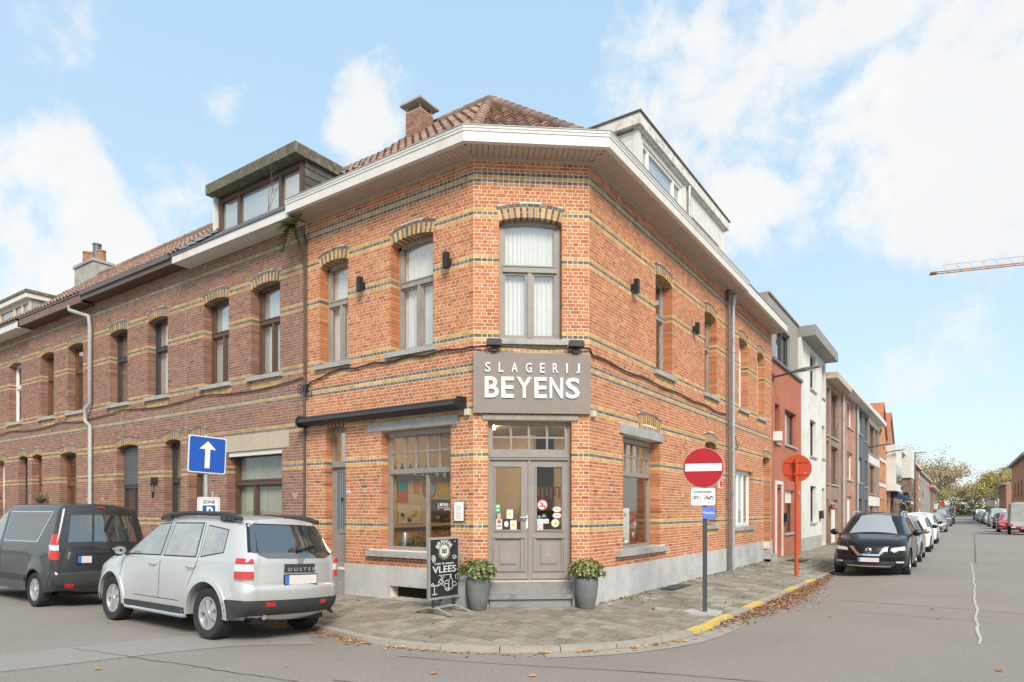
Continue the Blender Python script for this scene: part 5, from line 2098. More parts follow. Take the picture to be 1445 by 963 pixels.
m.lathe([(.012, -.0), (.012, .02)], (-17.1, YF - .02, 2.2), 8, 'y')
for k in range(7):
    m.tube([(-17.1 + .05 * k, YF - .03, 2.35), (-17.05 + .05 * k, YF - .04, 2.45 - .04 * (k % 3)), (-17.08 + .05 * k, YF - .03, 2.55)], .012, 5)
m.tube([(-17.0, YF - .03, 2.05), (-16.95, YF - .05, 2.18), (-17.0, YF - .03, 2.35)], .025, 6)
link('wall_ornament', m.mesh('wall_ornament', MATS['black_metal']), label='small dark metal wall ornament right of the shuttered window', cat='ornament')
# ------------------------------------------------------------------ second half of the right-hand front and the street beyond
h2 = thing('orange_row_house', 'orange banded brick row house with white ground floor window, right of the zinc downpipe', 'house', (XF - 2, 20.4, .1))
W3, W4 = op(18.901, 19.80, 4.62, 6.58), op(20.946, 21.80, 4.62, 6.58)
G3 = op(18.567, 20.40, 1.235, 2.87, 0, False)
D2 = op(21.60, 22.55, .45, 3.36, .07)
b2 = Brickwork(BRIGHT, BRIGHT_W, YEL, BLK)
b2.wall(FR, 18.01, 22.77, 115, [W3, W4, G3, D2], [(18.45, 20.5, 1.13, 1.235)], [ap(W3), ap(W4), ap(G3)])
m = MB()
backing(FR, m, 18.0, 22.78, -.1, TOPZ + .02, [hole(o) for o in (W3, W4, G3, D2)])
for o in (W3, W4, D2):
    b2.arch(FR, o)
    b2.arch_mortar(FR, o, m)
m.box(-11, XF - .3, 22.5, 22.77, -.1, TOPZ)
obj('wall', m, MATS['mortar_pale'], h2)
b2.build(h2, 0)
slabs(FR, h2, [18.1, 19.4, 20.5, 21.58], .72)
slabs(FR, h2, [22.57, 22.77], .72)
window(FR, h2, W3, 'white_pvc', style='H', zt=6.0, back='curtain')
window(FR, h2, W4, 'white_pvc', style='H', zt=6.0, back='curtain')
window(FR, h2, G3, 'white_pvc', style='C', ncol=3, back='curtain', recess=.12, ft=.08)
window(FR, h2, D2, 'white_pvc', style='H', zt=2.6, back='dark', sill=False, recess=.22)
for k, (z, o1) in enumerate(((.45, .0), (.30, .22), (.17, .42))):
    m = MB()
    FR.box(m, 21.6, 22.55, -.25, o1 + .02, -.05, z)
    obj('step', m, MATS['bluestone'], h2)
m = MB()
FR.box(m, 18.0, 22.86, .40, .48, EZ - .01, EZ + .225)
obj('cornice', m, MATS['white_trim'], h2)
m = MB()
FR.box(m, 18.002, 22.85, -.05, .40, EZ - .008, EZ + .02)
obj('soffit', m, MATS['soffit_beige'], h2)
m = MB()
FR.box(m, 18.0, 22.86, .30, .505, EZ + .227, EZ + .245)
obj('gutter', m, MATS['zinc'], h2)
m = MB()
m.add([(XF + .38, 18.0, EZ + .225), (XF + .38, 22.78, EZ + .225), (-8.3, 22.78, 10.7), (-8.3, 18, 10.7)], [(0, 1, 2, 3)])
obj('roof', m, MATS['zinc_dark'], h2)

mat('rust_paint', (.40, .135, .075), .85, nscale=1.5, namt=.08, bump=.3, bscale=60)
mat('white_render', (.66, .65, .61), .85, nscale=.8, namt=.06, dirt=((.50, .49, .45), .9, .5, .8))
mat('grey_panel', (.30, .275, .255), .7, nscale=1, namt=.05)
mat('slate_paint', (.105, .115, .125), .8, nscale=1.2, namt=.06)
mat('grey_fascia', (.27, .255, .24), .7, nscale=1.5, namt=.08)
brick_tex_mat('far_brown', (.24, .15, .105), (.30, .185, .13), (.36, .30, .25))
brick_tex_mat('far_pink', (.36, .16, .10), (.43, .20, .125), (.40, .31, .25))
brick_tex_mat('far_orange', (.46, .17, .07), (.52, .21, .09), (.50, .38, .28))
brick_tex_mat('far_dark', (.185, .125, .095), (.225, .155, .12), (.29, .24, .2))
mat('orange_tile', (.42, .15, .08), .8, nscale=3, namt=.2)

def far_house(name, label, y0, y1, ztop, material, wins, depth=7, o=0.0, roof=None, xf=XF, face=1, extra=None):
    """terraced house; wins: (y0, y1, z0, z1, frame material, style) cut as real openings with frame, pane and sill"""
    t = thing(name, label, 'house', (xf - face * 2, (y0 + y1) / 2, 0))
    F = Facade((xf + o * face, 0), (0, 1), (face, 0))
    m = MB()
    backing(F, m, y0 + .005, y1 - .005, -.1, ztop, [w[:4] for w in wins], 0, -.3)
    for a_, b_ in ((y0 + .005, y0 + .25), (y1 - .25, y1 - .005)):
        F.box(m, a_, b_, -depth, -.301, -.1, ztop)
    F.box(m, y0 + .251, y1 - .251, -depth, -depth + .2, -.1, ztop)
    obj('wall', m, MATS[material], t)
    m = MB()
    F.box(m, y0 + .26, y1 - .26, -1.2, -1.15, 0, ztop - .1)
    obj('room_backdrop', m, MATS['dark_void'], t)  # dark sheet painted as the unlit rooms behind all windows
    for a_, b_, z0, z1, fm, st in wins:
        m = MB()
        ft, fo, fb = .07, -.14, -.20
        bar(F, m, a_, a_ + ft, z0, z1, fb, fo)
        bar(F, m, b_ - ft, b_, z0, z1, fb, fo)
        bar(F, m, a_ + ft, b_ - ft, z0, z0 + ft, fb, fo)
        bar(F, m, a_ + ft, b_ - ft, z1 - ft, z1, fb, fo)
        if st in ('2', '2c', '2x'):
            mid = (a_ + b_) / 2
            bar(F, m, mid - .04, mid + .04, z0 + ft, z1 - ft, fb, fo)
        if st == '2x':
            for q in (1, 2):
                zz = z0 + (z1 - z0) * q / 3
                bar(F, m, a_ + ft, (a_ + b_) / 2 - .04, zz - .02, zz + .02, fb, fo)
                bar(F, m, (a_ + b_) / 2 + .04, b_ - ft, zz - .02, zz + .02, fb, fo)
        if st == 'p':
            zz = z0 + (z1 - z0) * .3
            bar(F, m, a_ + ft, b_ - ft, z0 + ft, zz, fb, fo - .01)
        if st == 'd':
            bar(F, m, a_ + ft, b_ - ft, z0 + ft, z1 - ft, fb + .01, fo - .02)
        w = obj('door' if st == 'd' else 'window', m, MATS[fm], t)
        if st != 'd':
            m = MB()
            F.box(m, a_ + ft, b_ - ft, fb + .02, fb + .026, z0 + ft, z1 - ft)
            obj('pane', m, MATS['glass_bright'], w)
            if st in ('c', '2c', 'b'):
                m = MB()
                F.box(m, a_ + .02, b_ - .02, fb - .06, fb - .05, z0, z1)
                obj('curtain', m, MATS['curtain'], w)
            m = MB()
            F.box(m, a_ - .06, b_ + .06, -.14, .06, z0 - .08, z0 - .003)
            obj('sill', m, MATS['bluestone'], w)
        if st == 's':
            m = MB()
            F.box(m, a_ + .01, b_ - .01, fo, fo + .03, z0 + (z1 - z0) * .7, z1)
            obj('roller_shutter', m, MATS['white_trim'], w)
    m = MB()
    if roof is None or roof[0] == 'flat':
        oh, h, rm = (roof[1:] if roof else (.3, .25, 'white_trim'))
        F.box(m, y0, y1 - .003, -depth, oh, ztop + .002, ztop + h)
        obj('cornice', m, MATS[rm], t)
    elif roof[0] == 'pitch':
        oh, hh, rm = roof[1:]
        P_ = lambda u, oo, z: F.p(u, oo, z)
        F.box(m, y0, y1 - .003, -.05, oh, ztop + .002, ztop + .2)
        obj('cornice', m, MATS['white_trim'], t)
        m = MB()
        m.add([P_(y0, oh, ztop + .21), P_(y1, oh, ztop + .21), P_(y1, -depth / 2, ztop + hh), P_(y0, -depth / 2, ztop + hh), P_(y0, -depth, ztop + .21), P_(y1, -depth, ztop + .21)],
              [(0, 1, 2, 3), (3, 2, 5, 4), (0, 3, 4), (1, 5, 2)])
        obj('roof', m, MATS[rm], t)
    elif roof[0] == 'gable':   # ridge runs away from the street, gable to the street
        hh, rm = roof[1:]
        mid = (y0 + y1) / 2
        P_ = lambda u, oo, z: F.p(u, oo, z)
        m.prism([P_(y0, -.25, ztop), P_(y1, -.25, ztop), P_(mid, -.25, ztop + hh)], [P_(y0, 0, ztop), P_(y1, 0, ztop), P_(mid, 0, ztop + hh)])
        obj('gable', m, MATS[material], t, fix=True)
        m = MB()
        m.hexa([P_(y0 - .1, .15, ztop - .05), P_(mid, .15, ztop + hh), P_(mid, -depth, ztop + hh), P_(y0 - .1, -depth, ztop - .05),
                P_(y0 - .1, .15, ztop + .1), P_(mid, .15, ztop + hh + .15), P_(mid, -depth, ztop + hh + .15), P_(y0 - .1, -depth, ztop + .1)])
        m.hexa([P_(y1 + .1, .15, ztop - .05), P_(mid, .15, ztop + hh - .001), P_(mid, -depth, ztop + hh - .001), P_(y1 + .1, -depth, ztop - .05),
                P_(y1 + .1, .15, ztop + .1), P_(mid, .15, ztop + hh + .149), P_(mid, -depth, ztop + hh + .149), P_(y1 + .1, -depth, ztop + .1)])
        obj('roof', m, MATS[rm], t, fix=True)
    return t, F

AN, BW, WP, TP = 'anthracite', 'brown_wood', 'white_pvc', 'taupe_paint'
t, F = far_house('rust_house', 'rust red painted house with a set-back grey top storey', 22.79, 27.68, 6.72, 'rust_paint',
                 [(23.255, 23.95, 4.03, 5.35, AN, '2'), (24.79, 26.73, 4.1, 5.36, AN, 'c'), (23.36, 24.19, .2, 2.5, TP, 'd'), (24.79, 26.37, .9, 2.45, AN, 's')], roof=('flat', .08, .10, 'zinc_dark'))
F3 = Facade((XF - .12, 0), (0, 1), (1, 0))
m = MB()
backing(F3, m, 22.8, 27.67, 6.822, 8.96, [(23.95, 26.25, 6.95, 8.25)], 0, -.25)
F3.box(m, 22.8, 23.0, -6, -.251, 6.822, 8.96)
F3.box(m, 27.47, 27.67, -6, -.251, 6.822, 8.96)
F3.box(m, 22.8, 27.67, -6, .06, 8.962, 9.02)
up_ = obj('top_storey', m, MATS['grey_panel'], t)
m = MB()
for a_ in (23.95, 25.2, 26.15):
    bar(F3, m, a_, a_ + .1, 6.95, 8.25, -.2, -.1)
bar(F3, m, 24.05, 25.2, 6.95, 7.05, -.2, -.1)
bar(F3, m, 25.3, 26.15, 6.95, 7.05, -.2, -.1)
bar(F3, m, 24.05, 25.2, 8.15, 8.25, -.2, -.1)
bar(F3, m, 25.3, 26.15, 8.15, 8.25, -.2, -.1)
wv = obj('window', m, MATS[AN], up_)
m = MB()
F3.box(m, 24.05, 26.15, -.17, -.164, 7.05, 8.15)
obj('pane', m, MATS['glass_bright'], wv)
m = MB()
F3.box(m, 23.9, 26.3, -.32, -.30, 6.9, 8.3)
obj('curtain', m, MATS['curtain_grey'], wv)
m = MB()
F.box(m, 23.24, 23.36, .002, .05, .1, 2.6)
F.box(m, 24.19, 24.31, .002, .05, .1, 2.6)
F.box(m, 23.24, 24.31, .002, .05, 2.602, 2.72)
obj('door_surround', m, MATS['white_render'], t)
m = MB()
F.box(m, 24.5, 24.72, .002, .14, 1.3, 1.62)
b_ = link('letter_box', m.mesh('letter_box', MATS['black_metal']), label='black letter box on the rust red house beside its door', cat='letter box')
m = MB()
F.box(m, 23.0, 23.2, .002, .25, 4.05, 4.35)
link('wall_unit', m.mesh('wall_unit', MATS['white_pvc']), label='small white ventilation unit under the narrow window of the rust red house', cat='unit')
t, F = far_house('white_house', 'white rendered three-storey house with a projecting grey flat roof', 27.69, 33.38, 8.55, 'white_render',
                 [(29.5, 30.85, 6.82, 8.33, AN, '1'), (29.5, 30.9, 4.0, 5.53, AN, '1'), (29.6, 30.9, 1.2, 2.75, AN, '1'), (32.37, 33.1, 6.85, 8.33, AN, '1'), (32.37, 33.1, 4.1, 5.57, AN, '1'), (32.37, 33.15, .15, 2.72, AN, 'd')],
                 roof=('flat', .52, .42, 'grey_fascia'))
m = MB()
F.box(m, 27.7, 32.36, .002, .02, -.05, .62)
obj('plinth_slab', m, MATS['concrete'], t)
m = MB()
F.box(m, 31.6, 31.95, .002, .15, 1.35, 1.7)
link('letter_box', m.mesh('letter_box', MATS['black_metal']), label='black letter box on the white house beside its dark door', cat='letter box')
t, F = far_house('brown_house', 'narrow brown brick house with tall windows and garage door, right of the white house', 33.39, 38.2, 7.85, 'far_brown',
                 [(33.6, 34.25, 5.3, 7.5, BW, '1'), (34.95, 37.16, 5.3, 7.58, BW, 'p'), (33.6, 34.25, 3.0, 5.0, BW, '1'), (34.95, 37.16, 3.0, 4.88, BW, 'p'), (34.95, 37.0, .1, 2.25, WP, 'd'), (33.7, 34.4, .1, 2.25, BW, 'd')],
                 roof=('flat', .5, .28, 'soffit_beige'))
t, F = far_house('pink_house', 'pinkish brick house with white shuttered windows', 38.21, 43.97, 8.1, 'far_pink',
                 [(40.3, 42.76, 6.4, 7.98, WP, 'b'), (40.3, 42.76, 3.45, 5.0, WP, 'b'), (40.3, 42.33, .1, 2.5, WP, 'd'), (38.6, 39.3, 6.4, 7.95, BW, '1'), (38.6, 39.3, 3.45, 5.0, BW, '1'), (38.6, 39.4, .1, 2.4, BW, 'd')],
                 roof=('flat', .5, .26, 'white_trim'))
t, F = far_house('slate_grey_house', 'dark grey painted house with white barred windows', 43.98, 50.43, 8.12, 'slate_paint',
                 [(44.4, 47.0, 6.5, 7.9, WP, '2x'), (44.4, 47.0, 3.45, 5.02, WP, '2x'), (44.8, 47.0, .1, 2.45, AN, '2'), (48.6, 49.6, 6.3, 7.9, AN, '1'), (48.6, 49.6, 3.3, 5.0, AN, '1'), (48.6, 49.6, .1, 2.4, AN, 'd')],
                 roof=('flat', .5, .26, 'white_trim'))
t, F = far_house('banded_house', 'brown house with white bands and large dark windows', 50.44, 57.76, 8.15, 'far_brown',
                 [(51.3, 54.6, 5.7, 7.7, BW, '2'), (51.3, 54.6, 2.9, 4.9, BW, '2'), (51.3, 54.0, .1, 2.0, BW, 'd'), (55, 56.6, 5.7, 7.7, BW, '1'), (55, 56.6, .1, 2.0, WP, 'd')], roof=('flat', .5, .3, 'white_trim'))
m = MB()
for z0, z1 in ((2.05, 2.7), (5.0, 5.55), (7.75, 8.14)):
    F.box(m, 50.5, 57.7, .002, .03, z0, z1)
obj('white_band', m, MATS['white_render'], t)
t, F = far_house('orange_brick_house', 'orange brick house with white cornice and steep tiled roof', 57.77, 63.2, 7.6, 'far_orange',
                 [(58.6, 59.6, 4.2, 6.9, BW, '1'), (60.6, 61.9, 4.2, 6.9, BW, '1'), (58.6, 59.6, .3, 2.6, BW, '1'), (60.6, 61.9, .1, 2.6, BW, 'd')], roof=('gable', 2.7, 'orange_tile'))
m = MB()
for z0 in (3.6, 5.6):
    F.box(m, 57.8, 63.1, .002, .05, z0, z0 + .25)
obj('white_band', m, MATS['white_render'], t)
t, F = far_house('bay_fronted_house', 'house with white panelled upper bay and brick below', 63.21, 71.0, 7.4, 'far_pink',
                 [(64.2, 66, .3, 2.6, BW, '1'), (67.5, 69.5, .3, 2.6, BW, '1')], roof=('gable', 2.9, 'orange_tile'))
m = MB()
F.box(m, 63.6, 70.6, .0, .7, 3.4, 7.3)
by = obj('bay', m, MATS['white_render'], t)
m = MB()
for a_ in (64, 66.2, 68.4):
    F.box(m, a_, a_ + 1.9, .702, .73, 4.0, 5.6)
obj('window', m, MATS['glass_bright'], by)
t = thing('shop_awning', 'small dark blue awning over a shop front down the street', 'awning', (XF + .5, 70, 2.7))
mat('navy', (.02, .05, .12), .6)
m = MB()
m.prism([(XF + .02, 68, 2.9), (XF + 1.3, 68, 2.55), (XF + 1.3, 68, 2.85), (XF + .02, 68, 3.6)], [(XF + .02, 71, 2.9), (XF + 1.3, 71, 2.55), (XF + 1.3, 71, 2.85), (XF + .02, 71, 3.6)])
obj('cover', m, MATS['navy'], t, fix=True)
m = MB()
m.box(XF + .02, XF + .9, 69.0, 69.2, 3.6, 3.9)
obj('sign_board', m, MATS['navy'], t)
t, F = far_house('dark_brick_house', 'dark brown brick house with pale boxed-out upper bay', 71.01, 98.0, 7.6, 'far_dark',
                 [(73, 75, 4.2, 6, BW, '1'), (73, 75, .2, 2.4, BW, '1'), (77, 79, .1, 2.4, BW, 'd'), (91, 93, .2, 2.4, BW, '1'), (94, 96, 3.6, 5.4, BW, '1')], roof=('pitch', .4, 1.8, 'grey_fascia'))
m = MB()
F.box(m, 81, 89, .0, .9, 5.2, 8.2)
F.box(m, 81, 89, .0, .7, 2.4, 2.9)
by = obj('bay', m, MATS['white_render'], t)
m = MB()
F.box(m, 81.2, 88.8, .0, .86, 2.902, 5.198)
obj('panel', m, MATS['far_dark'], by)
m = MB()
F.box(m, 82, 84, .865, .9, 3.2, 5.0)
F.box(m, 86, 88, .865, .9, 3.2, 5.0)
obj('window', m, MATS['glass_bright'], by)
t, F = far_house('striped_house', 'house with orange and white striped brick piers', 98.01, 117.2, 7.8, 'far_brown',
                 [(100, 102, 4.2, 6.2, BW, '1'), (104, 106, 4.2, 6.2, BW, '1'), (100, 102, .3, 2.5, BW, '1'), (104, 106, .3, 2.5, BW, '1'), (109, 111, .1, 2.5, BW, 'd'), (109, 111, 4.2, 6.2, BW, '1')], roof=('flat', .4, .3, 'white_trim'))
m = MB()
F.box(m, 113, 116.5, .002, .1, 0, 7.7)
pr_ = obj('pier', m, MATS['far_orange'], t)
m = MB()
for k in range(4):
    F.box(m, 112.9, 116.6, .1, .14, 1.5 + 1.7 * k, 1.9 + 1.7 * k)
obj('stripe', m, MATS['white_render'], pr_)
mat('grey_render', (.34, .33, .30), .85, nscale=.5, namt=.1)
t, F = far_house('grey_terrace_house', 'grey rendered terrace house with tall windows far down the street', 117.21, 160, 7.6, 'grey_render',
                 [(121 + 7 * k, 124 + 7 * k, z, z + 2.4, AN, '1') for k in range(5) for z in (.4, 4.2)], roof=('pitch', .4, 1.2, 'grey_fascia'))
t, F = far_house('red_roofed_house', 'dark fronted house with a steep red roof at the far end of the row', 160.01, 200, 6.6, 'far_dark', [(166, 170, 3.6, 5.4, AN, '1'), (176, 180, 3.6, 5.4, AN, '1')], roof=('pitch', .8, 5.2, 'orange_tile'))
m = MB()
F.box(m, 186, 196, .0, .5, 0, 3.4)
obj('garage', m, MATS['white_render'], t)
# right-hand side of the street, far off
for k, (nm, lb, y0, y1, zt, mt_) in enumerate((('brick_villa', 'orange brick house on the right side of the street near the picture edge', 96, 126, 8.2, 'far_orange'),
                                              ('brick_villa', 'pinkish house with pale flat roof on the right side, farther down', 140, 165, 6.2, 'far_pink'))):
    t, F = far_house(nm, lb, y0, y1, zt, mt_, [(y0 + 3 + 6 * q, y0 + 5.2 + 6 * q, z, z + 1.9, AN, '1') for q in range(4) for z in (.6, 3.7)], xf=6.5, face=-1, roof=('flat', .5, .35, 'grey_fascia'))
# yellow shop sign on the near villa
m = MB()
m.box(5.6, 6.45, 100, 100.15, 2.6, 3.0)
link('projecting_sign', m.mesh('projecting_sign', MATS['yellow_paint']), label='small yellow projecting sign on the orange house at the right', cat='sign')

# wall-mounted and standing street lamps
def arm_lamp(y, z, ln, label, x0=XF):
    t = thing('street_lamp', label, 'street lamp', (x0, y, z), 'street lamps on the house fronts')
    m = MB()
    m.tube([(x0, y, z), (x0 + .25, y, z + .03), (x0 + ln * .55, y, z + .12)], .035, 8)
    m.box(x0, x0 + .05, y - .06, y + .06, z - .12, z + .12)
    obj('arm', m, MATS['anthracite'], t)
    m = MB()
    m.prism([(x0 + ln * .45, y - .05, z + .07), (x0 + ln * .7, y - .13, z + .10), (x0 + ln, y - .10, z + .17), (x0 + ln, y + .10, z + .17), (x0 + ln * .7, y + .13, z + .10), (x0 + ln * .45, y + .05, z + .07)],
            [(x0 + ln * .45, y - .05, z + .14), (x0 + ln * .7, y - .11, z + .19), (x0 + ln, y - .08, z + .21), (x0 + ln, y + .08, z + .21), (x0 + ln * .7, y + .11, z + .19), (x0 + ln * .45, y + .05, z + .14)])
    obj('lamp_head', m, MATS['zinc_dark'], t)
    m = MB()
    m.box(x0 + ln * .72, x0 + ln * .96, y - .07, y + .07, z + .085, z + .115)
    obj('lens', m, MATS['white_pvc'], t)
arm_lamp(22.9, 6.15, 1.45, 'grey wall-mounted street lamp at the joint of the orange and rust red houses')
arm_lamp(50.4, 6.0, 1.5, 'grey wall-mounted street lamp on the slate grey house')
arm_lamp(63.3, 6.6, 1.3, 'grey wall-mounted street lamp by the white panelled bay')
t = thing('street_lamp', 'tall dark lamp post standing by the pale boxed-out bay', 'street lamp', (-3.6, 74, .1))
m = MB()
m.tube([(-3.6, 74, 0), (-3.6, 74, 7.3)], .07, 8, True, .045)
obj('pole', m, MATS['anthracite'], t)
m = MB()
m.box(-3.62, -2.7, 73.93, 74.07, 7.27, 7.33)
obj('lamp_head', m, MATS['anthracite'], t)
for y, h, lb in ((38.25, 7.8, 'grey downpipe between the brown and the pinkish house'), (44.0, 8.0, 'white downpipe between the pinkish and the slate grey house')):
    m = MB()
    m.tube([(XF + .1, y, h), (XF + .1, y, .1)], .06, 8)
    link('downpipe', m.mesh('downpipe', MATS['pipe_white' if y > 40 else 'zinc']), label=lb, cat='downpipe')
m = MB()
m.lathe([(.1, 0), (.16, .05), (.16, .25), (.1, .3)], (XF + .2, 36.0 - 1.6, 1.75), 10)
link('hanging_pot', m.mesh('hanging_pot', MATS['clay_pot']), label='terracotta pot hanging beside the pale garage door of the brown house', cat='pot')
m = MB()
m.box(XF + .9, XF + 1.0, 128, 131, 5.0, 5.9)
link('pennant_sign', m.mesh('pennant_sign', MATS['sticker_red']), label='pinkish red sign board on the grey terrace far down the street', cat='sign')
# ------------------------------------------------------------------ vehicles
import numpy as np
mat('paint_silver', (.57, .57, .565), .34, .45, coat=.6)
mat('paint_black', (.008, .008, .009), .3, 0, coat=.65, spec=.1)
mat('car_windscreen', (.30, .31, .30), .03, 0, spec=1.0)  # pale base colour paints in the sky mirrored by the glass
mat('paint_charcoal', (.026, .027, .031), .35, .1, coat=.7, dirt=((.075, .07, .06), 3.5, .60, .85))
mat('paint_white', (.74, .74, .73), .3, 0, coat=.8)
mat('paint_greige', (.30, .27, .255), .3, .5, coat=.8)
mat('paint_grey', (.16, .165, .17), .3, .5, coat=.8)
mat('paint_navy', (.03, .05, .10), .3, .4, coat=.8)
mat('paint_red', (.50, .02, .02), .3, .1, coat=.8)
mat('tyre', (.022, .022, .023), .85, nscale=20, namt=.2)
mat('alloy', (.56, .56, .56), .38, .7, nscale=9, namt=.06)
mat('car_plastic', (.035, .036, .038), .65, nscale=6, namt=.1)
mat('car_black', (.008, .008, .009), .35)
mat('car_glass', (.028, .034, .034), .02, 0, spec=.9)
mat('car_glass_sky_tint', (.24, .255, .245), .03, 0, spec=1.0, nscale=.9, namt=.25)  # lighter, mottled base colour imitates sky reflections on the glass
mat('chrome', (.75, .75, .76), .12, 1.0)
mat('tail_red', (.50, .012, .010), .15, coat=1)
mat('lens_clear', (.62, .64, .65), .08, .3, coat=1)
mat('plate_white', (.66, .60, .585), .5)
mat('plate_blue', (.03, .16, .55), .5)
mat('door_gap', (.02, .02, .02), .8)
mat('trailer_canvas', (.33, .34, .33), .8, nscale=3, namt=.15)

for n_ in ('car_glass', 'car_glass_sky_tint', 'car_windscreen'):
    MATS[n_].node_tree.nodes['Principled BSDF'].inputs['IOR'].default_value = 2.1

def catmull(pts, n=4, closed=False):
    """smooth a polyline; a point given with a third value keeps its corner"""
    o = []
    for i in range(len(pts) - 1):
        p1, p2 = pts[i], pts[i + 1]
        p0 = pts[i - 1] if i > 0 and len(p1) == 2 else p1
        p3 = pts[i + 2] if i + 2 < len(pts) and len(p2) == 2 else p2
        for k in range(n):
            t = k / n
            o.append(tuple(.5 * ((2 * p1[j]) + (p2[j] - p0[j]) * t + (2 * p0[j] - 5 * p1[j] + 4 * p2[j] - p3[j]) * t * t + (3 * p1[j] - p0[j] - 3 * p2[j] + p3[j]) * t ** 3) for j in (0, 1)))
    o.append(tuple(pts[-1][:2]))
    return o

class CarBody:
    """body with a side outline (x forward, z up) and a half-width w(x, z); skin = two sides + a ribbon along the outline"""
    def __init__(s, top, sill, xr, xf, R, zw, belt, half, roofhalf, zroof, rear_r=.16, front_r=.22, roof_r=.09, taper_f=.10, taper_r=.05, flare=.02):
        s.xr, s.xf, s.belt, s.half, s.roofhalf, s.zroof, s.R, s.zw = xr, xf, belt, half, roofhalf, zroof, R, zw
        s.tf, s.tr, s.flare = taper_f, taper_r, flare
        top = catmull(top, 5)
        s.x0, s.x1 = min(p[0] for p in top), max(p[0] for p in top)

        def arch(xc):
            a0 = math.asin(max(-1, (sill - zw) / R))
            return [(xc + R * math.cos(a), zw + R * math.sin(a)) for a in [a0 + (math.pi - 2 * a0) * k / 16 for k in range(17)]]
        bot = arch(xf) + [(xf - R - (xf - xr - 2 * R) * k / 6, sill) for k in range(1, 6)] + arch(xr)
        s.out = [Vector((p[0], p[1])) for p in top + bot]
        s.ntop = len(top)
        s.rr = []
        for i in range(s.ntop - 1):
            a, b = s.out[i], s.out[i + 1]
            d = (b - a).normalized()
            steep = abs(d.y)
            side = rear_r if (a.x + b.x) / 2 < 0 else front_r
            s.rr.append(roof_r * (1 - steep) + side * steep)
        o_ = np.array([(q.x, q.y) for q in s.out[:s.ntop]])
        s.A, s.D = o_[:-1], o_[1:] - o_[:-1]
        s.L2 = np.maximum((s.D ** 2).sum(1), 1e-9)
        s.RR = np.array(s.rr)
        s.arc = [0]
        for i in range(1, s.ntop):
            s.arc.append(s.arc[-1] + (s.out[i] - s.out[i - 1]).length)

    def base(s, x, z):
        zb = s.belt(x)
        w = s.half
        if z < zb:
            t = (zb - z) / max(zb - .2, .1)
            w = s.half - .055 * max(0, t - .55) ** 1.5 * 2.2 - .012 * (1 - min(1, t * 3)) ** 2 * 1
        else:
            w = s.half - .012 - (z - zb) / max(s.zroof - s.belt(0), .1) * (s.half - s.roofhalf)
        u = max(0, (x - s.xf * .55) / (s.x1 - s.xf * .55))
        w -= s.tf * u * u
        u = max(0, (s.xr * .6 - x) / (s.xr * .6 - s.x0))
        w -= s.tr * u * u
        for xc in (s.xr, s.xf):
            d = math.hypot(x - xc, z - s.zw)
            if z < zb:
                w += s.flare * math.exp(-((d - s.R) / .12) ** 2) * min(1, (zb - z) / .25)
        return w

    def w(s, x, z):
        b = s.base(x, z)
        px_, pz_ = x - s.A[:, 0], z - s.A[:, 1]
        t = np.clip((px_ * s.D[:, 0] + pz_ * s.D[:, 1]) / s.L2, 0, 1)
        d = np.hypot(px_ - s.D[:, 0] * t, pz_ - s.D[:, 1] * t)
        q = np.maximum(s.RR - d, 0)
        f = float(np.max(np.where(d < s.RR, s.RR - np.sqrt(np.maximum(s.RR ** 2 - q ** 2, 0)), 0)))
        return max(.05, b - f)

    def nrm(s, i):
        n = len(s.out)
        t = (s.out[(i + 1) % n] - s.out[i - 1]).normalized()
        return Vector((-t.y, t.x))      # outline runs rear -> roof -> front: outward is left of travel... fixed below

    def build(s, name, material, parent):
        n = len(s.out)
        m = MB()
        W0 = [s.w(p.x, p.y) if i < s.ntop else s.base(p.x, p.y) for i, p in enumerate(s.out)]
        s.W0 = W0
        ts = (0, .006, .015, .03, .05, .08, .12, .18, .27, .4, .6, .8, 1)
        xa, xb = s.x0 + .45, s.x1 - .5
        for sg in (1, -1):
            rows = []
            for t in ts:
                row = []
                for i, p in enumerate(s.out):
                    ax = min(max(p.x, xa), xb)
                    a = Vector((ax, s.belt(ax)))
                    q = p + (a - p) * t
                    wv = W0[i] if t == 0 else s.w(q.x, q.y)
                    row.append((q.x, sg * wv, q.y))
                rows.append(row + [row[0]])
            m.grid(rows if sg == 1 else rows[::-1])
        fs = [-1, -.95, -.87, -.75, -.6, -.4, -.2, 0, .2, .4, .6, .75, .87, .95, 1]
        rows = []
        for i in list(range(n)) + [0]:
            rows.append([s.rib_i(i, f, 0) for f in fs])
        m.grid(rows)
        return obj(name, m, MATS[material], parent, smooth=50, fix=True)

    def crown(s, i):
        if i >= s.ntop:
            return 0
        p = s.out[i]
        a, b = s.out[max(i - 1, 0)], s.out[min(i + 1, s.ntop - 1)]
        d = (b - a).normalized()
        return .035 + .045 * abs(d.y)

    def rib_i(s, i, f, off):
        p = s.out[i]
        nn = s.nrm(i)
        c = s.crown(i) * (1 - f * f)
        q = p + nn * (c + off)
        return (q.x, f * s.W0[i], q.y)

    def rib(s, a, f, off):
        for i in range(s.ntop - 1):
            if s.arc[i] <= a <= s.arc[i + 1] + 1e-9:
                t = (a - s.arc[i]) / max(s.arc[i + 1] - s.arc[i], 1e-9)
                return Vector(s.rib_i(i, f, off)).lerp(Vector(s.rib_i(i + 1, f, off)), t)

    def near(s, x, z):
        b = min(range(s.ntop), key=lambda i: (s.out[i].x - x) ** 2 + (s.out[i].y - z) ** 2)
        return s.arc[b]

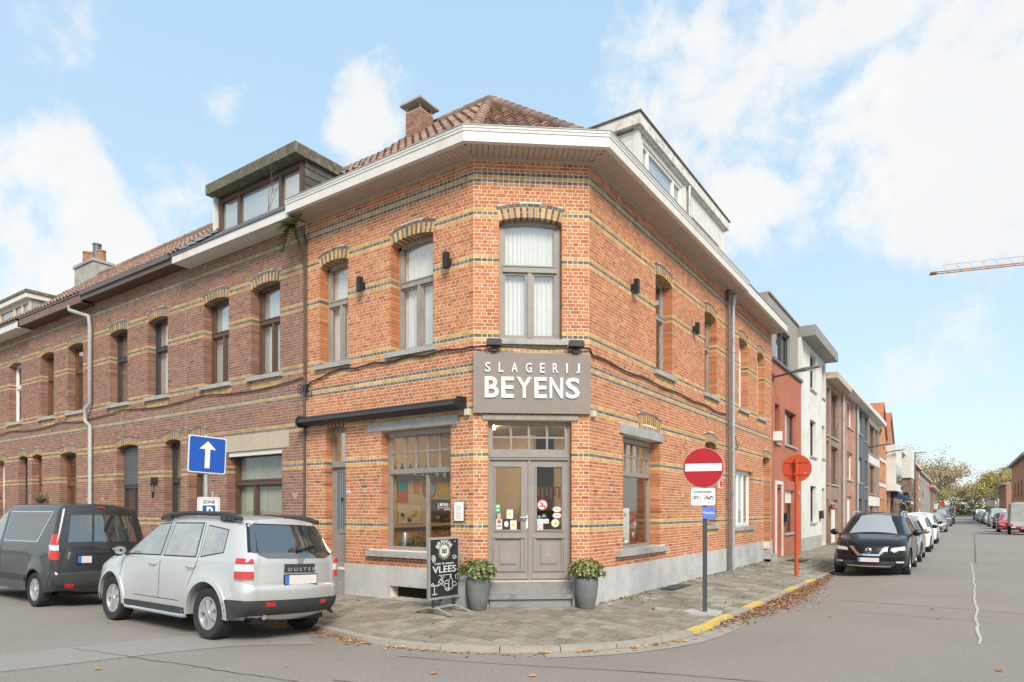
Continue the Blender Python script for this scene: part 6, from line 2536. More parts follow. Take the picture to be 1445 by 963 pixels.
    def rib_patch(s, name, p0, p1, f0, f1, material, parent, off=.006, nu=8, nv=10, thick=.01):
        """patch on the ribbon from outline point p0 to p1; f0 = (left, right) fractions at p0, f1 at p1"""
        a0, a1 = s.near(*p0), s.near(*p1)
        rows, back = [], []
        for i in range(nu + 1):
            t = i / nu
            l, r = f0[0] + (f1[0] - f0[0]) * t, f0[1] + (f1[1] - f0[1]) * t
            rows.append([s.rib(a0 + (a1 - a0) * t, l + (r - l) * k / nv, off) for k in range(nv + 1)])
            back.append([s.rib(a0 + (a1 - a0) * t, l + (r - l) * k / nv, off - thick) for k in range(nv + 1)])
        m = MB()
        m.grid(rows)
        edge = lambda R_: R_[0] + [r[-1] for r in R_[1:]] + R_[-1][::-1][1:] + [r[0] for r in R_[::-1][1:]]
        m.grid([edge(back), edge(rows)])
        return obj(name, m, MATS[material], parent, smooth=30, fix=True)

    def side_patch(s, name, quad, material, parent, off=.006, nu=10, nv=6, sides=(1, -1), thick=.012):
        """quad: (x, z) corners rear-bottom, front-bottom, front-top, rear-top laid on the flank"""
        res = []
        for sg in sides:
            rows, back = [], []
            for j in range(nv + 1):
                v = j / nv
                r1, r2 = [], []
                for i in range(nu + 1):
                    u = i / nu
                    bx, bz = quad[0][0] + (quad[1][0] - quad[0][0]) * u, quad[0][1] + (quad[1][1] - quad[0][1]) * u
                    tx, tz = quad[3][0] + (quad[2][0] - quad[3][0]) * u, quad[3][1] + (quad[2][1] - quad[3][1]) * u
                    x, z = bx + (tx - bx) * v, bz + (tz - bz) * v
                    w_ = s.w(x, z)
                    r1.append((x, sg * (w_ + off), z))
                    r2.append((x, sg * (w_ + off - thick), z))
                rows.append(r1)
                back.append(r2)
            m = MB()
            m.grid(rows)
            edge = lambda R_: R_[0] + [r[-1] for r in R_[1:]] + R_[-1][::-1][1:] + [r[0] for r in R_[::-1][1:]]
            m.grid([edge(back), edge(rows)])
            res.append(obj(name, m, MATS[material], parent, smooth=30, fix=True))
        return res

    def face_x(s, y, z, end):
        """x of the front (end=1) or rear (end=-1) face of the body at width y and height z"""
        best = None
        for i in range(s.ntop - 1):
            a, b = s.out[i], s.out[i + 1]
            if (a.x + b.x) * end <= 0 or (a.y - z) * (b.y - z) > 0 or abs(a.y - b.y) < 1e-6:
                continue
            t = (z - a.y) / (b.y - a.y)
            x = a.x + (b.x - a.x) * t
            if best is None or x * end > best[0] * end:
                best = (x, i, t)
        if best is None:
            return None
        x, i, t = best
        W_ = s.W0[i] + (s.W0[i + 1] - s.W0[i]) * t
        if abs(y) <= W_:
            f = y / W_
            c = s.crown(i) * (1 - t) + s.crown(i + 1) * t
            nx = s.nrm(i).x * (1 - t) + s.nrm(i + 1).x * t
            return x + c / (end * max(abs(nx), .35)) * (1 - f * f)
        lo, hi = x - end * .5, x
        for _ in range(14):
            m_ = (lo + hi) / 2
            if s.w(m_, z) >= abs(y):
                lo = m_
            else:
                hi = m_
        return lo

    def face_patch(s, name, quad, end, material, parent, off=.008, nu=14, nv=6, thick=.02):
        """quad in (y, z) on the front or rear face: four corners in order round"""
        rows, back = [], []
        for j in range(nv + 1):
            v = j / nv
            r1, r2 = [], []
            for i in range(nu + 1):
                u = i / nu
                by, bz = quad[0][0] + (quad[1][0] - quad[0][0]) * u, quad[0][1] + (quad[1][1] - quad[0][1]) * u
                ty, tz = quad[3][0] + (quad[2][0] - quad[3][0]) * u, quad[3][1] + (quad[2][1] - quad[3][1]) * u
                y, z = by + (ty - by) * v, bz + (tz - bz) * v
                xe = s.face_x(0, z, end)
                ym = s.w(xe - end * .34, z) - .004
                y = max(-ym, min(ym, y))
                x = s.face_x(y, z, end)
                k = min(1.0, abs(x - s.face_x(y * .97, z, end)) / max(abs(y) * .03, 1e-4))
                sy = (1 if y > 0 else -1) * off * k * .8
                r1.append((x + end * off, y + sy, z))
                r2.append((x - end * thick, y - sy, z))
            rows.append(r1)
            back.append(r2)
        m = MB()
        m.grid(rows)
        edge = lambda R_: R_[0] + [r[-1] for r in R_[1:]] + R_[-1][::-1][1:] + [r[0] for r in R_[::-1][1:]]
        m.grid([edge(back), edge(rows)])
        return obj(name, m, MATS[material], parent, smooth=30, fix=True)

    def arch_lip(s, material, parent, wd=.05, off=.012):
        for xc in (s.xr, s.xf):
            for sg in (1, -1):
                m = MB()
                rows = []
                a0 = math.asin(max(-1, (.30 - s.zw) / s.R))
                for rr, oo in ((s.R - .012, -.04), (s.R - .012, off), (s.R + wd, off), (s.R + wd + .012, -.01)):
                    row = []
                    for k in range(19):
                        a = a0 + (math.pi - 2 * a0) * k / 18
                        x, z = xc + rr * math.cos(a), s.zw + rr * math.sin(a)
                        row.append((x, sg * (s.w(x, z) + oo), z))
                    rows.append(row)
                m.grid(rows)
                obj('wheel_arch_trim', m, MATS[material], parent, smooth=40, fix=True)

def wheel(parent, x, y, r, wd, spokes=5, rimr=None, rim='alloy'):
    sg = 1 if y > 0 else -1
    rimr = rimr or r * .64
    m = MB()
    h = wd / 2
    prof = [(rimr, -h * .8), (rimr * 1.08, -h * .95), (r * .93, -h), (r * .985, -h * .82), (r, -h * .5), (r, h * .5), (r * .985, h * .82), (r * .93, h), (rimr * 1.08, h * .95), (rimr, h * .8), (rimr * .97, h * .4), (rimr * .97, -h * .8)]
    m.lathe(prof, (x, y, r), 32, 'y', cap=False)
    w = obj('wheel', m, MATS['tyre'], parent, smooth=45, fix=True)
    m = MB()
    oy = sg * h * .55
    m.lathe([(rimr, oy - sg * .02), (rimr * .99, oy + sg * .03), (rimr * .90, oy + sg * .03), (rimr * .86, oy), (rimr * .86, oy - sg * .05)], (x, y, r), 32, 'y', cap=False)
    m.lathe([(0.001, oy + sg * .035), (rimr * .2, oy + sg * .035), (rimr * .26, oy + sg * .02), (rimr * .26, oy - sg * .04)], (x, y, r), 20, 'y', cap=False)
    for k in range(spokes):
        a = 2 * math.pi * k / spokes + .3
        ca, sa = math.cos(a), math.sin(a)
        P = lambda rad_, t, yy: (x + rad_ * ca - t * sa, y + yy, r + rad_ * sa + t * ca)
        w0, w1 = rimr * .15, rimr * (.26 if spokes < 7 else .17)
        m.hexa([P(rimr * .2, -w0, oy - sg * .03), P(rimr * .9, -w1, oy - sg * .03), P(rimr * .9, w1, oy - sg * .03), P(rimr * .2, w0, oy - sg * .03),
                P(rimr * .2, -w0 * .8, oy + sg * .025), P(rimr * .9, -w1 * .85, oy + sg * .012), P(rimr * .9, w1 * .85, oy + sg * .012), P(rimr * .2, w0 * .8, oy + sg * .025)])
    obj('rim', m, MATS[rim], w, smooth=35, fix=True)
    m = MB()
    m.lathe([(.001, oy - sg * .06), (rimr * .95, oy - sg * .06)], (x, y, r), 20, 'y', cap=False)
    obj('brake', m, MATS['car_black'], w)

def number_plate(parent, at, ux, uz, n, wd=.50, ht=.115, frame=True):
    """plate with a blue band; at = centre, ux/uz unit axes, n = outward"""
    at, ux, uz, n = Vector(at), Vector(ux), Vector(uz), Vector(n)
    def quad_box(a, b, c, d, o0, o1, mt_, par):
        m = MB()
        m.hexa([tuple(at + ux * p + uz * q + n * o) for o in (o0, o1) for p, q in ((a, c), (b, c), (b, d), (a, d))])
        return obj('number_plate' if par is parent else 'band', m, MATS[mt_], par, fix=True)
    p_ = quad_box(-wd / 2 - .012, wd / 2 + .012, -ht / 2 - .02, ht / 2 + .012, -.02, .012, 'car_black', parent)
    quad_box(-wd / 2, wd / 2, -ht / 2, ht / 2, .0125, .016, 'plate_white', p_)
    quad_box(-wd / 2, -wd / 2 + .055, -ht / 2, ht / 2, .0165, .018, 'plate_blue', p_)
    return p_

def mirror(parent, x, y, z, paint, sg):
    m = MB()
    rows = []
    for k in range(7):
        t = k / 6
        r = .085 * math.sin(math.pi * (.12 + .80 * t)) + .01
        rows.append([(x + .035 - .10 * (math.cos(a) * .5) * (r / .09), y + sg * (.04 + .2 * t), z + .02 + r * .95 * math.sin(a)) for a in [2 * math.pi * q / 12 for q in range(13)]])
    m.grid(rows)
    mr_ = obj('side_mirror', m, MATS[paint], parent, smooth=60, fix=True)
    m = MB()
    m.tube([(x + .03, y - sg * .03, z - .05), (x + .03, y + sg * .07, z - .01)], .025, 8)
    obj('stalk', m, MATS['car_plastic'], mr_)
    m = MB()
    n_ = 14
    m.add([(x - .015, y + sg * .14, z + .02)] + [(x - .012, y + sg * (.14 + .085 * math.cos(2 * math.pi * k / n_)), z + .02 + .062 * math.sin(2 * math.pi * k / n_)) for k in range(n_)], [(0, 1 + k, 1 + (k + 1) % n_) for k in range(n_)])
    obj('glass', m, MATS['car_glass_sky_tint'], mr_)

def lerpf(pts):
    def f(x):
        if x <= pts[0][0]:
            return pts[0][1]
        for (a, b), (c, d) in zip(pts, pts[1:]):
            if x <= c:
                return b + (d - b) * (x - a) / (c - a)
        return pts[-1][1]
    return f

def undertray(cb, parent, half, z0, z1):
    m = MB()
    m.box(cb.x0 + .15, cb.x1 - .15, -half, half, z0, z1)
    obj('underbody', m, MATS['car_black'], parent)

def shut_lines(cb, parent, lines):
    """narrow dark door gaps on the flanks"""
    for ln in lines:
        m = MB()
        for sg in (1, -1):
            pts = catmull(ln, 6)
            r1, r2 = [], []
            for i, (x, z) in enumerate(pts):
                a, b = pts[max(i - 1, 0)], pts[min(i + 1, len(pts) - 1)]
                d = Vector((b[0] - a[0], b[1] - a[1])).normalized() * .0045
                r1.append((x - d.y, sg * (cb.w(x - d.y, z + d.x) + .0022), z + d.x))
                r2.append((x + d.y, sg * (cb.w(x + d.y, z - d.x) + .0022), z - d.x))
            m.grid([r1, r2])
        obj('door_gap', m, MATS['door_gap'], parent, fix=True)

# --- silver off-road car, seen from its rear left corner
def silver_suv(loc, rotz, roll):
    t = thing('parked_car', 'silver off-road car with black bumper and roof rails parked nearest the corner', 'car', (0, 0, 0), 'cars parked in the left street')
    belt = lerpf([(-2.2, 1.03), (-1.6, 1.04), (1.1, 1.0), (1.5, .93), (2.2, .70)])
    top = [(-1.98, .33, 0), (-2.09, .44), (-2.12, .56), (-2.135, .70), (-2.10, .745, 0), (-2.095, .95), (-2.085, 1.12), (-2.0, 1.25), (-1.86, 1.47), (-1.79, 1.565), (-1.70, 1.60), (-1.2, 1.635), (-.4, 1.645), (.2, 1.605), (.46, 1.55), (.8, 1.33), (1.14, 1.085), (1.26, 1.05),
           (1.7, 1.0), (1.98, .91), (2.08, .80), (2.12, .62), (2.13, .45), (2.08, .29), (1.86, .28, 0)]
    cb = CarBody(top, .30, -1.335, 1.335, .425, .35, belt, .83, .60, 1.64, rear_r=.20, front_r=.30, roof_r=.11, taper_f=.10, taper_r=.06, flare=.035)
    cb.build('body', 'paint_silver', t)
    undertray(cb, t, .56, .25, .6)
    # glass
    for q in ([(-.05, 1.075), (.98, 1.06), (.40, 1.50), (.0, 1.52)], [(-.98, 1.085), (-.17, 1.075), (-.13, 1.525), (-.86, 1.53)], [(-1.57, 1.16), (-1.12, 1.09), (-1.03, 1.50), (-1.50, 1.45)]):
        cx_ = sum(p[0] for p in q) / 4
        cz_ = sum(p[1] for p in q) / 4
        big = [(cx_ + (p[0] - cx_) * 1.06, cz_ + (p[1] - cz_) * 1.08) for p in q]
        cb.side_patch('window_trim', big, 'car_black', t, off=.003)
        cb.side_patch('window', q, 'car_glass_sky_tint', t, off=.006)
    cb.face_patch('rear_window_surround', [(-.67, 1.17), (.67, 1.17), (.55, 1.55), (-.55, 1.55)], -1, 'car_black', t, .006)
    cb.face_patch('rear_window', [(-.64, 1.175), (.64, 1.175), (.53, 1.535), (-.53, 1.535)], -1, 'car_glass', t, .010)
    cb.face_patch('rear_window', [(-.46, 1.10), (.46, 1.10), (.64, 1.174), (-.64, 1.174)], -1, 'car_glass', t, .010, nv=2)
    cb.rib_patch('windshield', (.46, 1.55), (1.12, 1.095), (-.9, .9), (-.95, .95), 'car_glass', t, .006)
    # rear details
    cb.face_patch('rear_bumper', [(-.81, .35), (.81, .35), (.83, .555), (-.83, .555)], -1, 'car_plastic', t, .012, nu=30)
    cb.side_patch('bumper_side', [(-2.03, .30), (-1.70, .30), (-1.745, .56), (-2.03, .56)], 'car_plastic', t, off=.012)
    cb.side_patch('sill_trim', [(-.92, .285), (.92, .285), (.90, .375), (-.90, .375)], 'car_plastic', t, off=.010)
    cb.side_patch('front_bumper_side', [(1.72, .30), (2.1, .30), (2.1, .50), (1.76, .50)], 'car_plastic', t, off=.010)
    cb.arch_lip('paint_silver', t, .05, .014)
    cb.rib_patch('tailgate_gap', (-2.10, .765), (-2.10, .785), (-.80, .80), (-.82, .82), 'door_gap', t, .002)
    cb.rib_patch('tailgate_trim', (-2.097, .90), (-2.093, 1.005), (-.42, .42), (-.42, .42), 'car_plastic', t, .020, thick=.03)
    def rtext(txt, y0, y1, z0, z1, off, mt_, nm):
        me = text_mesh(txt, nm, .02, .5)
        xs = [v.co.x for v in me.vertices]
        ys = [v.co.y for v in me.vertices]
        for v in me.vertices:
            yy = y0 + (v.co.x - min(xs)) / (max(xs) - min(xs)) * (y1 - y0)
            zz = z0 + (v.co.y - min(ys)) / (max(ys) - min(ys)) * (z1 - z0)
            p = cb.rib(cb.near(-2.095, .95), yy / -.85, off)
            v.co = (p.x - .001 - (v.co.z + .5) * .003, -yy, zz)
        me.materials.clear()
        me.materials.append(MATS[mt_])
        link(nm, me, t)
    rtext('D U S T E R', -.20, .24, .930, .975, .022, 'alloy', 'lettering')
    number_plate(t, (-2.175, -.02, .815), (0, -1, 0), (.03, 0, 1), (-1, 0, 0), .50, .12)
    m = MB()
    m.prism([(-2.185, -.06, 1.10), (-2.185, .06, 1.10), (-2.185, .035, 1.03), (-2.185, 0, 1.015), (-2.185, -.035, 1.03)], [(-2.13, -.06, 1.10), (-2.13, .06, 1.10), (-2.13, .035, 1.03), (-2.13, 0, 1.015), (-2.13, -.035, 1.03)])
    obj('badge', m, MATS['chrome'], t, fix=True)
    for sg in (1, -1):
        for z0, z1, mt_ in ((.835, .925, 'tail_red'), (.929, 1.02, 'lens_clear'), (1.024, 1.095, 'tail_red')):
            cb.face_patch('tail_light', [(.645 * sg, z0), (.82 * sg, z0), (.82 * sg, z1), (.645 * sg, z1)], -1, mt_, t, .034, nu=18, thick=.05)
            cb.side_patch('tail_light', [(-2.01, z0), (-1.965, z0), (-1.965, z1), (-2.01, z1)], mt_, t, off=.024, sides=(sg,), nu=4, nv=3)
        cb.rib_patch('reflector', (-2.105, .48), (-2.118, .53), (.62 * sg, .84 * sg), (.62 * sg, .84 * sg), 'tail_red', t, .016)
        m = MB()
        yr = .555 * sg
        m.tube([(-1.72, yr + .06 * sg, 1.60), (-1.52, yr + .055 * sg, 1.645), (-1.38, yr + .05 * sg, 1.665), (-.5, yr + .05 * sg, 1.68), (.1, yr + .04 * sg, 1.655), (.33, yr + .04 * sg, 1.60)], .032, 8)
        for x in (-1.5, -1.35, .15):
            m.box(x - .09, x + .09, yr + .05 * sg - .03, yr + .05 * sg + .03, 1.58, 1.655)
        obj('roof_rail', m, MATS['car_plastic'], t, smooth=50)
        mirror(t, .86, sg * .80, 1.08, 'car_black', sg)
        for x in (.08, -.93):
            m = MB()
            zz = .94
            m.tube([(x - .10, sg * (cb.w(x, zz) + .008), zz), (x - .06, sg * (cb.w(x, zz) + .035), zz), (x + .06, sg * (cb.w(x, zz) + .035), zz + .004), (x + .10, sg * (cb.w(x, zz) + .008), zz)], .017, 8)
            obj('door_handle', m, MATS['paint_silver'], t, smooth=60)
        m = MB()
        m.tube([(-.88, sg * .81, .28), (-.8, sg * .83, .265), (.8, sg * .83, .265), (.88, sg * .81, .28)], .03, 10)
        obj('side_step', m, MATS['chrome'], t, smooth=60)
        wheel(t, -1.335, sg * .705, .343, .215, 6)
        wheel(t, 1.335, sg * .705, .343, .215, 6)
    shut_lines(cb, t, [[(1.02, 1.05), (1.03, .8), (.98, .46)], [(-.06, 1.55), (-.10, 1.07), (-.10, .46)], [(-.93, 1.54), (-1.06, 1.07), (-.98, .86), (-.87, .62), (-.86, .46)], [(.98, .462), (.3, .46), (-.86, .46)]])
    m = MB()
    p0 = cb.rib(cb.near(-2.07, 1.13), .05, .02)
    p1 = cb.rib(cb.near(-2.02, 1.22), -.55, .022)
    m.tube([tuple(p0), tuple(p1)], .014, 6)
    m.lathe([(.03, 0), (.03, .03)], tuple(p0), 10, 'z')
    obj('wiper', m, MATS['car_black'], t)
    m = MB()
    m.tube([(-2.08, .45, .33), (-1.9, .45, .33)], .033, 12)
    obj('exhaust', m, MATS['chrome'], t)
    m = MB()
    m.box(-1.82, -1.78, -.012, .012, 1.60, 1.64)
    obj('aerial', m, MATS['car_black'], t)
    t.rotation_euler = (roll, 0, rotz)
    t.location = loc
    return t
silver_suv((-9.535, 5.645, -.04), math.pi - rad(.6), rad(3.0))

# --- charcoal panel van in front of it
def charcoal_van(loc, rotz, roll):
    t = thing('parked_van', 'charcoal panel van with glazed rear doors at the left picture edge', 'van', (0, 0, 0), 'cars parked in the left street')
    belt = lerpf([(-2.2, 1.12), (1.0, 1.08), (1.5, 1.0), (2.2, .8)])
    top = [(-2.02, .32, 0), (-2.14, .42), (-2.155, .60), (-2.13, .64, 0), (-2.125, .9), (-2.12, 1.1), (-2.06, 1.45), (-2.0, 1.72), (-1.95, 1.79), (-1.8, 1.815), (-1.0, 1.83), (.0, 1.825), (.45, 1.76), (.85, 1.50), (1.3, 1.15), (1.42, 1.09), (1.85, .98), (2.08, .84), (2.13, .6), (2.1, .3), (1.95, .28, 0)]
    cb = CarBody(top, .27, -1.42, 1.40, .36, .31, belt, .81, .65, 1.82, rear_r=.10, front_r=.28, roof_r=.10, taper_f=.10, taper_r=.02, flare=.02)
    cb.build('body', 'paint_charcoal', t)
    undertray(cb, t, .6, .22, .6)
    cb.side_patch('window_trim', [(-1.45, 1.15), (.08, 1.14), (.12, 1.70), (-1.75, 1.70)], 'chrome', t, off=.003)
    cb.side_patch('window', [(-1.40, 1.165), (.06, 1.155), (.10, 1.685), (-1.70, 1.685)], 'car_glass', t, off=.006)
    cb.side_patch('window', [(.22, 1.14), (1.12, 1.12), (.62, 1.60), (.26, 1.68)], 'car_glass_sky_tint', t, off=.006)
    cb.rib_patch('rear_window', (-2.115, 1.15), (-2.02, 1.64), (-.86, .27), (-.88, .27), 'car_glass', t, .006)
    cb.rib_patch('rear_window', (-2.115, 1.15), (-2.02, 1.64), (.33, .86), (.33, .88), 'car_glass', t, .006)
    cb.rib_patch('door_gap', (-2.13, .66), (-1.99, 1.74), (.293, .307), (.293, .307), 'door_gap', t, .003, nu=16, nv=1)
    cb.rib_patch('door_gap', (-2.128, .65), (-2.127, .68), (-.86, .86), (-.86, .86), 'door_gap', t, .003)
    cb.face_patch('rear_bumper', [(-.79, .37), (.79, .37), (.805, .60), (-.805, .60)], -1, 'car_plastic', t, .012, nu=24)
    cb.rib_patch('door_trim', (-2.123, .98), (-2.121, 1.03), (-.66, .28), (-.66, .28), 'car_plastic', t, .016, thick=.03)
    number_plate(t, (-2.182, .17, .86), (0, -1, 0), (.02, 0, 1), (-1, 0, 0), .52, .12)
    for sg in (1, -1):
        for z0, z1, mt_ in ((.86, 1.015, 'tail_red'), (1.02, 1.115, 'lens_clear'), (1.12, 1.30, 'tail_red')):
            cb.face_patch('tail_light', [(.71 * sg, z0), (.80 * sg, z0), (.795 * sg, z1), (.705 * sg, z1)], -1, mt_, t, .012, nu=10)
            cb.side_patch('tail_light', [(-2.09, z0), (-1.99, z0), (-1.95, z1), (-2.06, z1)], mt_, t, off=.012, sides=(sg,), nu=4, nv=3)
        cb.rib_patch('reflector', (-2.12, .40), (-2.13, .45), (.70 * sg, .90 * sg), (.70 * sg, .90 * sg), 'tail_red', t, .018)
        wheel(t, -1.42, sg * .71, .305, .19, 5, .2)
        wheel(t, 1.40, sg * .71, .305, .19, 5, .2)
        mirror(t, 1.0, sg * .80, 1.12, 'car_black', sg)
    cb.rib_patch('brake_lamp', (-1.995, 1.735), (-1.985, 1.77), (-.04, .18), (-.04, .18), 'tail_red', t, .012)
    cb.side_patch('side_moulding', [(-1.05, .44), (1.0, .44), (1.0, .54), (-1.05, .54)], 'car_plastic', t, off=.016)
    cb.rib_patch('windshield', (.45, 1.76), (1.3, 1.155), (-.9, .9), (-.94, .94), 'car_glass', t, .006)
    shut_lines(cb, t, [[(.18, 1.74), (.16, 1.1), (.10, .42)], [(1.15, 1.1), (1.08, .8), (1.0, .42)]])
    m = MB()
    x = -.02
    m.tube([(x + .30, cb.w(x, .98) + .006, .99), (x + .34, cb.w(x, .98) + .03, .99), (x + .46, cb.w(x, .98) + .03, .99), (x + .5, cb.w(x, .98) + .006, .99)], .016, 8)
    obj('door_handle', m, MATS['car_plastic'], t)
    m = MB()
    m.box(-1.1, -.75, -.35, .35, 1.825, 1.85)
    obj('roof_vent', m, MATS['paint_white'], t)
    t.rotation_euler = (roll, 0, rotz)
    t.location = loc
    return t
charcoal_van((-14.93, 5.55, -.03), math.pi, rad(2.0))

# --- cars parked along the right-hand street, seen from the front
def front_car(name, label, paint, L_, half, H_, loc, rotz, kind='hatch', rails=False, group='cars parked along the right-hand street', r=.33):
    t = thing(name, label, 'van' if name == 'parked_van' else 'car', (0, 0, 0), group)
    h = L_ / 2
    k = H_ / 1.5
    wb = L_ * .31
    belt = lerpf([(-h, 1.02 * k), (h * .45, .95 * k), (h * .7, .84 * k), (h, .58 * k)])
    if kind == 'van':
        top = [(-h + .12, .3, 0), (-h + .02, .45), (-h, .9), (-h + .04, H_ * .8), (-h + .12, H_ * .96), (-h + .35, H_), (0, H_ * 1.005), (h * .38, H_ * .985), (h * .5, H_ * .95), (h * .80, H_ * .62), (h * .86, H_ * .59), (h * .95, H_ * .51), (h - .03, H_ * .42), (h, H_ * .28), (h - .04, .28), (h - .25, .26, 0)]
        ws0, ws1 = (h * .5, H_ * .95), (h * .80, H_ * .63)
    else:
        top = [(-h + .15, .3, 0), (-h + .03, .45), (-h, .75 * k), (-h + .05, 1.0 * k), (-h + .25, 1.3 * k), (-h + .42, 1.43 * k), (-h * .5, 1.49 * k), (0, 1.5 * k), (h * .08, 1.485 * k), (h * .20, 1.43 * k), (h * .36, 1.22 * k), (h * .54, 1.0 * k), (h * .60, .965 * k), (h * .82, .88 * k), (h * .94, .76 * k), (h - .02, .62 * k), (h, .45), (h - .05, .27), (h - .28, .25, 0)]
        ws0, ws1 = (h * .20, 1.43 * k), (h * .54, 1.0 * k)
    cb = CarBody(top, .27, -wb, wb, r + .055, r + .01, belt, half, half * .70, H_, rear_r=.15, front_r=.34, roof_r=.10, taper_f=.12, taper_r=.05)
    cb.build('body', paint, t)
    undertray(cb, t, half * .66, .22, .6)
    cb.rib_patch('windshield', ws0, ws1, (-.86, .86), (-.93, .93), 'car_windscreen', t, .006)
    zt = H_ * .92
    zb = belt(0) + .04
    cb.side_patch('window', [(-h * .52, zb), (0.02 * h, zb), (.02 * h, zt), (-h * .42, zt)], 'car_glass', t, off=.005)
    xw = h * .5 if kind != 'van' else h * .72
    cb.side_patch('window', [(.06 * h, zb), (xw, zb), (h * .18 if kind != 'van' else h * .5, zt), (.06 * h, zt)], 'car_glass', t, off=.005)
    xg = h - .015
    gk = half / .88
    cb.face_patch('lower_grille', [(-.55 * gk, .30), (.55 * gk, .30), (.60 * gk, .43), (-.60 * gk, .43)], 1, 'car_plastic', t, .008)
    cb.face_patch('grille', [(-.30 * gk, .56 * k), (.30 * gk, .56 * k), (.42 * gk, .74 * k), (-.42 * gk, .74 * k)], 1, 'car_black', t, .008)
    for sg in (1, -1):
        cb.face_patch('headlight', [(.47 * gk * sg, .63 * k), (.80 * gk * sg, .645 * k), (.84 * gk * sg, .745 * k), (.50 * gk * sg, .70 * k)], 1, 'lens_clear', t, .010, nu=18)
        cb.face_patch('fog_light', [(.60 * gk * sg, .385), (.76 * gk * sg, .385), (.76 * gk * sg, .43), (.60 * gk * sg, .43)], 1, 'lens_clear', t, .010)
        wheel(t, -wb, sg * (half - .11), r, .2, 5)
        wheel(t, wb, sg * (half - .11), r, .2, 5)
        mirror(t, h * .40 if kind != 'van' else h * .62, sg * (half - .03), belt(h * .4) + .07, 'car_black' if paint in ('paint_black', 'paint_white') else paint, sg)
        if rails:
            m = MB()
            yr = sg * half * .68
            m.tube([(-h * .75, yr, H_ * .955), (-h * .68, yr, H_ * 1.02), (-.1 * h, yr, H_ * 1.035), (h * .10, yr, H_ * 1.01), (h * .16, yr, H_ * .965)], .022, 6)
            obj('roof_rail', m, MATS['alloy'], t, smooth=50)
    number_plate(t, (cb.face_x(0, .46, 1) + .02, 0, .46), (0, 1, 0), (0, 0, 1), (1, 0, 0), .50, .11)
    shut_lines(cb, t, [[(h * .04, zt), (h * .04, .4)], [(-h * .5, zb), (-h * .46, .4)], [(h * .52, zb), (h * .46, .4)]])
    return t, cb

t, cb = front_car('parked_car', 'black off-road car with chrome V grille, first in the row along the right-hand street', 'paint_black', 4.64, .91, 1.66, (-1.80, 21.85, -.045), rad(-90), rails=True, r=.355)
for sg in (1, -1):
    cb.face_patch('grille_trim', [(.215 * sg, .60), (.285 * sg, .60), (.46 * sg, .805), (.36 * sg, .805)], 1, 'chrome', t, .022, nu=6, nv=8)
cb.face_patch('grille_trim', [(-.27, .565), (.27, .565), (.235, .612), (-.235, .612)], 1, 'chrome', t, .024, nv=2)
cb.face_patch('bumper_trim', [(-.50, .275), (.50, .275), (.52, .305), (-.52, .305)], 1, 'chrome', t, .014, nv=2)
m = MB()
xb_ = cb.face_x(0, .70, 1)
m.lathe([(.055, .0), (.075, .01), (.075, .02), (.055, .03)], (xb_ + .01, 0, .70), 20, 'x', cap=False)
m.box(xb_ - .01, xb_ + .03, -.085, .085, .69, .71)
obj('badge', m, MATS['chrome'], t)
t.location = (-1.99, 21.85, -.045)
t.rotation_euler = (0, 0, rad(-90))
CARS = [('parked_car', 'dark beige car half hidden behind the black off-road car', 'paint_greige', 4.2, .88, 1.50, (-1.93, 27.0, -.04), 'hatch', False),
        ('parked_car', 'white compact crossover third in the row along the right-hand street', 'paint_white', 4.14, .88, 1.57, (-1.86, 33.4, -.04), 'hatch', False),
        ('parked_car', 'white car with dark lower body parked behind the white crossover', 'paint_white', 4.4, .90, 1.62, (-1.85, 41.6, -.04), 'hatch', True),
        ('parked_car', 'greyish beige hatchback with a wide gap behind the white cars', 'paint_greige', 4.3, .90, 1.55, (-1.75, 63.7, -.04), 'hatch', False),
        ('parked_van', 'dark grey van with a large windscreen near the end of the left row', 'paint_grey', 4.9, .97, 1.95, (-1.72, 87.8, -.04), 'van', False),
        ('parked_van', 'dark blue van behind the dark grey van at the end of the row', 'paint_navy', 5.0, .98, 2.15, (-1.6, 101, -.04), 'van', False),
        ('parked_car', 'small dark car last in the row on the left side of the street', 'paint_grey', 4.2, .88, 1.5, (-1.5, 112, -.04), 'hatch', False)]
for nm, lb, pt_, L_, hf, H_, lc, kd, rl in CARS:
    t, _ = front_car(nm, lb, pt_, L_, hf, H_, lc, 0, kd, rl)
    t.rotation_euler = (0, 0, rad(-90))
    t.location = lc
RIGHTCARS = [('parked_car', 'small red car behind the canvas trailer on the right', 'paint_red', 3.9, .85, 1.48, (3.28, 65.5, -.03), 'hatch'),
             ('parked_car', 'black car with pale windscreen behind the red car on the right', 'paint_black', 4.3, .88, 1.52, (3.45, 77.5, -.03), 'hatch'),
             ('parked_van', 'light grey van taller than its neighbours on the right side of the street', 'paint_silver', 4.8, .95, 1.95, (3.4, 88, -.03), 'van'),
             ('parked_car', 'white car with dark glass between the light van and a blue car on the right', 'paint_white', 4.2, .88, 1.5, (3.3, 99, -.03), 'hatch'),
             ('parked_car', 'dark blue car among the far cars on the right side', 'paint_navy', 4.3, .88, 1.5, (3.2, 108, -.03), 'hatch'),
             ('parked_car', 'silver car among the far cars on the right side', 'paint_silver', 4.3, .88, 1.5, (3.1, 118, -.03), 'hatch'),
             ('parked_car', 'grey estate among the far cars on the right side', 'paint_grey', 4.5, .88, 1.55, (3.0, 129, -.03), 'hatch'),
             ('parked_van', 'white van last of the far vehicles on the right side', 'paint_white', 4.9, .95, 1.95, (2.9, 141, -.03), 'van')]
for nm, lb, pt_, L_, hf, H_, lc, kd in RIGHTCARS:
    t, _ = front_car(nm, lb, pt_, L_, hf, H_, lc, 0, kd, False, 'cars parked on the far right side of the street')
    t.rotation_euler = (0, 0, rad(-90))
    t.location = lc
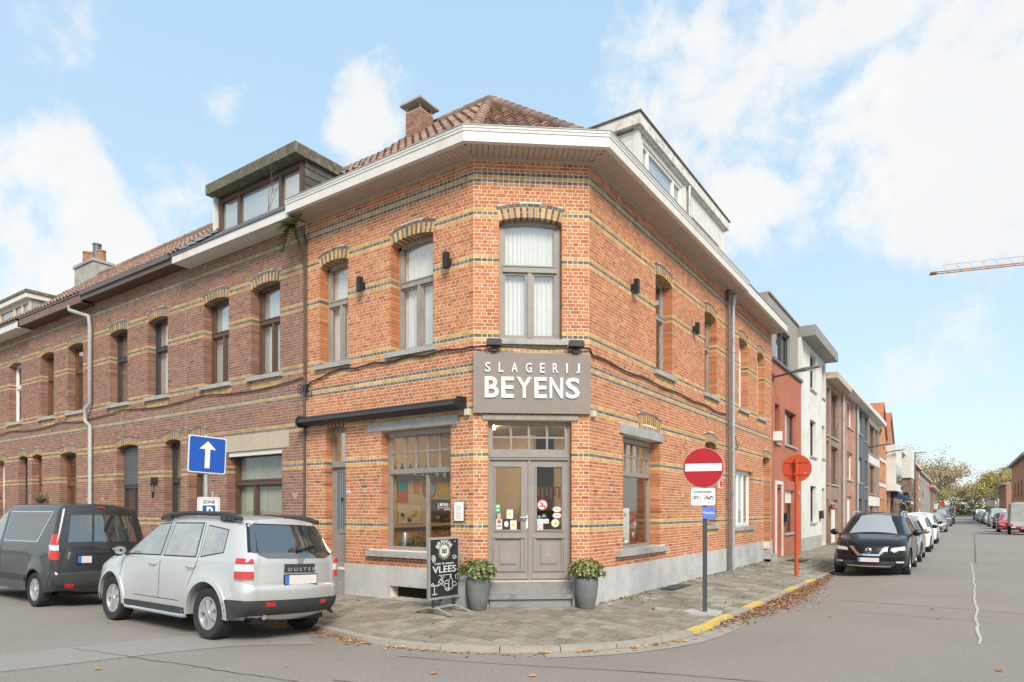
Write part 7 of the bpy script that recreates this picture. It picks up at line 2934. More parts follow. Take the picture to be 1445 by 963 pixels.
t = thing('trailer', 'grey canvas covered trailer parked at the right picture edge', 'trailer', (3.75, 59.5, 0))
m = MB()
m.prism([(2.85, 57.2, .62), (4.65, 57.2, .62), (4.65, 61.0, .62), (2.85, 61.0, .62)], [(2.88, 57.25, .95), (4.62, 57.25, .95), (4.62, 60.95, .95), (2.88, 60.95, .95)])
obj('bed', m, MATS['zinc'], t)
m = MB()
m.prism([(2.88, 57.25, .952), (4.62, 57.25, .952), (4.62, 60.95, .952), (2.88, 60.95, .952)], [(2.95, 57.3, 2.18), (4.55, 57.3, 2.18), (4.55, 60.9, 2.18), (2.95, 60.9, 2.18)])
m.prism([(2.95, 57.3, 2.182), (4.55, 57.3, 2.182), (4.55, 60.9, 2.182), (2.95, 60.9, 2.182)], [(3.2, 57.4, 2.30), (4.3, 57.4, 2.30), (4.3, 60.8, 2.30), (3.2, 60.8, 2.30)])
obj('canvas', m, MATS['trailer_canvas'], t)
for x in (2.92, 4.58):
    m = MB()
    m.lathe([(.19, -.09), (.33, -.09), (.34, 0), (.33, .09), (.19, .09)], (x, 59.2, .34), 20, 'x')
    w_ = obj('wheel', m, MATS['tyre'], t, smooth=40)
    m = MB()
    m.lathe([(.18, -.06), (.18, .06)], (x, 59.2, .34), 16, 'x')
    obj('rim', m, MATS['alloy'], w_)
    m = MB()
    m.box(x - .14, x + .14, 58.75, 59.65, .70, .76)
    obj('mudguard', m, MATS['car_plastic'], t)
for x in (2.95, 4.55):
    m = MB()
    m.box(x - .08, x + .08, 57.15, 57.19, .65, .78)
    obj('tail_light', m, MATS['tail_red'], t)
m = MB()
m.tube([(3.75, 61, .5), (3.75, 62.4, .45)], .04, 6)
obj('drawbar', m, MATS['zinc'], t)
# rider on a moped far down the street
mat('jacket_dark', (.03, .035, .05), .8)
def skin_figure(name, verts, edges, radii, material, parent):
    me = bpy.data.meshes.new(name)
    me.from_pydata(verts, edges, [])
    o = bpy.data.objects.new(name, me)
    COL.objects.link(o)
    md = o.modifiers.new('skin', 'SKIN')
    for i, r_ in enumerate(radii):
        me.skin_vertices[0].data[i].radius = (r_, r_)
    me.skin_vertices[0].data[0].use_root = True
    o.modifiers.new('sub', 'SUBSURF').levels = 1
    o.modifiers['sub'].render_levels = 1
    dg = bpy.context.evaluated_depsgraph_get()
    me2 = bpy.data.meshes.new_from_object(o.evaluated_get(dg))
    me2.materials.append(MATS[material])
    bpy.data.objects.remove(o)
    return link(name, me2, parent)
px_, py_ = 2.0, 138.0
t = thing('person', 'rider in dark clothing on a moped far down the street', 'person', (px_, py_, .75))
V_ = [(0, .15, .85), (0, .1, 1.1), (0, 0, 1.38), (0, -.02, 1.52), (0, -.03, 1.68), (.2, -.02, 1.38), (.3, -.25, 1.15), (.28, -.5, 1.08), (-.2, -.02, 1.38), (-.3, -.25, 1.15), (-.28, -.5, 1.08), (.13, -.25, .8), (.15, -.3, .35), (.15, -.42, .30), (-.13, -.25, .8), (-.15, -.3, .35), (-.15, -.42, .30)]
E_ = [(0, 1), (1, 2), (2, 3), (3, 4), (2, 5), (5, 6), (6, 7), (2, 8), (8, 9), (9, 10), (0, 11), (11, 12), (12, 13), (0, 14), (14, 15), (15, 16)]
skin_figure('body', [(px_ + a, py_ + b, c) for a, b, c in V_], E_, [.16, .15, .16, .07, .11, .08, .06, .05, .08, .06, .05, .1, .07, .05, .1, .07, .05], 'jacket_dark', t)
m = MB()
m.lathe([(.02, 1.80), (.12, 1.76), (.145, 1.66), (.13, 1.58), (.06, 1.55)], (px_, py_ - .03, 0), 12)
obj('helmet', m, MATS['paint_grey'], t, smooth=60)
t = thing('moped', 'moped ridden by the dark clothed rider far down the street', 'moped', (px_, py_, 0))
for yy in (-.62, .62):
    m = MB()
    m.lathe([(.15, -.05), (.24, -.05), (.25, 0), (.24, .05), (.15, .05)], (px_, py_ + yy, .25), 16, 'x')
    obj('wheel', m, MATS['tyre'], t)
m = MB()
m.box(px_ - .16, px_ + .16, py_ - .1, py_ + .7, .45, .78)
m.box(px_ - .16, px_ + .16, py_ - .5, py_ - .1, .25, .32)
m.prism([(px_ - .2, py_ - .6, .35), (px_ + .2, py_ - .6, .35), (px_ + .2, py_ - .45, .3), (px_ - .2, py_ - .45, .3)], [(px_ - .18, py_ - .52, 1.0), (px_ + .18, py_ - .52, 1.0), (px_ + .18, py_ - .42, 1.0), (px_ - .18, py_ - .42, 1.0)])
obj('frame', m, MATS['paint_navy'], t)
m = MB()
m.tube([(px_ - .33, py_ - .45, 1.05), (px_ + .33, py_ - .45, 1.05)], .02, 6)
obj('handlebar', m, MATS['car_black'], t)
# ------------------------------------------------------------------ signs, planters, board
mat('sign_red', (.40, .004, .012), .5)
mat('sign_blue', (.008, .085, .42), .4, nscale=9, namt=.06)
mat('sign_white', (.74, .74, .73), .45)
mat('sign_grey', (.50, .50, .50), .45, .3)
mat('sign_orange', (.50, .062, .014), .5, nscale=5, namt=.05)
mat('galv', (.40, .41, .42), .5, .5, nscale=8, namt=.15)
mat('post_grey', (.055, .06, .065), .55)
mat('street_blue', (.10, .21, .60), .45, nscale=6, namt=.1)

def sign_frame(c, n):
    """facade-like frame of a sign plate: u to the right seen from the front"""
    n = Vector((*n, 0)).normalized()
    u = Vector((-n.y, n.x, 0))
    return Facade((c[0], c[1]), (u.x, u.y), (n.x, n.y))

def ngon(F, m, uc, zc, r, o0, o1, n=40):
    F.poly(m, [(uc + r * math.cos(2 * math.pi * k / n), zc + r * math.sin(2 * math.pi * k / n)) for k in range(n)], o1, o0)

def rrect(F, m, u0, u1, z0, z1, o0, o1, r=.03):
    pts = []
    for cx_, cz_, a0 in ((u1 - r, z1 - r, 0), (u0 + r, z1 - r, 90), (u0 + r, z0 + r, 180), (u1 - r, z0 + r, 270)):
        pts += [(cx_ + r * math.cos(rad(a0 + 22.5 * k)), cz_ + r * math.sin(rad(a0 + 22.5 * k))) for k in range(5)]
    F.poly(m, pts, o1, o0)
# no entry sign
bx, by_ = -3.52, 10.84
zb_ = pave_z(bx, by_)
NF = sign_frame((bx, by_), (.24, -.97))
t = thing('no_entry_post', 'round red no entry sign with white bar on a dark square post', 'road sign', (bx, by_, zb_))
m = MB()
NF.box(m, -.035, .035, -.035, .035, zb_, 2.70)
obj('post', m, MATS['post_grey'], t)
m = MB()
ngon(NF, m, -.02, 2.42, .325, .05, .065)
obj('disc', m, MATS['sign_red'], t, smooth=30)
m = MB()
ngon(NF, m, -.02, 2.42, .330, .040, .050)
obj('disc_edge', m, MATS['sign_white'], t, smooth=30)
m = MB()
NF.box(m, -.315, .275, .0655, .067, 2.36, 2.485)
obj('bar', m, MATS['sign_white'], t)
for z in (2.25, 2.58, 1.93):
    m = MB()
    NF.box(m, -.06, .06, -.045, .039, z - .02, z + .02)
    obj('clamp', m, MATS['galv'], t)
m = MB()
rrect(NF, m, -.22, .17, 1.79, 2.08, .045, .055)
pl_ = obj('plate', m, MATS['sign_white'], t)
text_on(NF, 'UITGEZONDERD', -.175, .115, 1.998, 2.028, .0555, MATS['sticker_black'], 'lettering', pl_, bold=.02, depth=.002)
def ring(m, F, uc, zc, r, w_, o, n=18):
    for k in range(n):
        a0, a1 = 2 * math.pi * k / n, 2 * math.pi * (k + 1) / n
        m.hexa([F.p(uc + rr * math.cos(a), oo, zc + rr * math.sin(a)) for oo in (o, o + .0015) for rr, a in ((r - w_, a0), (r, a0), (r, a1), (r - w_, a1))])
def stroke(m, F, pts, w_, o):
    for (a, b), (c, d) in zip(pts, pts[1:]):
        v = Vector((c - a, d - b)).normalized() * w_ / 2
        m.hexa([F.p(x, oo, z) for oo in (o, o + .0015) for x, z in ((a + v.y, b - v.x), (c + v.y, d - v.x), (c - v.y, d + v.x), (a - v.y, b + v.x))])
m = MB()
for u0, sc_ in ((-.175, 1),):
    ring(m, NF, -.178, 1.905, .030, .005, .0555)
    ring(m, NF, -.090, 1.905, .030, .005, .0555)
    stroke(m, NF, [(-.178, 1.905), (-.162, 1.938), (-.112, 1.938), (-.135, 1.903), (-.162, 1.938)], .006, .0555)
    stroke(m, NF, [(-.09, 1.905), (-.112, 1.944)], .006, .0555)
    stroke(m, NF, [(-.135, 1.903), (-.178, 1.905)], .006, .0555)
    stroke(m, NF, [(-.170, 1.948), (-.155, 1.948)], .006, .0555)
obj('bicycle_pictogram', m, MATS['sticker_black'], pl_)
m = MB()
ring(m, NF, .018, 1.905, .026, .006, .0555)
ring(m, NF, .118, 1.905, .026, .006, .0555)
stroke(m, NF, [(.018, 1.905), (.035, 1.955), (.045, 1.975)], .008, .0555)
stroke(m, NF, [(.04, 1.91), (.09, 1.905)], .022, .0555)
stroke(m, NF, [(.085, 1.935), (.13, 1.932)], .018, .0555)
stroke(m, NF, [(.03, 1.94), (.06, 1.90)], .012, .0555)
obj('moped_pictogram', m, MATS['sticker_black'], pl_)
text_on(NF, 'A', .058, .078, 1.825, 1.852, .0555, MATS['sticker_black'], 'lettering', pl_, bold=.02, depth=.002)
m = MB()
NF.box(m, -.035, .17, .04, .052, 1.565, 1.765)
pl_ = obj('street_plate', m, MATS['street_blue'], t)
text_on(NF, 'Pieterslaan', -.018, .152, 1.645, 1.69, .0525, MATS['sign_white'], 'lettering', pl_, bold=.01, depth=.002)
m = MB()
bt_ = MB()
bt_.box(bx - .30, bx + .22, by_ - .16, by_ + .22, zb_ - .1, zb_ + .022)
obj('post_base', bt_, MATS['plinth_stone'], t)
# orange sign seen from behind
bx, by_ = -3.52, 18.25
zb_ = pave_z(bx, by_)
OF = sign_frame((bx, by_), (.10, -.99))
t = thing('orange_sign', 'round traffic sign on an orange pole seen from its orange back', 'road sign', (bx, by_, zb_))
m = MB()
m.tube([(bx, by_, zb_), (bx, by_, 3.05)], .048, 12)
obj('pole', m, MATS['sign_orange'], t, smooth=50)
m = MB()
ngon(OF, m, 0, 2.81, .36, -.085, -.065)
obj('disc', m, MATS['sign_orange'], t, smooth=30)
m = MB()
ngon(OF, m, 0, 2.81, .35, -.095, -.0855)
obj('face', m, MATS['sign_white'], t, smooth=30)
for z in (2.65, 2.97):
    m = MB()
    OF.box(m, -.28, .28, -.064, -.045, z - .015, z + .015)
    OF.box(m, -.06, .06, -.046, .056, z - .02, z + .02)
    obj('bracket', m, MATS['sign_orange'], t)
m = MB()
OF.box(m, .18, .24, -.0645, -.062, 2.66, 2.69)
obj('maker_label', m, MATS['sticker_grey'], t)
m = MB()
m.tube([(bx + .05, by_, 2.2), (bx + .1, by_ - .05, 2.1), (bx + .06, by_, 1.95)], .012, 6)
obj('cable_tie', m, MATS['galv'], t)
# blue one-way sign with a zone plate
bx, by_ = -11.62, 6.85
zb_ = pave_z(bx, by_)
BF = sign_frame((bx, by_), (.985, -.17))
t = thing('one_way_post', 'blue square sign with white arrow above a parking zone plate', 'road sign', (bx, by_, zb_))
m = MB()
m.tube([(bx, by_, zb_), (bx + .0, by_ + .0, 3.12)], .042, 12)
obj('pole', m, MATS['galv'], t, smooth=50)

def tilt_pts(pts, a):
    return [(u * math.cos(a) - (z - 2.74) * math.sin(a), 2.74 + u * math.sin(a) + (z - 2.74) * math.cos(a)) for u, z in pts]
TA = rad(-2.5)
def rr_pts(u0, u1, z0, z1, r):
    pts = []
    for cx_, cz_, a0 in ((u1 - r, z1 - r, 0), (u0 + r, z1 - r, 90), (u0 + r, z0 + r, 180), (u1 - r, z0 + r, 270)):
        pts += [(cx_ + r * math.cos(rad(a0 + 22.5 * k)), cz_ + r * math.sin(rad(a0 + 22.5 * k))) for k in range(5)]
    return pts
for nm, e_, o0, o1, mt_ in (('panel_back', .345, .045, .06, 'sign_grey'), ('border', .338, .0605, .063, 'sign_white'), ('panel', .322, .0635, .066, 'sign_blue')):
    m = MB()
    BF.poly(m, tilt_pts(rr_pts(-e_, e_, 2.74 - e_, 2.74 + e_, .035), TA), o1, o0)
    obj(nm, m, MATS[mt_], t)
m = MB()
BF.poly(m, tilt_pts([(-.045, 2.49), (.045, 2.49), (.045, 2.84), (-.045, 2.84)], TA), .069, .0665)
BF.poly(m, tilt_pts([(-.15, 2.842), (.15, 2.842), (0, 2.995)], TA), .069, .0665)
obj('arrow', m, MATS['sign_white'], t)
m = MB()
BF.poly(m, rr_pts(-.18, .23, 1.30, 1.955, .04), .06, .048)
pl_ = obj('zone_plate', m, MATS['sign_white'], t)
m = MB()
BF.poly(m, rr_pts(-.160, .210, 1.32, 1.935, .03), .0615, .0605)
BF.poly(m, rr_pts(-.152, .202, 1.328, 1.927, .03), .063, .062)
obj('border', m, MATS['sticker_grey'], pl_)
m = MB()
BF.poly(m, rr_pts(-.148, .198, 1.332, 1.923, .03), .0645, .0635)
obj('face', m, MATS['sign_white'], pl_)
text_on(BF, 'ZONE', -.085, .135, 1.835, 1.895, .065, MATS['sticker_black'], 'lettering', pl_, bold=.02, depth=.002)
m = MB()
BF.poly(m, rr_pts(-.09, .14, 1.50, 1.80, .02), .0665, .065)
obj('blue_square', m, MATS['sign_blue'], pl_)
text_on(BF, 'P', -.02, .10, 1.56, 1.775, .067, MATS['sign_white'], 'lettering', pl_, bold=.03, depth=.002)
m = MB()
m.tube([(bx + .06, by_ + .09, 1.95), (bx + .06, by_ + .09, 2.06)], .025, 6)
obj('clamp', m, MATS['galv'], t)
# grey utility post by the brown house
t = thing('utility_post', 'short grey utility post standing by the wall behind the silver car', 'post', (-16.3, 7.6, .05))
m = MB()
m.lathe([(.12, 0), (.12, 1.0), (.17, 1.02), (.17, 1.22), (.12, 1.25), (.08, 1.25), (.08, 1.42), (.02, 1.44)], (-16.3, 7.6, .05), 16)
obj('body', m, MATS['zinc_dark'], t, smooth=40)

# planters
mat('planter_grey', (.145, .15, .15), .75, nscale=5, namt=.16, bump=.2, bscale=60, dirt=((.17, .175, .17), 3, .5, .75))
mat('shrub_leaf', rough=.55, attr=True)
mat('soil', (.05, .035, .02), .95)
SHL = [(.12, .17, .035), (.16, .20, .05), (.08, .13, .025), (.33, .32, .13), (.40, .37, .19), (.22, .24, .07), (.05, .085, .02)]
def planter(x, y, label, seed):
    z = pave_z(x, y)
    t = thing('planter', label, 'planter', (x, y, z), 'planters beside the entrance')
    m = MB()
    n = 32
    prof = [(.115, 0), (.135, .03), (.175, .22), (.195, .40), (.195, .49), (.18, .515), (.165, .515), (.165, .45)]
    m.lathe([(r_, h_) for r_, h_ in prof], (x, y, z), n)
    obj('pot', m, MATS['planter_grey'], t, smooth=35)
    m = MB()
    m.lathe([(.001, .46), (.166, .46)], (x, y, z), 20, cap=False)
    obj('soil', m, MATS['soil'], t)
    R_ = random.Random(seed)
    m = MB()
    for k in range(22):
        a = R_.uniform(0, 6.28)
        r_ = R_.uniform(.05, .22)
        m.tube([(x, y, z + .45), (x + .5 * r_ * math.cos(a), y + .5 * r_ * math.sin(a), z + .58), (x + r_ * math.cos(a), y + r_ * math.sin(a), z + .66 + R_.uniform(-.06, .08))], .006, 4)
    obj('stem', m, MATS['twig'], t)
    m = MB()
    for k in range(680):            # rosettes of leaves on an uneven flattened dome
        a = R_.uniform(0, 6.28)
        ph = math.acos(R_.uniform(-.35, 1))
        rr = .90 + R_.uniform(-.22, .12) + .10 * math.sin(3 * a + seed) * math.sin(ph)
        if R_.random() < .3:
            rr *= R_.uniform(.5, .85)
        d = Vector((math.sin(ph) * math.cos(a), math.sin(ph) * math.sin(a), math.cos(ph)))
        c = Vector((x + d.x * .305 * rr, y + d.y * .305 * rr, z + .61 + d.z * .20 * rr))
        e1 = d.cross(Vector((.2, .3, 1))).normalized()
        e2 = d.cross(e1)
        base_ = R_.choice(SHL)
        for q in range(7):
            b = 2 * math.pi * q / 7 + R_.uniform(-.3, .3)
            o_ = (e1 * math.cos(b) + e2 * math.sin(b)) * R_.uniform(.7, 1.1) + d * R_.uniform(.1, .9)
            o_ = o_.normalized()
            ln = R_.uniform(.022, .040)
            w_ = o_.cross(d).normalized() * ln * .38
            kk = R_.uniform(.75, 1.2)
            m.col = tuple(v * kk for v in base_)
            m.add([tuple(c), tuple(c + o_ * ln * .55 + w_), tuple(c + o_ * ln), tuple(c + o_ * ln * .55 - w_)], [(0, 1, 2, 3)])
    obj('foliage', m, MATS['shrub_leaf'], t)
planter(-6.43, 8.42, 'grey pot with a round variegated shrub left of the entrance', 3)
planter(-5.09, 9.60, 'grey pot with a round variegated shrub right of the entrance', 8)
# long low grey trough behind the left pot
m = MB()
m.prism([(-6.95, 8.36, .08), (-6.66, 8.36, .08), (-6.66, 8.55, .08), (-6.95, 8.55, .08)], [(-6.98, 8.34, .55), (-6.63, 8.34, .55), (-6.63, 8.57, .55), (-6.98, 8.57, .55)])
link('trough', m.mesh('trough', MATS['zinc']), label='empty grey metal trough against the wall behind the left pot', cat='trough')

# pavement sign
A0, A1 = Vector((-6.83, 7.65)), Vector((-6.77, 8.34))
du = (A1 - A0).normalized()
AFc = Facade((A0.x, A0.y), (du.x, du.y), (du.y, -du.x))
AW = (A1 - A0).length
za = pave_z(-6.8, 8.0)
t = thing('pavement_sign', 'black chalkboard style pavement sign in a silver frame standing by the display window', 'sign', (-6.8, 8.0, za))
mat('chalk_black', (.018, .022, .021), .55)
mat('chalk_white', (.60, .60, .56), .8)
mat('frame_silver', (.50, .49, .47), .35, .6)
zl, zh = .30, 1.28
m = MB()
AFc.box(m, .02, AW - .02, -.012, .012, zl + .02, zh - .02)
obj('board', m, MATS['chalk_black'], t)
m = MB()
AFc.box(m, 0, .035, -.022, .022, zl, zh)
AFc.box(m, AW - .035, AW, -.022, .022, zl, zh)
AFc.box(m, .035, AW - .035, -.022, .022, zl, zl + .035)
AFc.box(m, .035, AW - .035, -.022, .022, zh - .035, zh)
obj('frame', m, MATS['frame_silver'], t)
m = MB()
for u in (.12, AW - .12):
    AFc.box(m, u - .02, u + .02, -.02, .02, za + .1, zl)
obj('spring', m, MATS['car_plastic'], t)
m = MB()
for u in (.12, AW - .12):
    m.tube([AFc.p(u, -.40, za + .015), AFc.p(u, -.10, za + .09), AFc.p(u, .10, za + .09), AFc.p(u, .40, za + .015)], .022, 8)
m.tube([AFc.p(.12, 0, za + .09), AFc.p(AW - .12, 0, za + .09)], .02, 8)
obj('base', m, MATS['frame_silver'], t, smooth=50)
uc = AW * .5
OO = .0125
# arched lettering, round emblem, tilted words and little drawings
word = 'BRASVAR'
for k, c in enumerate(word):
    a = rad(62 - 124 * k / (len(word) - 1))
    me = text_mesh(c, 'lettering', .03, .5)
    xs = [v.co.x for v in me.vertices]
    ys = [v.co.y for v in me.vertices]
    mx_, my_ = (min(xs) + max(xs)) / 2, min(ys)
    sx_, sy_ = .062 / max(max(xs) - min(xs), .3), .075 / (max(ys) - min(ys))
    for v in me.vertices:
        lx, ly = (v.co.x - mx_) * sx_, (v.co.y - my_) * sy_ + .125
        u_ = uc - lx * -math.cos(a) - ly * math.sin(a)
        z_ = 1.06 + lx * math.sin(a) + ly * math.cos(a)
        v.co = AFc.p(u_, OO + (v.co.z + .5) * .002, z_)
    me.materials.clear()
    me.materials.append(MATS['chalk_white'])
    link('lettering', me, t)
m = MB()
ngon(AFc, m, uc, 1.06, .10, OO, OO + .002, 28)
obj('emblem', m, MATS['chalk_white'], t)
m = MB()
ring(m, AFc, uc, 1.06, .118, .006, OO + .0)
for k in range(9):
    a = rad(200 + 140 * k / 8)
    AFc.box(m, uc + .135 * math.cos(a) - .006, uc + .135 * math.cos(a) + .006, OO, OO + .0015, 1.06 + .135 * math.sin(a) - .006, 1.06 + .135 * math.sin(a) + .006)
obj('emblem_ring', m, MATS['chalk_white'], t)
m = MB()
AFc.poly(m, [(uc - .05, 1.025), (uc + .05, 1.025), (uc + .05, 1.085), (uc + .035, 1.10), (uc + .02, 1.08), (uc - .02, 1.08), (uc - .035, 1.10), (uc - .05, 1.085)], OO + .0045, OO + .0025)
obj('pig_head', m, MATS['chalk_black'], t)
m = MB()
for q in (-1, 1):
    ring(m, AFc, uc + .022 * q, 1.052, .014, .006, OO + .005)
obj('pig_head', m, MATS['chalk_white'], t)
def sketch(name, strokes, w_=.007):
    m = MB()
    for s_ in strokes:
        stroke(m, AFc, s_, w_, OO)
    obj(name, m, MATS['chalk_white'], t)
text_on(AFc, 'mals & sappig', .14, AW - .13, .838, .880, OO, MATS['chalk_white'], 'lettering', t, bold=.02, depth=.002)
text_on(AFc, 'VLEES', .09, AW - .08, .715, .825, OO, MATS['chalk_white'], 'lettering', t, bold=.015, depth=.002)
sketch('underline', [[(.22, .675), (AW - .22, .675)]], .009)
blob = lambda cu, cz, ru, rz, n=12, w=0: [(cu + ru * math.cos(2 * math.pi * k / n) * (1 + w * math.sin(5 * k)), cz + rz * math.sin(2 * math.pi * k / n)) for k in range(n + 1)]
sketch('steak_drawing', [blob(.115, .945, .04, .055, 10, .2), blob(.115, .945, .02, .03), [(.10, .90), (.13, .99)], blob(AW - .115, .955, .045, .03, 10, .2), [(AW - .15, .94), (AW - .07, .96)]], .010)
sketch('table_drawing', [[(.06, .52), (.21, .52)], [(.13, .52), (.13, .385)], [(.08, .385), (.19, .385)], [(.05, .535), (.10, .56), (.12, .53)]], .014)
sketch('cook_drawing', [[(.20, .50), (.24, .60), (.30, .62), (.33, .57), (.29, .54), (.22, .52)], blob(.31, .655, .03, .022, 8, .3), [(.22, .585), (.34, .50)], [(.26, .62), (.36, .53)]], .011)
sketch('bottle_drawing', [[(AW - .24, .45), (AW - .24, .58), (AW - .21, .63), (AW - .21, .68), (AW - .19, .68), (AW - .19, .63), (AW - .16, .58), (AW - .16, .45), (AW - .24, .45)], blob(AW - .12, .52, .05, .035, 10, .2), blob(AW - .07, .63, .025, .04)], .011)
sketch('plate_drawing', [blob(.40, .50, .05, .04, 10, .15), [(.35, .45), (.44, .42), (.48, .44)], [(.36, .56), (.40, .59), (.45, .57)], blob(.42, .44, .03, .02)], .011)
sketch('star_drawing', [[(AW - .12, 1.205), (AW - .09, 1.205)], [(AW - .105, 1.19), (AW - .105, 1.22)]], .008)

# boot scraper grate at the foot of the wall
m = MB()
FR.box(m, 12.75, 13.9, .06, .36, .085, .098)
gr_ = link('cellar_grate', m.mesh('cellar_grate', MATS['black_metal']), label='dark cellar grate let into the pavement below the side window', cat='grate')
m = MB()
for k in range(12):
    FR.box(m, 12.78 + .093 * k, 12.79 + .093 * k, .07, .35, .098, .104)
obj('bars', m, MATS['zinc_dark'], gr_)
m = MB()
FR.box(m, 22.5, 23.6, .5, 1.0, .07, .085)
link('door_mat', m.mesh('door_mat', MATS['black_metal']), label='dark mat lying on the pavement before the white door', cat='mat')

# ------------------------------------------------------------------ crane far behind
mat('crane_red', (.48, .20, .09), .7)
mat('crane_pale', (.66, .56, .50), .7)
cdir = Vector((.825 * .94, .5653 * .94, 0)) + Vector((-.5653, .825, 0)) * -.34
cdir = cdir.normalized()
T0 = Vector((-.5653, .825, 0)) * 120 + Vector((.825, .5653, 0)) * (120 * (1312 - 722.5) / 923) + Vector((0, 0, 1.7 + (721 - 386.5) / 923 * 120))
t = thing('tower_crane', 'pale red lattice crane jib reaching in from the right above the street', 'crane', (T0 + cdir * 46).to_tuple()[:2] + (0,))
side = cdir.cross(Vector((0, 0, 1)))
m = MB()
for sg in (-.55, .55):
    m.tube([tuple(T0 + side * sg), tuple(T0 + cdir * 50 + side * sg + Vector((0, 0, .0)))], .11, 5)
obj('jib', m, MATS['crane_red'], t)
m = MB()
for k in range(24):
    a = T0 + cdir * (2 * k + 1)
    top_ = a + cdir * 1.0 + Vector((0, 0, 1.35))
    if k:
        m.tube([tuple(prev), tuple(top_)], .06, 4)
    prev = top_
    for sg in (-.55, .55):
        m.tube([tuple(a + side * sg), tuple(top_)], .035, 4)
        m.tube([tuple(top_), tuple(a + cdir * 2 + side * sg)], .035, 4)
    m.tube([tuple(a - side * .55), tuple(a + side * .55)], .04, 4)
obj('lattice', m, MATS['crane_pale'], t)
m = MB()
q = T0 + cdir * .6
m.box(q.x - .5, q.x + .5, q.y - .5, q.y + .5, q.z - .2, q.z + .15)
obj('jib_end', m, MATS['crane_red'], t)
m = MB()
q = T0 + cdir * 46
for a in (-.8, .8):
    for b in (-.8, .8):
        m.tube([(q.x + a, q.y + b, 0), (q.x + a, q.y + b, q.z + 6)], .14, 5)
for k in range(int(q.z / 1.6)):
    z = k * 1.6
    m.tube([(q.x - .8, q.y - .8, z), (q.x + .8, q.y - .8, z + 1.6)], .06, 4)
    m.tube([(q.x + .8, q.y + .8, z), (q.x - .8, q.y + .8, z + 1.6)], .06, 4)
    m.tube([(q.x - .8, q.y + .8, z), (q.x - .8, q.y - .8, z + 1.6)], .06, 4)
    m.tube([(q.x + .8, q.y - .8, z), (q.x + .8, q.y + .8, z + 1.6)], .06, 4)
obj('mast', m, MATS['crane_red'], t)

# ------------------------------------------------------------------ trees at the end of the street
mat('bark', (.30, .255, .20), .9, nscale=2, namt=.2)
mat('leaf', rough=.8, attr=True)
def tree_meshes(seed, H_, spread, cols, nleaf, lsize, full=1.0):
    """trunk with limbs and twigs; leaf clumps spread along the outer limbs through the whole crown"""
    R_ = random.Random(seed)
    tm_, lm_ = MB(), MB()
    segs = []
    def branch(p, d, l, r_, n):
        mid_ = p + d * l * .5 + Vector((R_.gauss(0, .05), R_.gauss(0, .05), 0)) * l
        q = p + d * l
        tm_.tube([tuple(p), tuple(mid_), tuple(q)], r_, 5 if n < 3 else 8, False, r_ * .6)
        if n <= 2:
            segs.append((p, mid_, q, l))
        if n > 0:
            k = 4 if n > 2 else 3
            for j in range(k):
                a = 2 * math.pi * (j + R_.random()) / k
                sp = spread * R_.uniform(.45, 1.25)
                dd = (d + Vector((math.cos(a) * sp, math.sin(a) * sp, R_.uniform(-.1, .45)))).normalized()
                branch(p + d * l * R_.uniform(.35, 1.0), dd, l * R_.uniform(.60, .82), r_ * .55, n - 1)
    branch(Vector((0, 0, 0)), Vector((0, 0, 1)), H_ * .34, H_ * .014, 4)
    clumps = [(a.lerp(b, R_.random()), l) for a, m_, b, l in R_.sample(segs, min(len(segs), int(230 * full)))]
    for _ in range(nleaf):
        q, l = R_.choice(clumps)
        c = q + Vector((R_.gauss(0, .55), R_.gauss(0, .55), R_.gauss(0, .45)))
        if c.z < H_ * .10:
            continue
        a = Vector((R_.uniform(-1, 1), R_.uniform(-1, 1), R_.uniform(-1, 1))).normalized()
        b = a.cross(Vector((R_.uniform(-1, 1), R_.uniform(-1, 1), R_.uniform(-1, 1)))).normalized()
        s_ = lsize * R_.uniform(.6, 1.3)
        kk = R_.uniform(.7, 1.25)
        cc = R_.choice(cols)
        lm_.col = tuple(v * kk for v in cc)
        lm_.add([tuple(c + a * s_), tuple(c + b * s_ * .7), tuple(c - a * s_), tuple(c - b * s_ * .7)], [(0, 1, 2, 3)])
    return tm_.mesh('trunk', MATS['bark']), lm_.mesh('crown', MATS['leaf'])
PALE = [(.72, .64, .48), (.62, .55, .38), (.52, .45, .27), (.76, .70, .56)]
OLIVE = [(.40, .36, .13), (.46, .40, .16), (.33, .31, .13), (.52, .40, .14)]
DULL = [(.42, .33, .21), (.48, .37, .23), (.34, .28, .16), (.54, .37, .17)]
kinds = {'pale': tree_meshes(21, 15, .8, PALE, 5600, .14), 'olive': tree_meshes(5, 12, .8, OLIVE, 5600, .15), 'dull': tree_meshes(9, 13, .7, DULL, 5000, .14), 'thin': tree_meshes(14, 16, .5, PALE + DULL, 2600, .14)}
TREES = [('pale', 16, 225, 1.05, 'tall pale-leaved tree on the right where the street ends'), ('olive', 8, 215, .95, 'olive-leaved round tree right of the street end'),
         ('olive', 13, 240, 1.0, 'olive-leaved tree behind the round one at the right'), ('pale', 28, 250, 1.15, 'pale tree rising behind the orange house at the right'),
         ('thin', 22, 235, 1.0, 'sparse pale tree beside the right-hand roofs'),
         ('dull', -6.5, 222, 1.15, 'dull brown autumn tree left of the street end'), ('thin', -14, 230, 1.15, 'tall sparse bare-topped tree left of the street end'), ('dull', -13, 240, 1.2, 'broad brown tree behind the tall sparse one at the left'),
         ('olive', -8, 248, .9, 'olive tree low behind the brown one at the left'), ('dull', -1.5, 270, .85, 'low brown tree closing the view just left of centre'), ('dull', 3.5, 285, .75, 'low brown tree closing the view at the street axis'),
         ('pale', 9, 280, .75, 'pale low tree closing the view just right of centre'), ('dull', 15, 275, .9, 'brown tree deep behind the olive ones at the right'), ('thin', -22, 245, 1.1, 'sparse tree showing over the red-roofed house')]
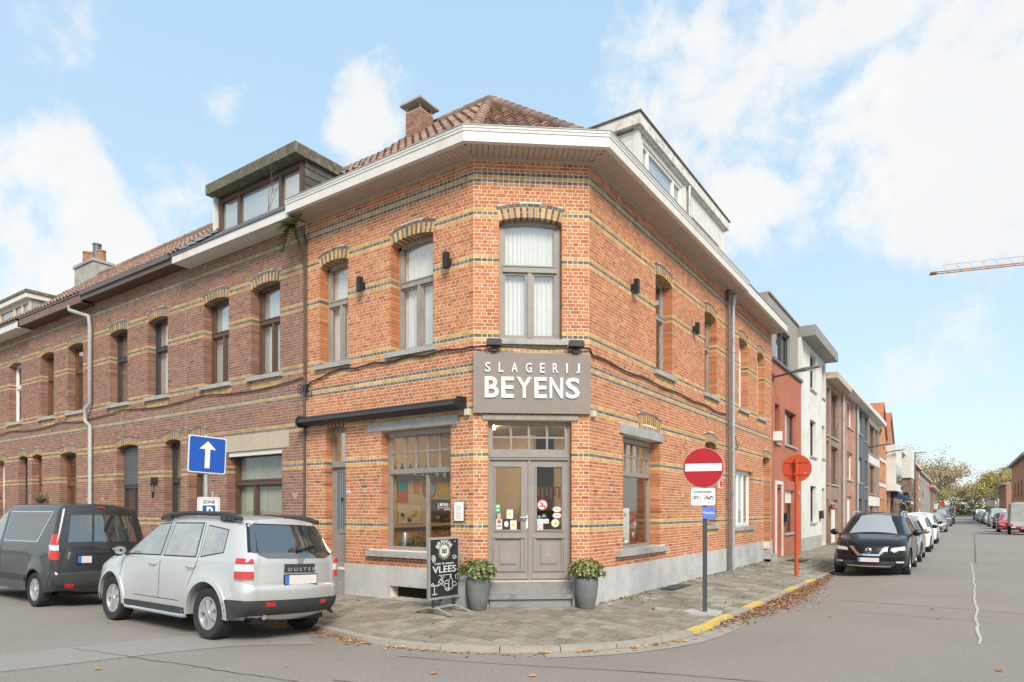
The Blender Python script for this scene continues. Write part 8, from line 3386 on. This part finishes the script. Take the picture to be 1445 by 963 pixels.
for k, (kd, x, y, sc_, lb) in enumerate(TREES):
    t = thing('tree', lb, 'tree', (x, y, 0), 'trees at the end of the street')
    for nm, me in zip(('trunk', 'crown'), kinds[kd]):
        o = bpy.data.objects.new(nm, me)
        COL.objects.link(o)
        o.parent = t
    sc_ *= 1.5
    t.scale = (sc_, sc_, sc_ * (1 if k % 2 else .94))
    t.rotation_euler = (0, 0, k * 1.3)
R2 = random.Random(4)
m = MB()
for _ in range(9000):
    x = R2.uniform(-35, 40)
    y = 292 + R2.uniform(-8, 6)
    z = abs(R2.gauss(0, 1)) * (3.6 + 1.6 * math.sin(x * .4))
    a = Vector((R2.uniform(-1, 1), R2.uniform(-1, 1), R2.uniform(-1, 1))).normalized()
    b = a.cross(Vector((R2.uniform(-1, 1), .3, 1))).normalized()
    c = Vector((x, y, z))
    kk = R2.uniform(.7, 1.2)
    cc = R2.choice(DULL + OLIVE)
    m.col = tuple(v * kk for v in cc)
    m.add([tuple(c + a * .5), tuple(c + b * .35), tuple(c - a * .5), tuple(c - b * .35)], [(0, 1, 2, 3)])
obj('undergrowth', m, MATS['leaf'], kind='stuff')
# clipped green climber beside the far bay
t = thing('conifer', 'dark green columnar shrub by the house front under the blue awning', 'shrub', (-4.3, 73, 0))
m = MB()
for _ in range(900):
    z = R2.uniform(.1, 3.4)
    a = R2.uniform(0, 6.28)
    r_ = .75 * (1 - (z / 3.6) ** 3) * R2.uniform(.6, 1)
    c = Vector((-4.3 + r_ * math.cos(a), 73 + r_ * math.sin(a), z))
    d = Vector((math.cos(a), math.sin(a), R2.uniform(.2, 1.2))).normalized() * .16
    w_ = d.cross(Vector((0, 0, 1))).normalized() * .08
    kk = R2.uniform(.6, 1.2)
    m.col = (.05 * kk, .095 * kk, .03 * kk)
    m.add([tuple(c - w_), tuple(c + d), tuple(c + w_)], [(0, 1, 2)])
obj('crown', m, MATS['leaf'], t)
m = MB()
m.tube([(-4.3, 73, 0), (-4.3, 73, 3)], .08, 6)
obj('trunk', m, MATS['bark'], t)
# traffic signs far off
for x, y, lb, mt_ in ((-2.6, 135, 'orange round sign far down the street on the left', 'sign_orange'), (4.6, 150, 'small white square sign far down the street on the right', 'sign_white')):
    t = thing('far_sign', lb, 'road sign', (x, y, 0), 'traffic signs far down the street')
    m = MB()
    m.tube([(x, y, 0), (x, y, 3.2)], .06, 6)
    obj('pole', m, MATS['galv'], t)
    m = MB()
    F_ = sign_frame((x, y), (0, -1))
    if mt_ == 'sign_orange':
        ngon(F_, m, 0, 2.9, .45, .08, .1, 16)
    else:
        F_.box(m, -.6, .6, .08, .1, 2.5, 3.6)
    obj('panel', m, MATS[mt_], t)
print('objects', len(bpy.data.objects), 'tris', sum(len(o.data.polygons) for o in bpy.data.objects if o.type == 'MESH'))
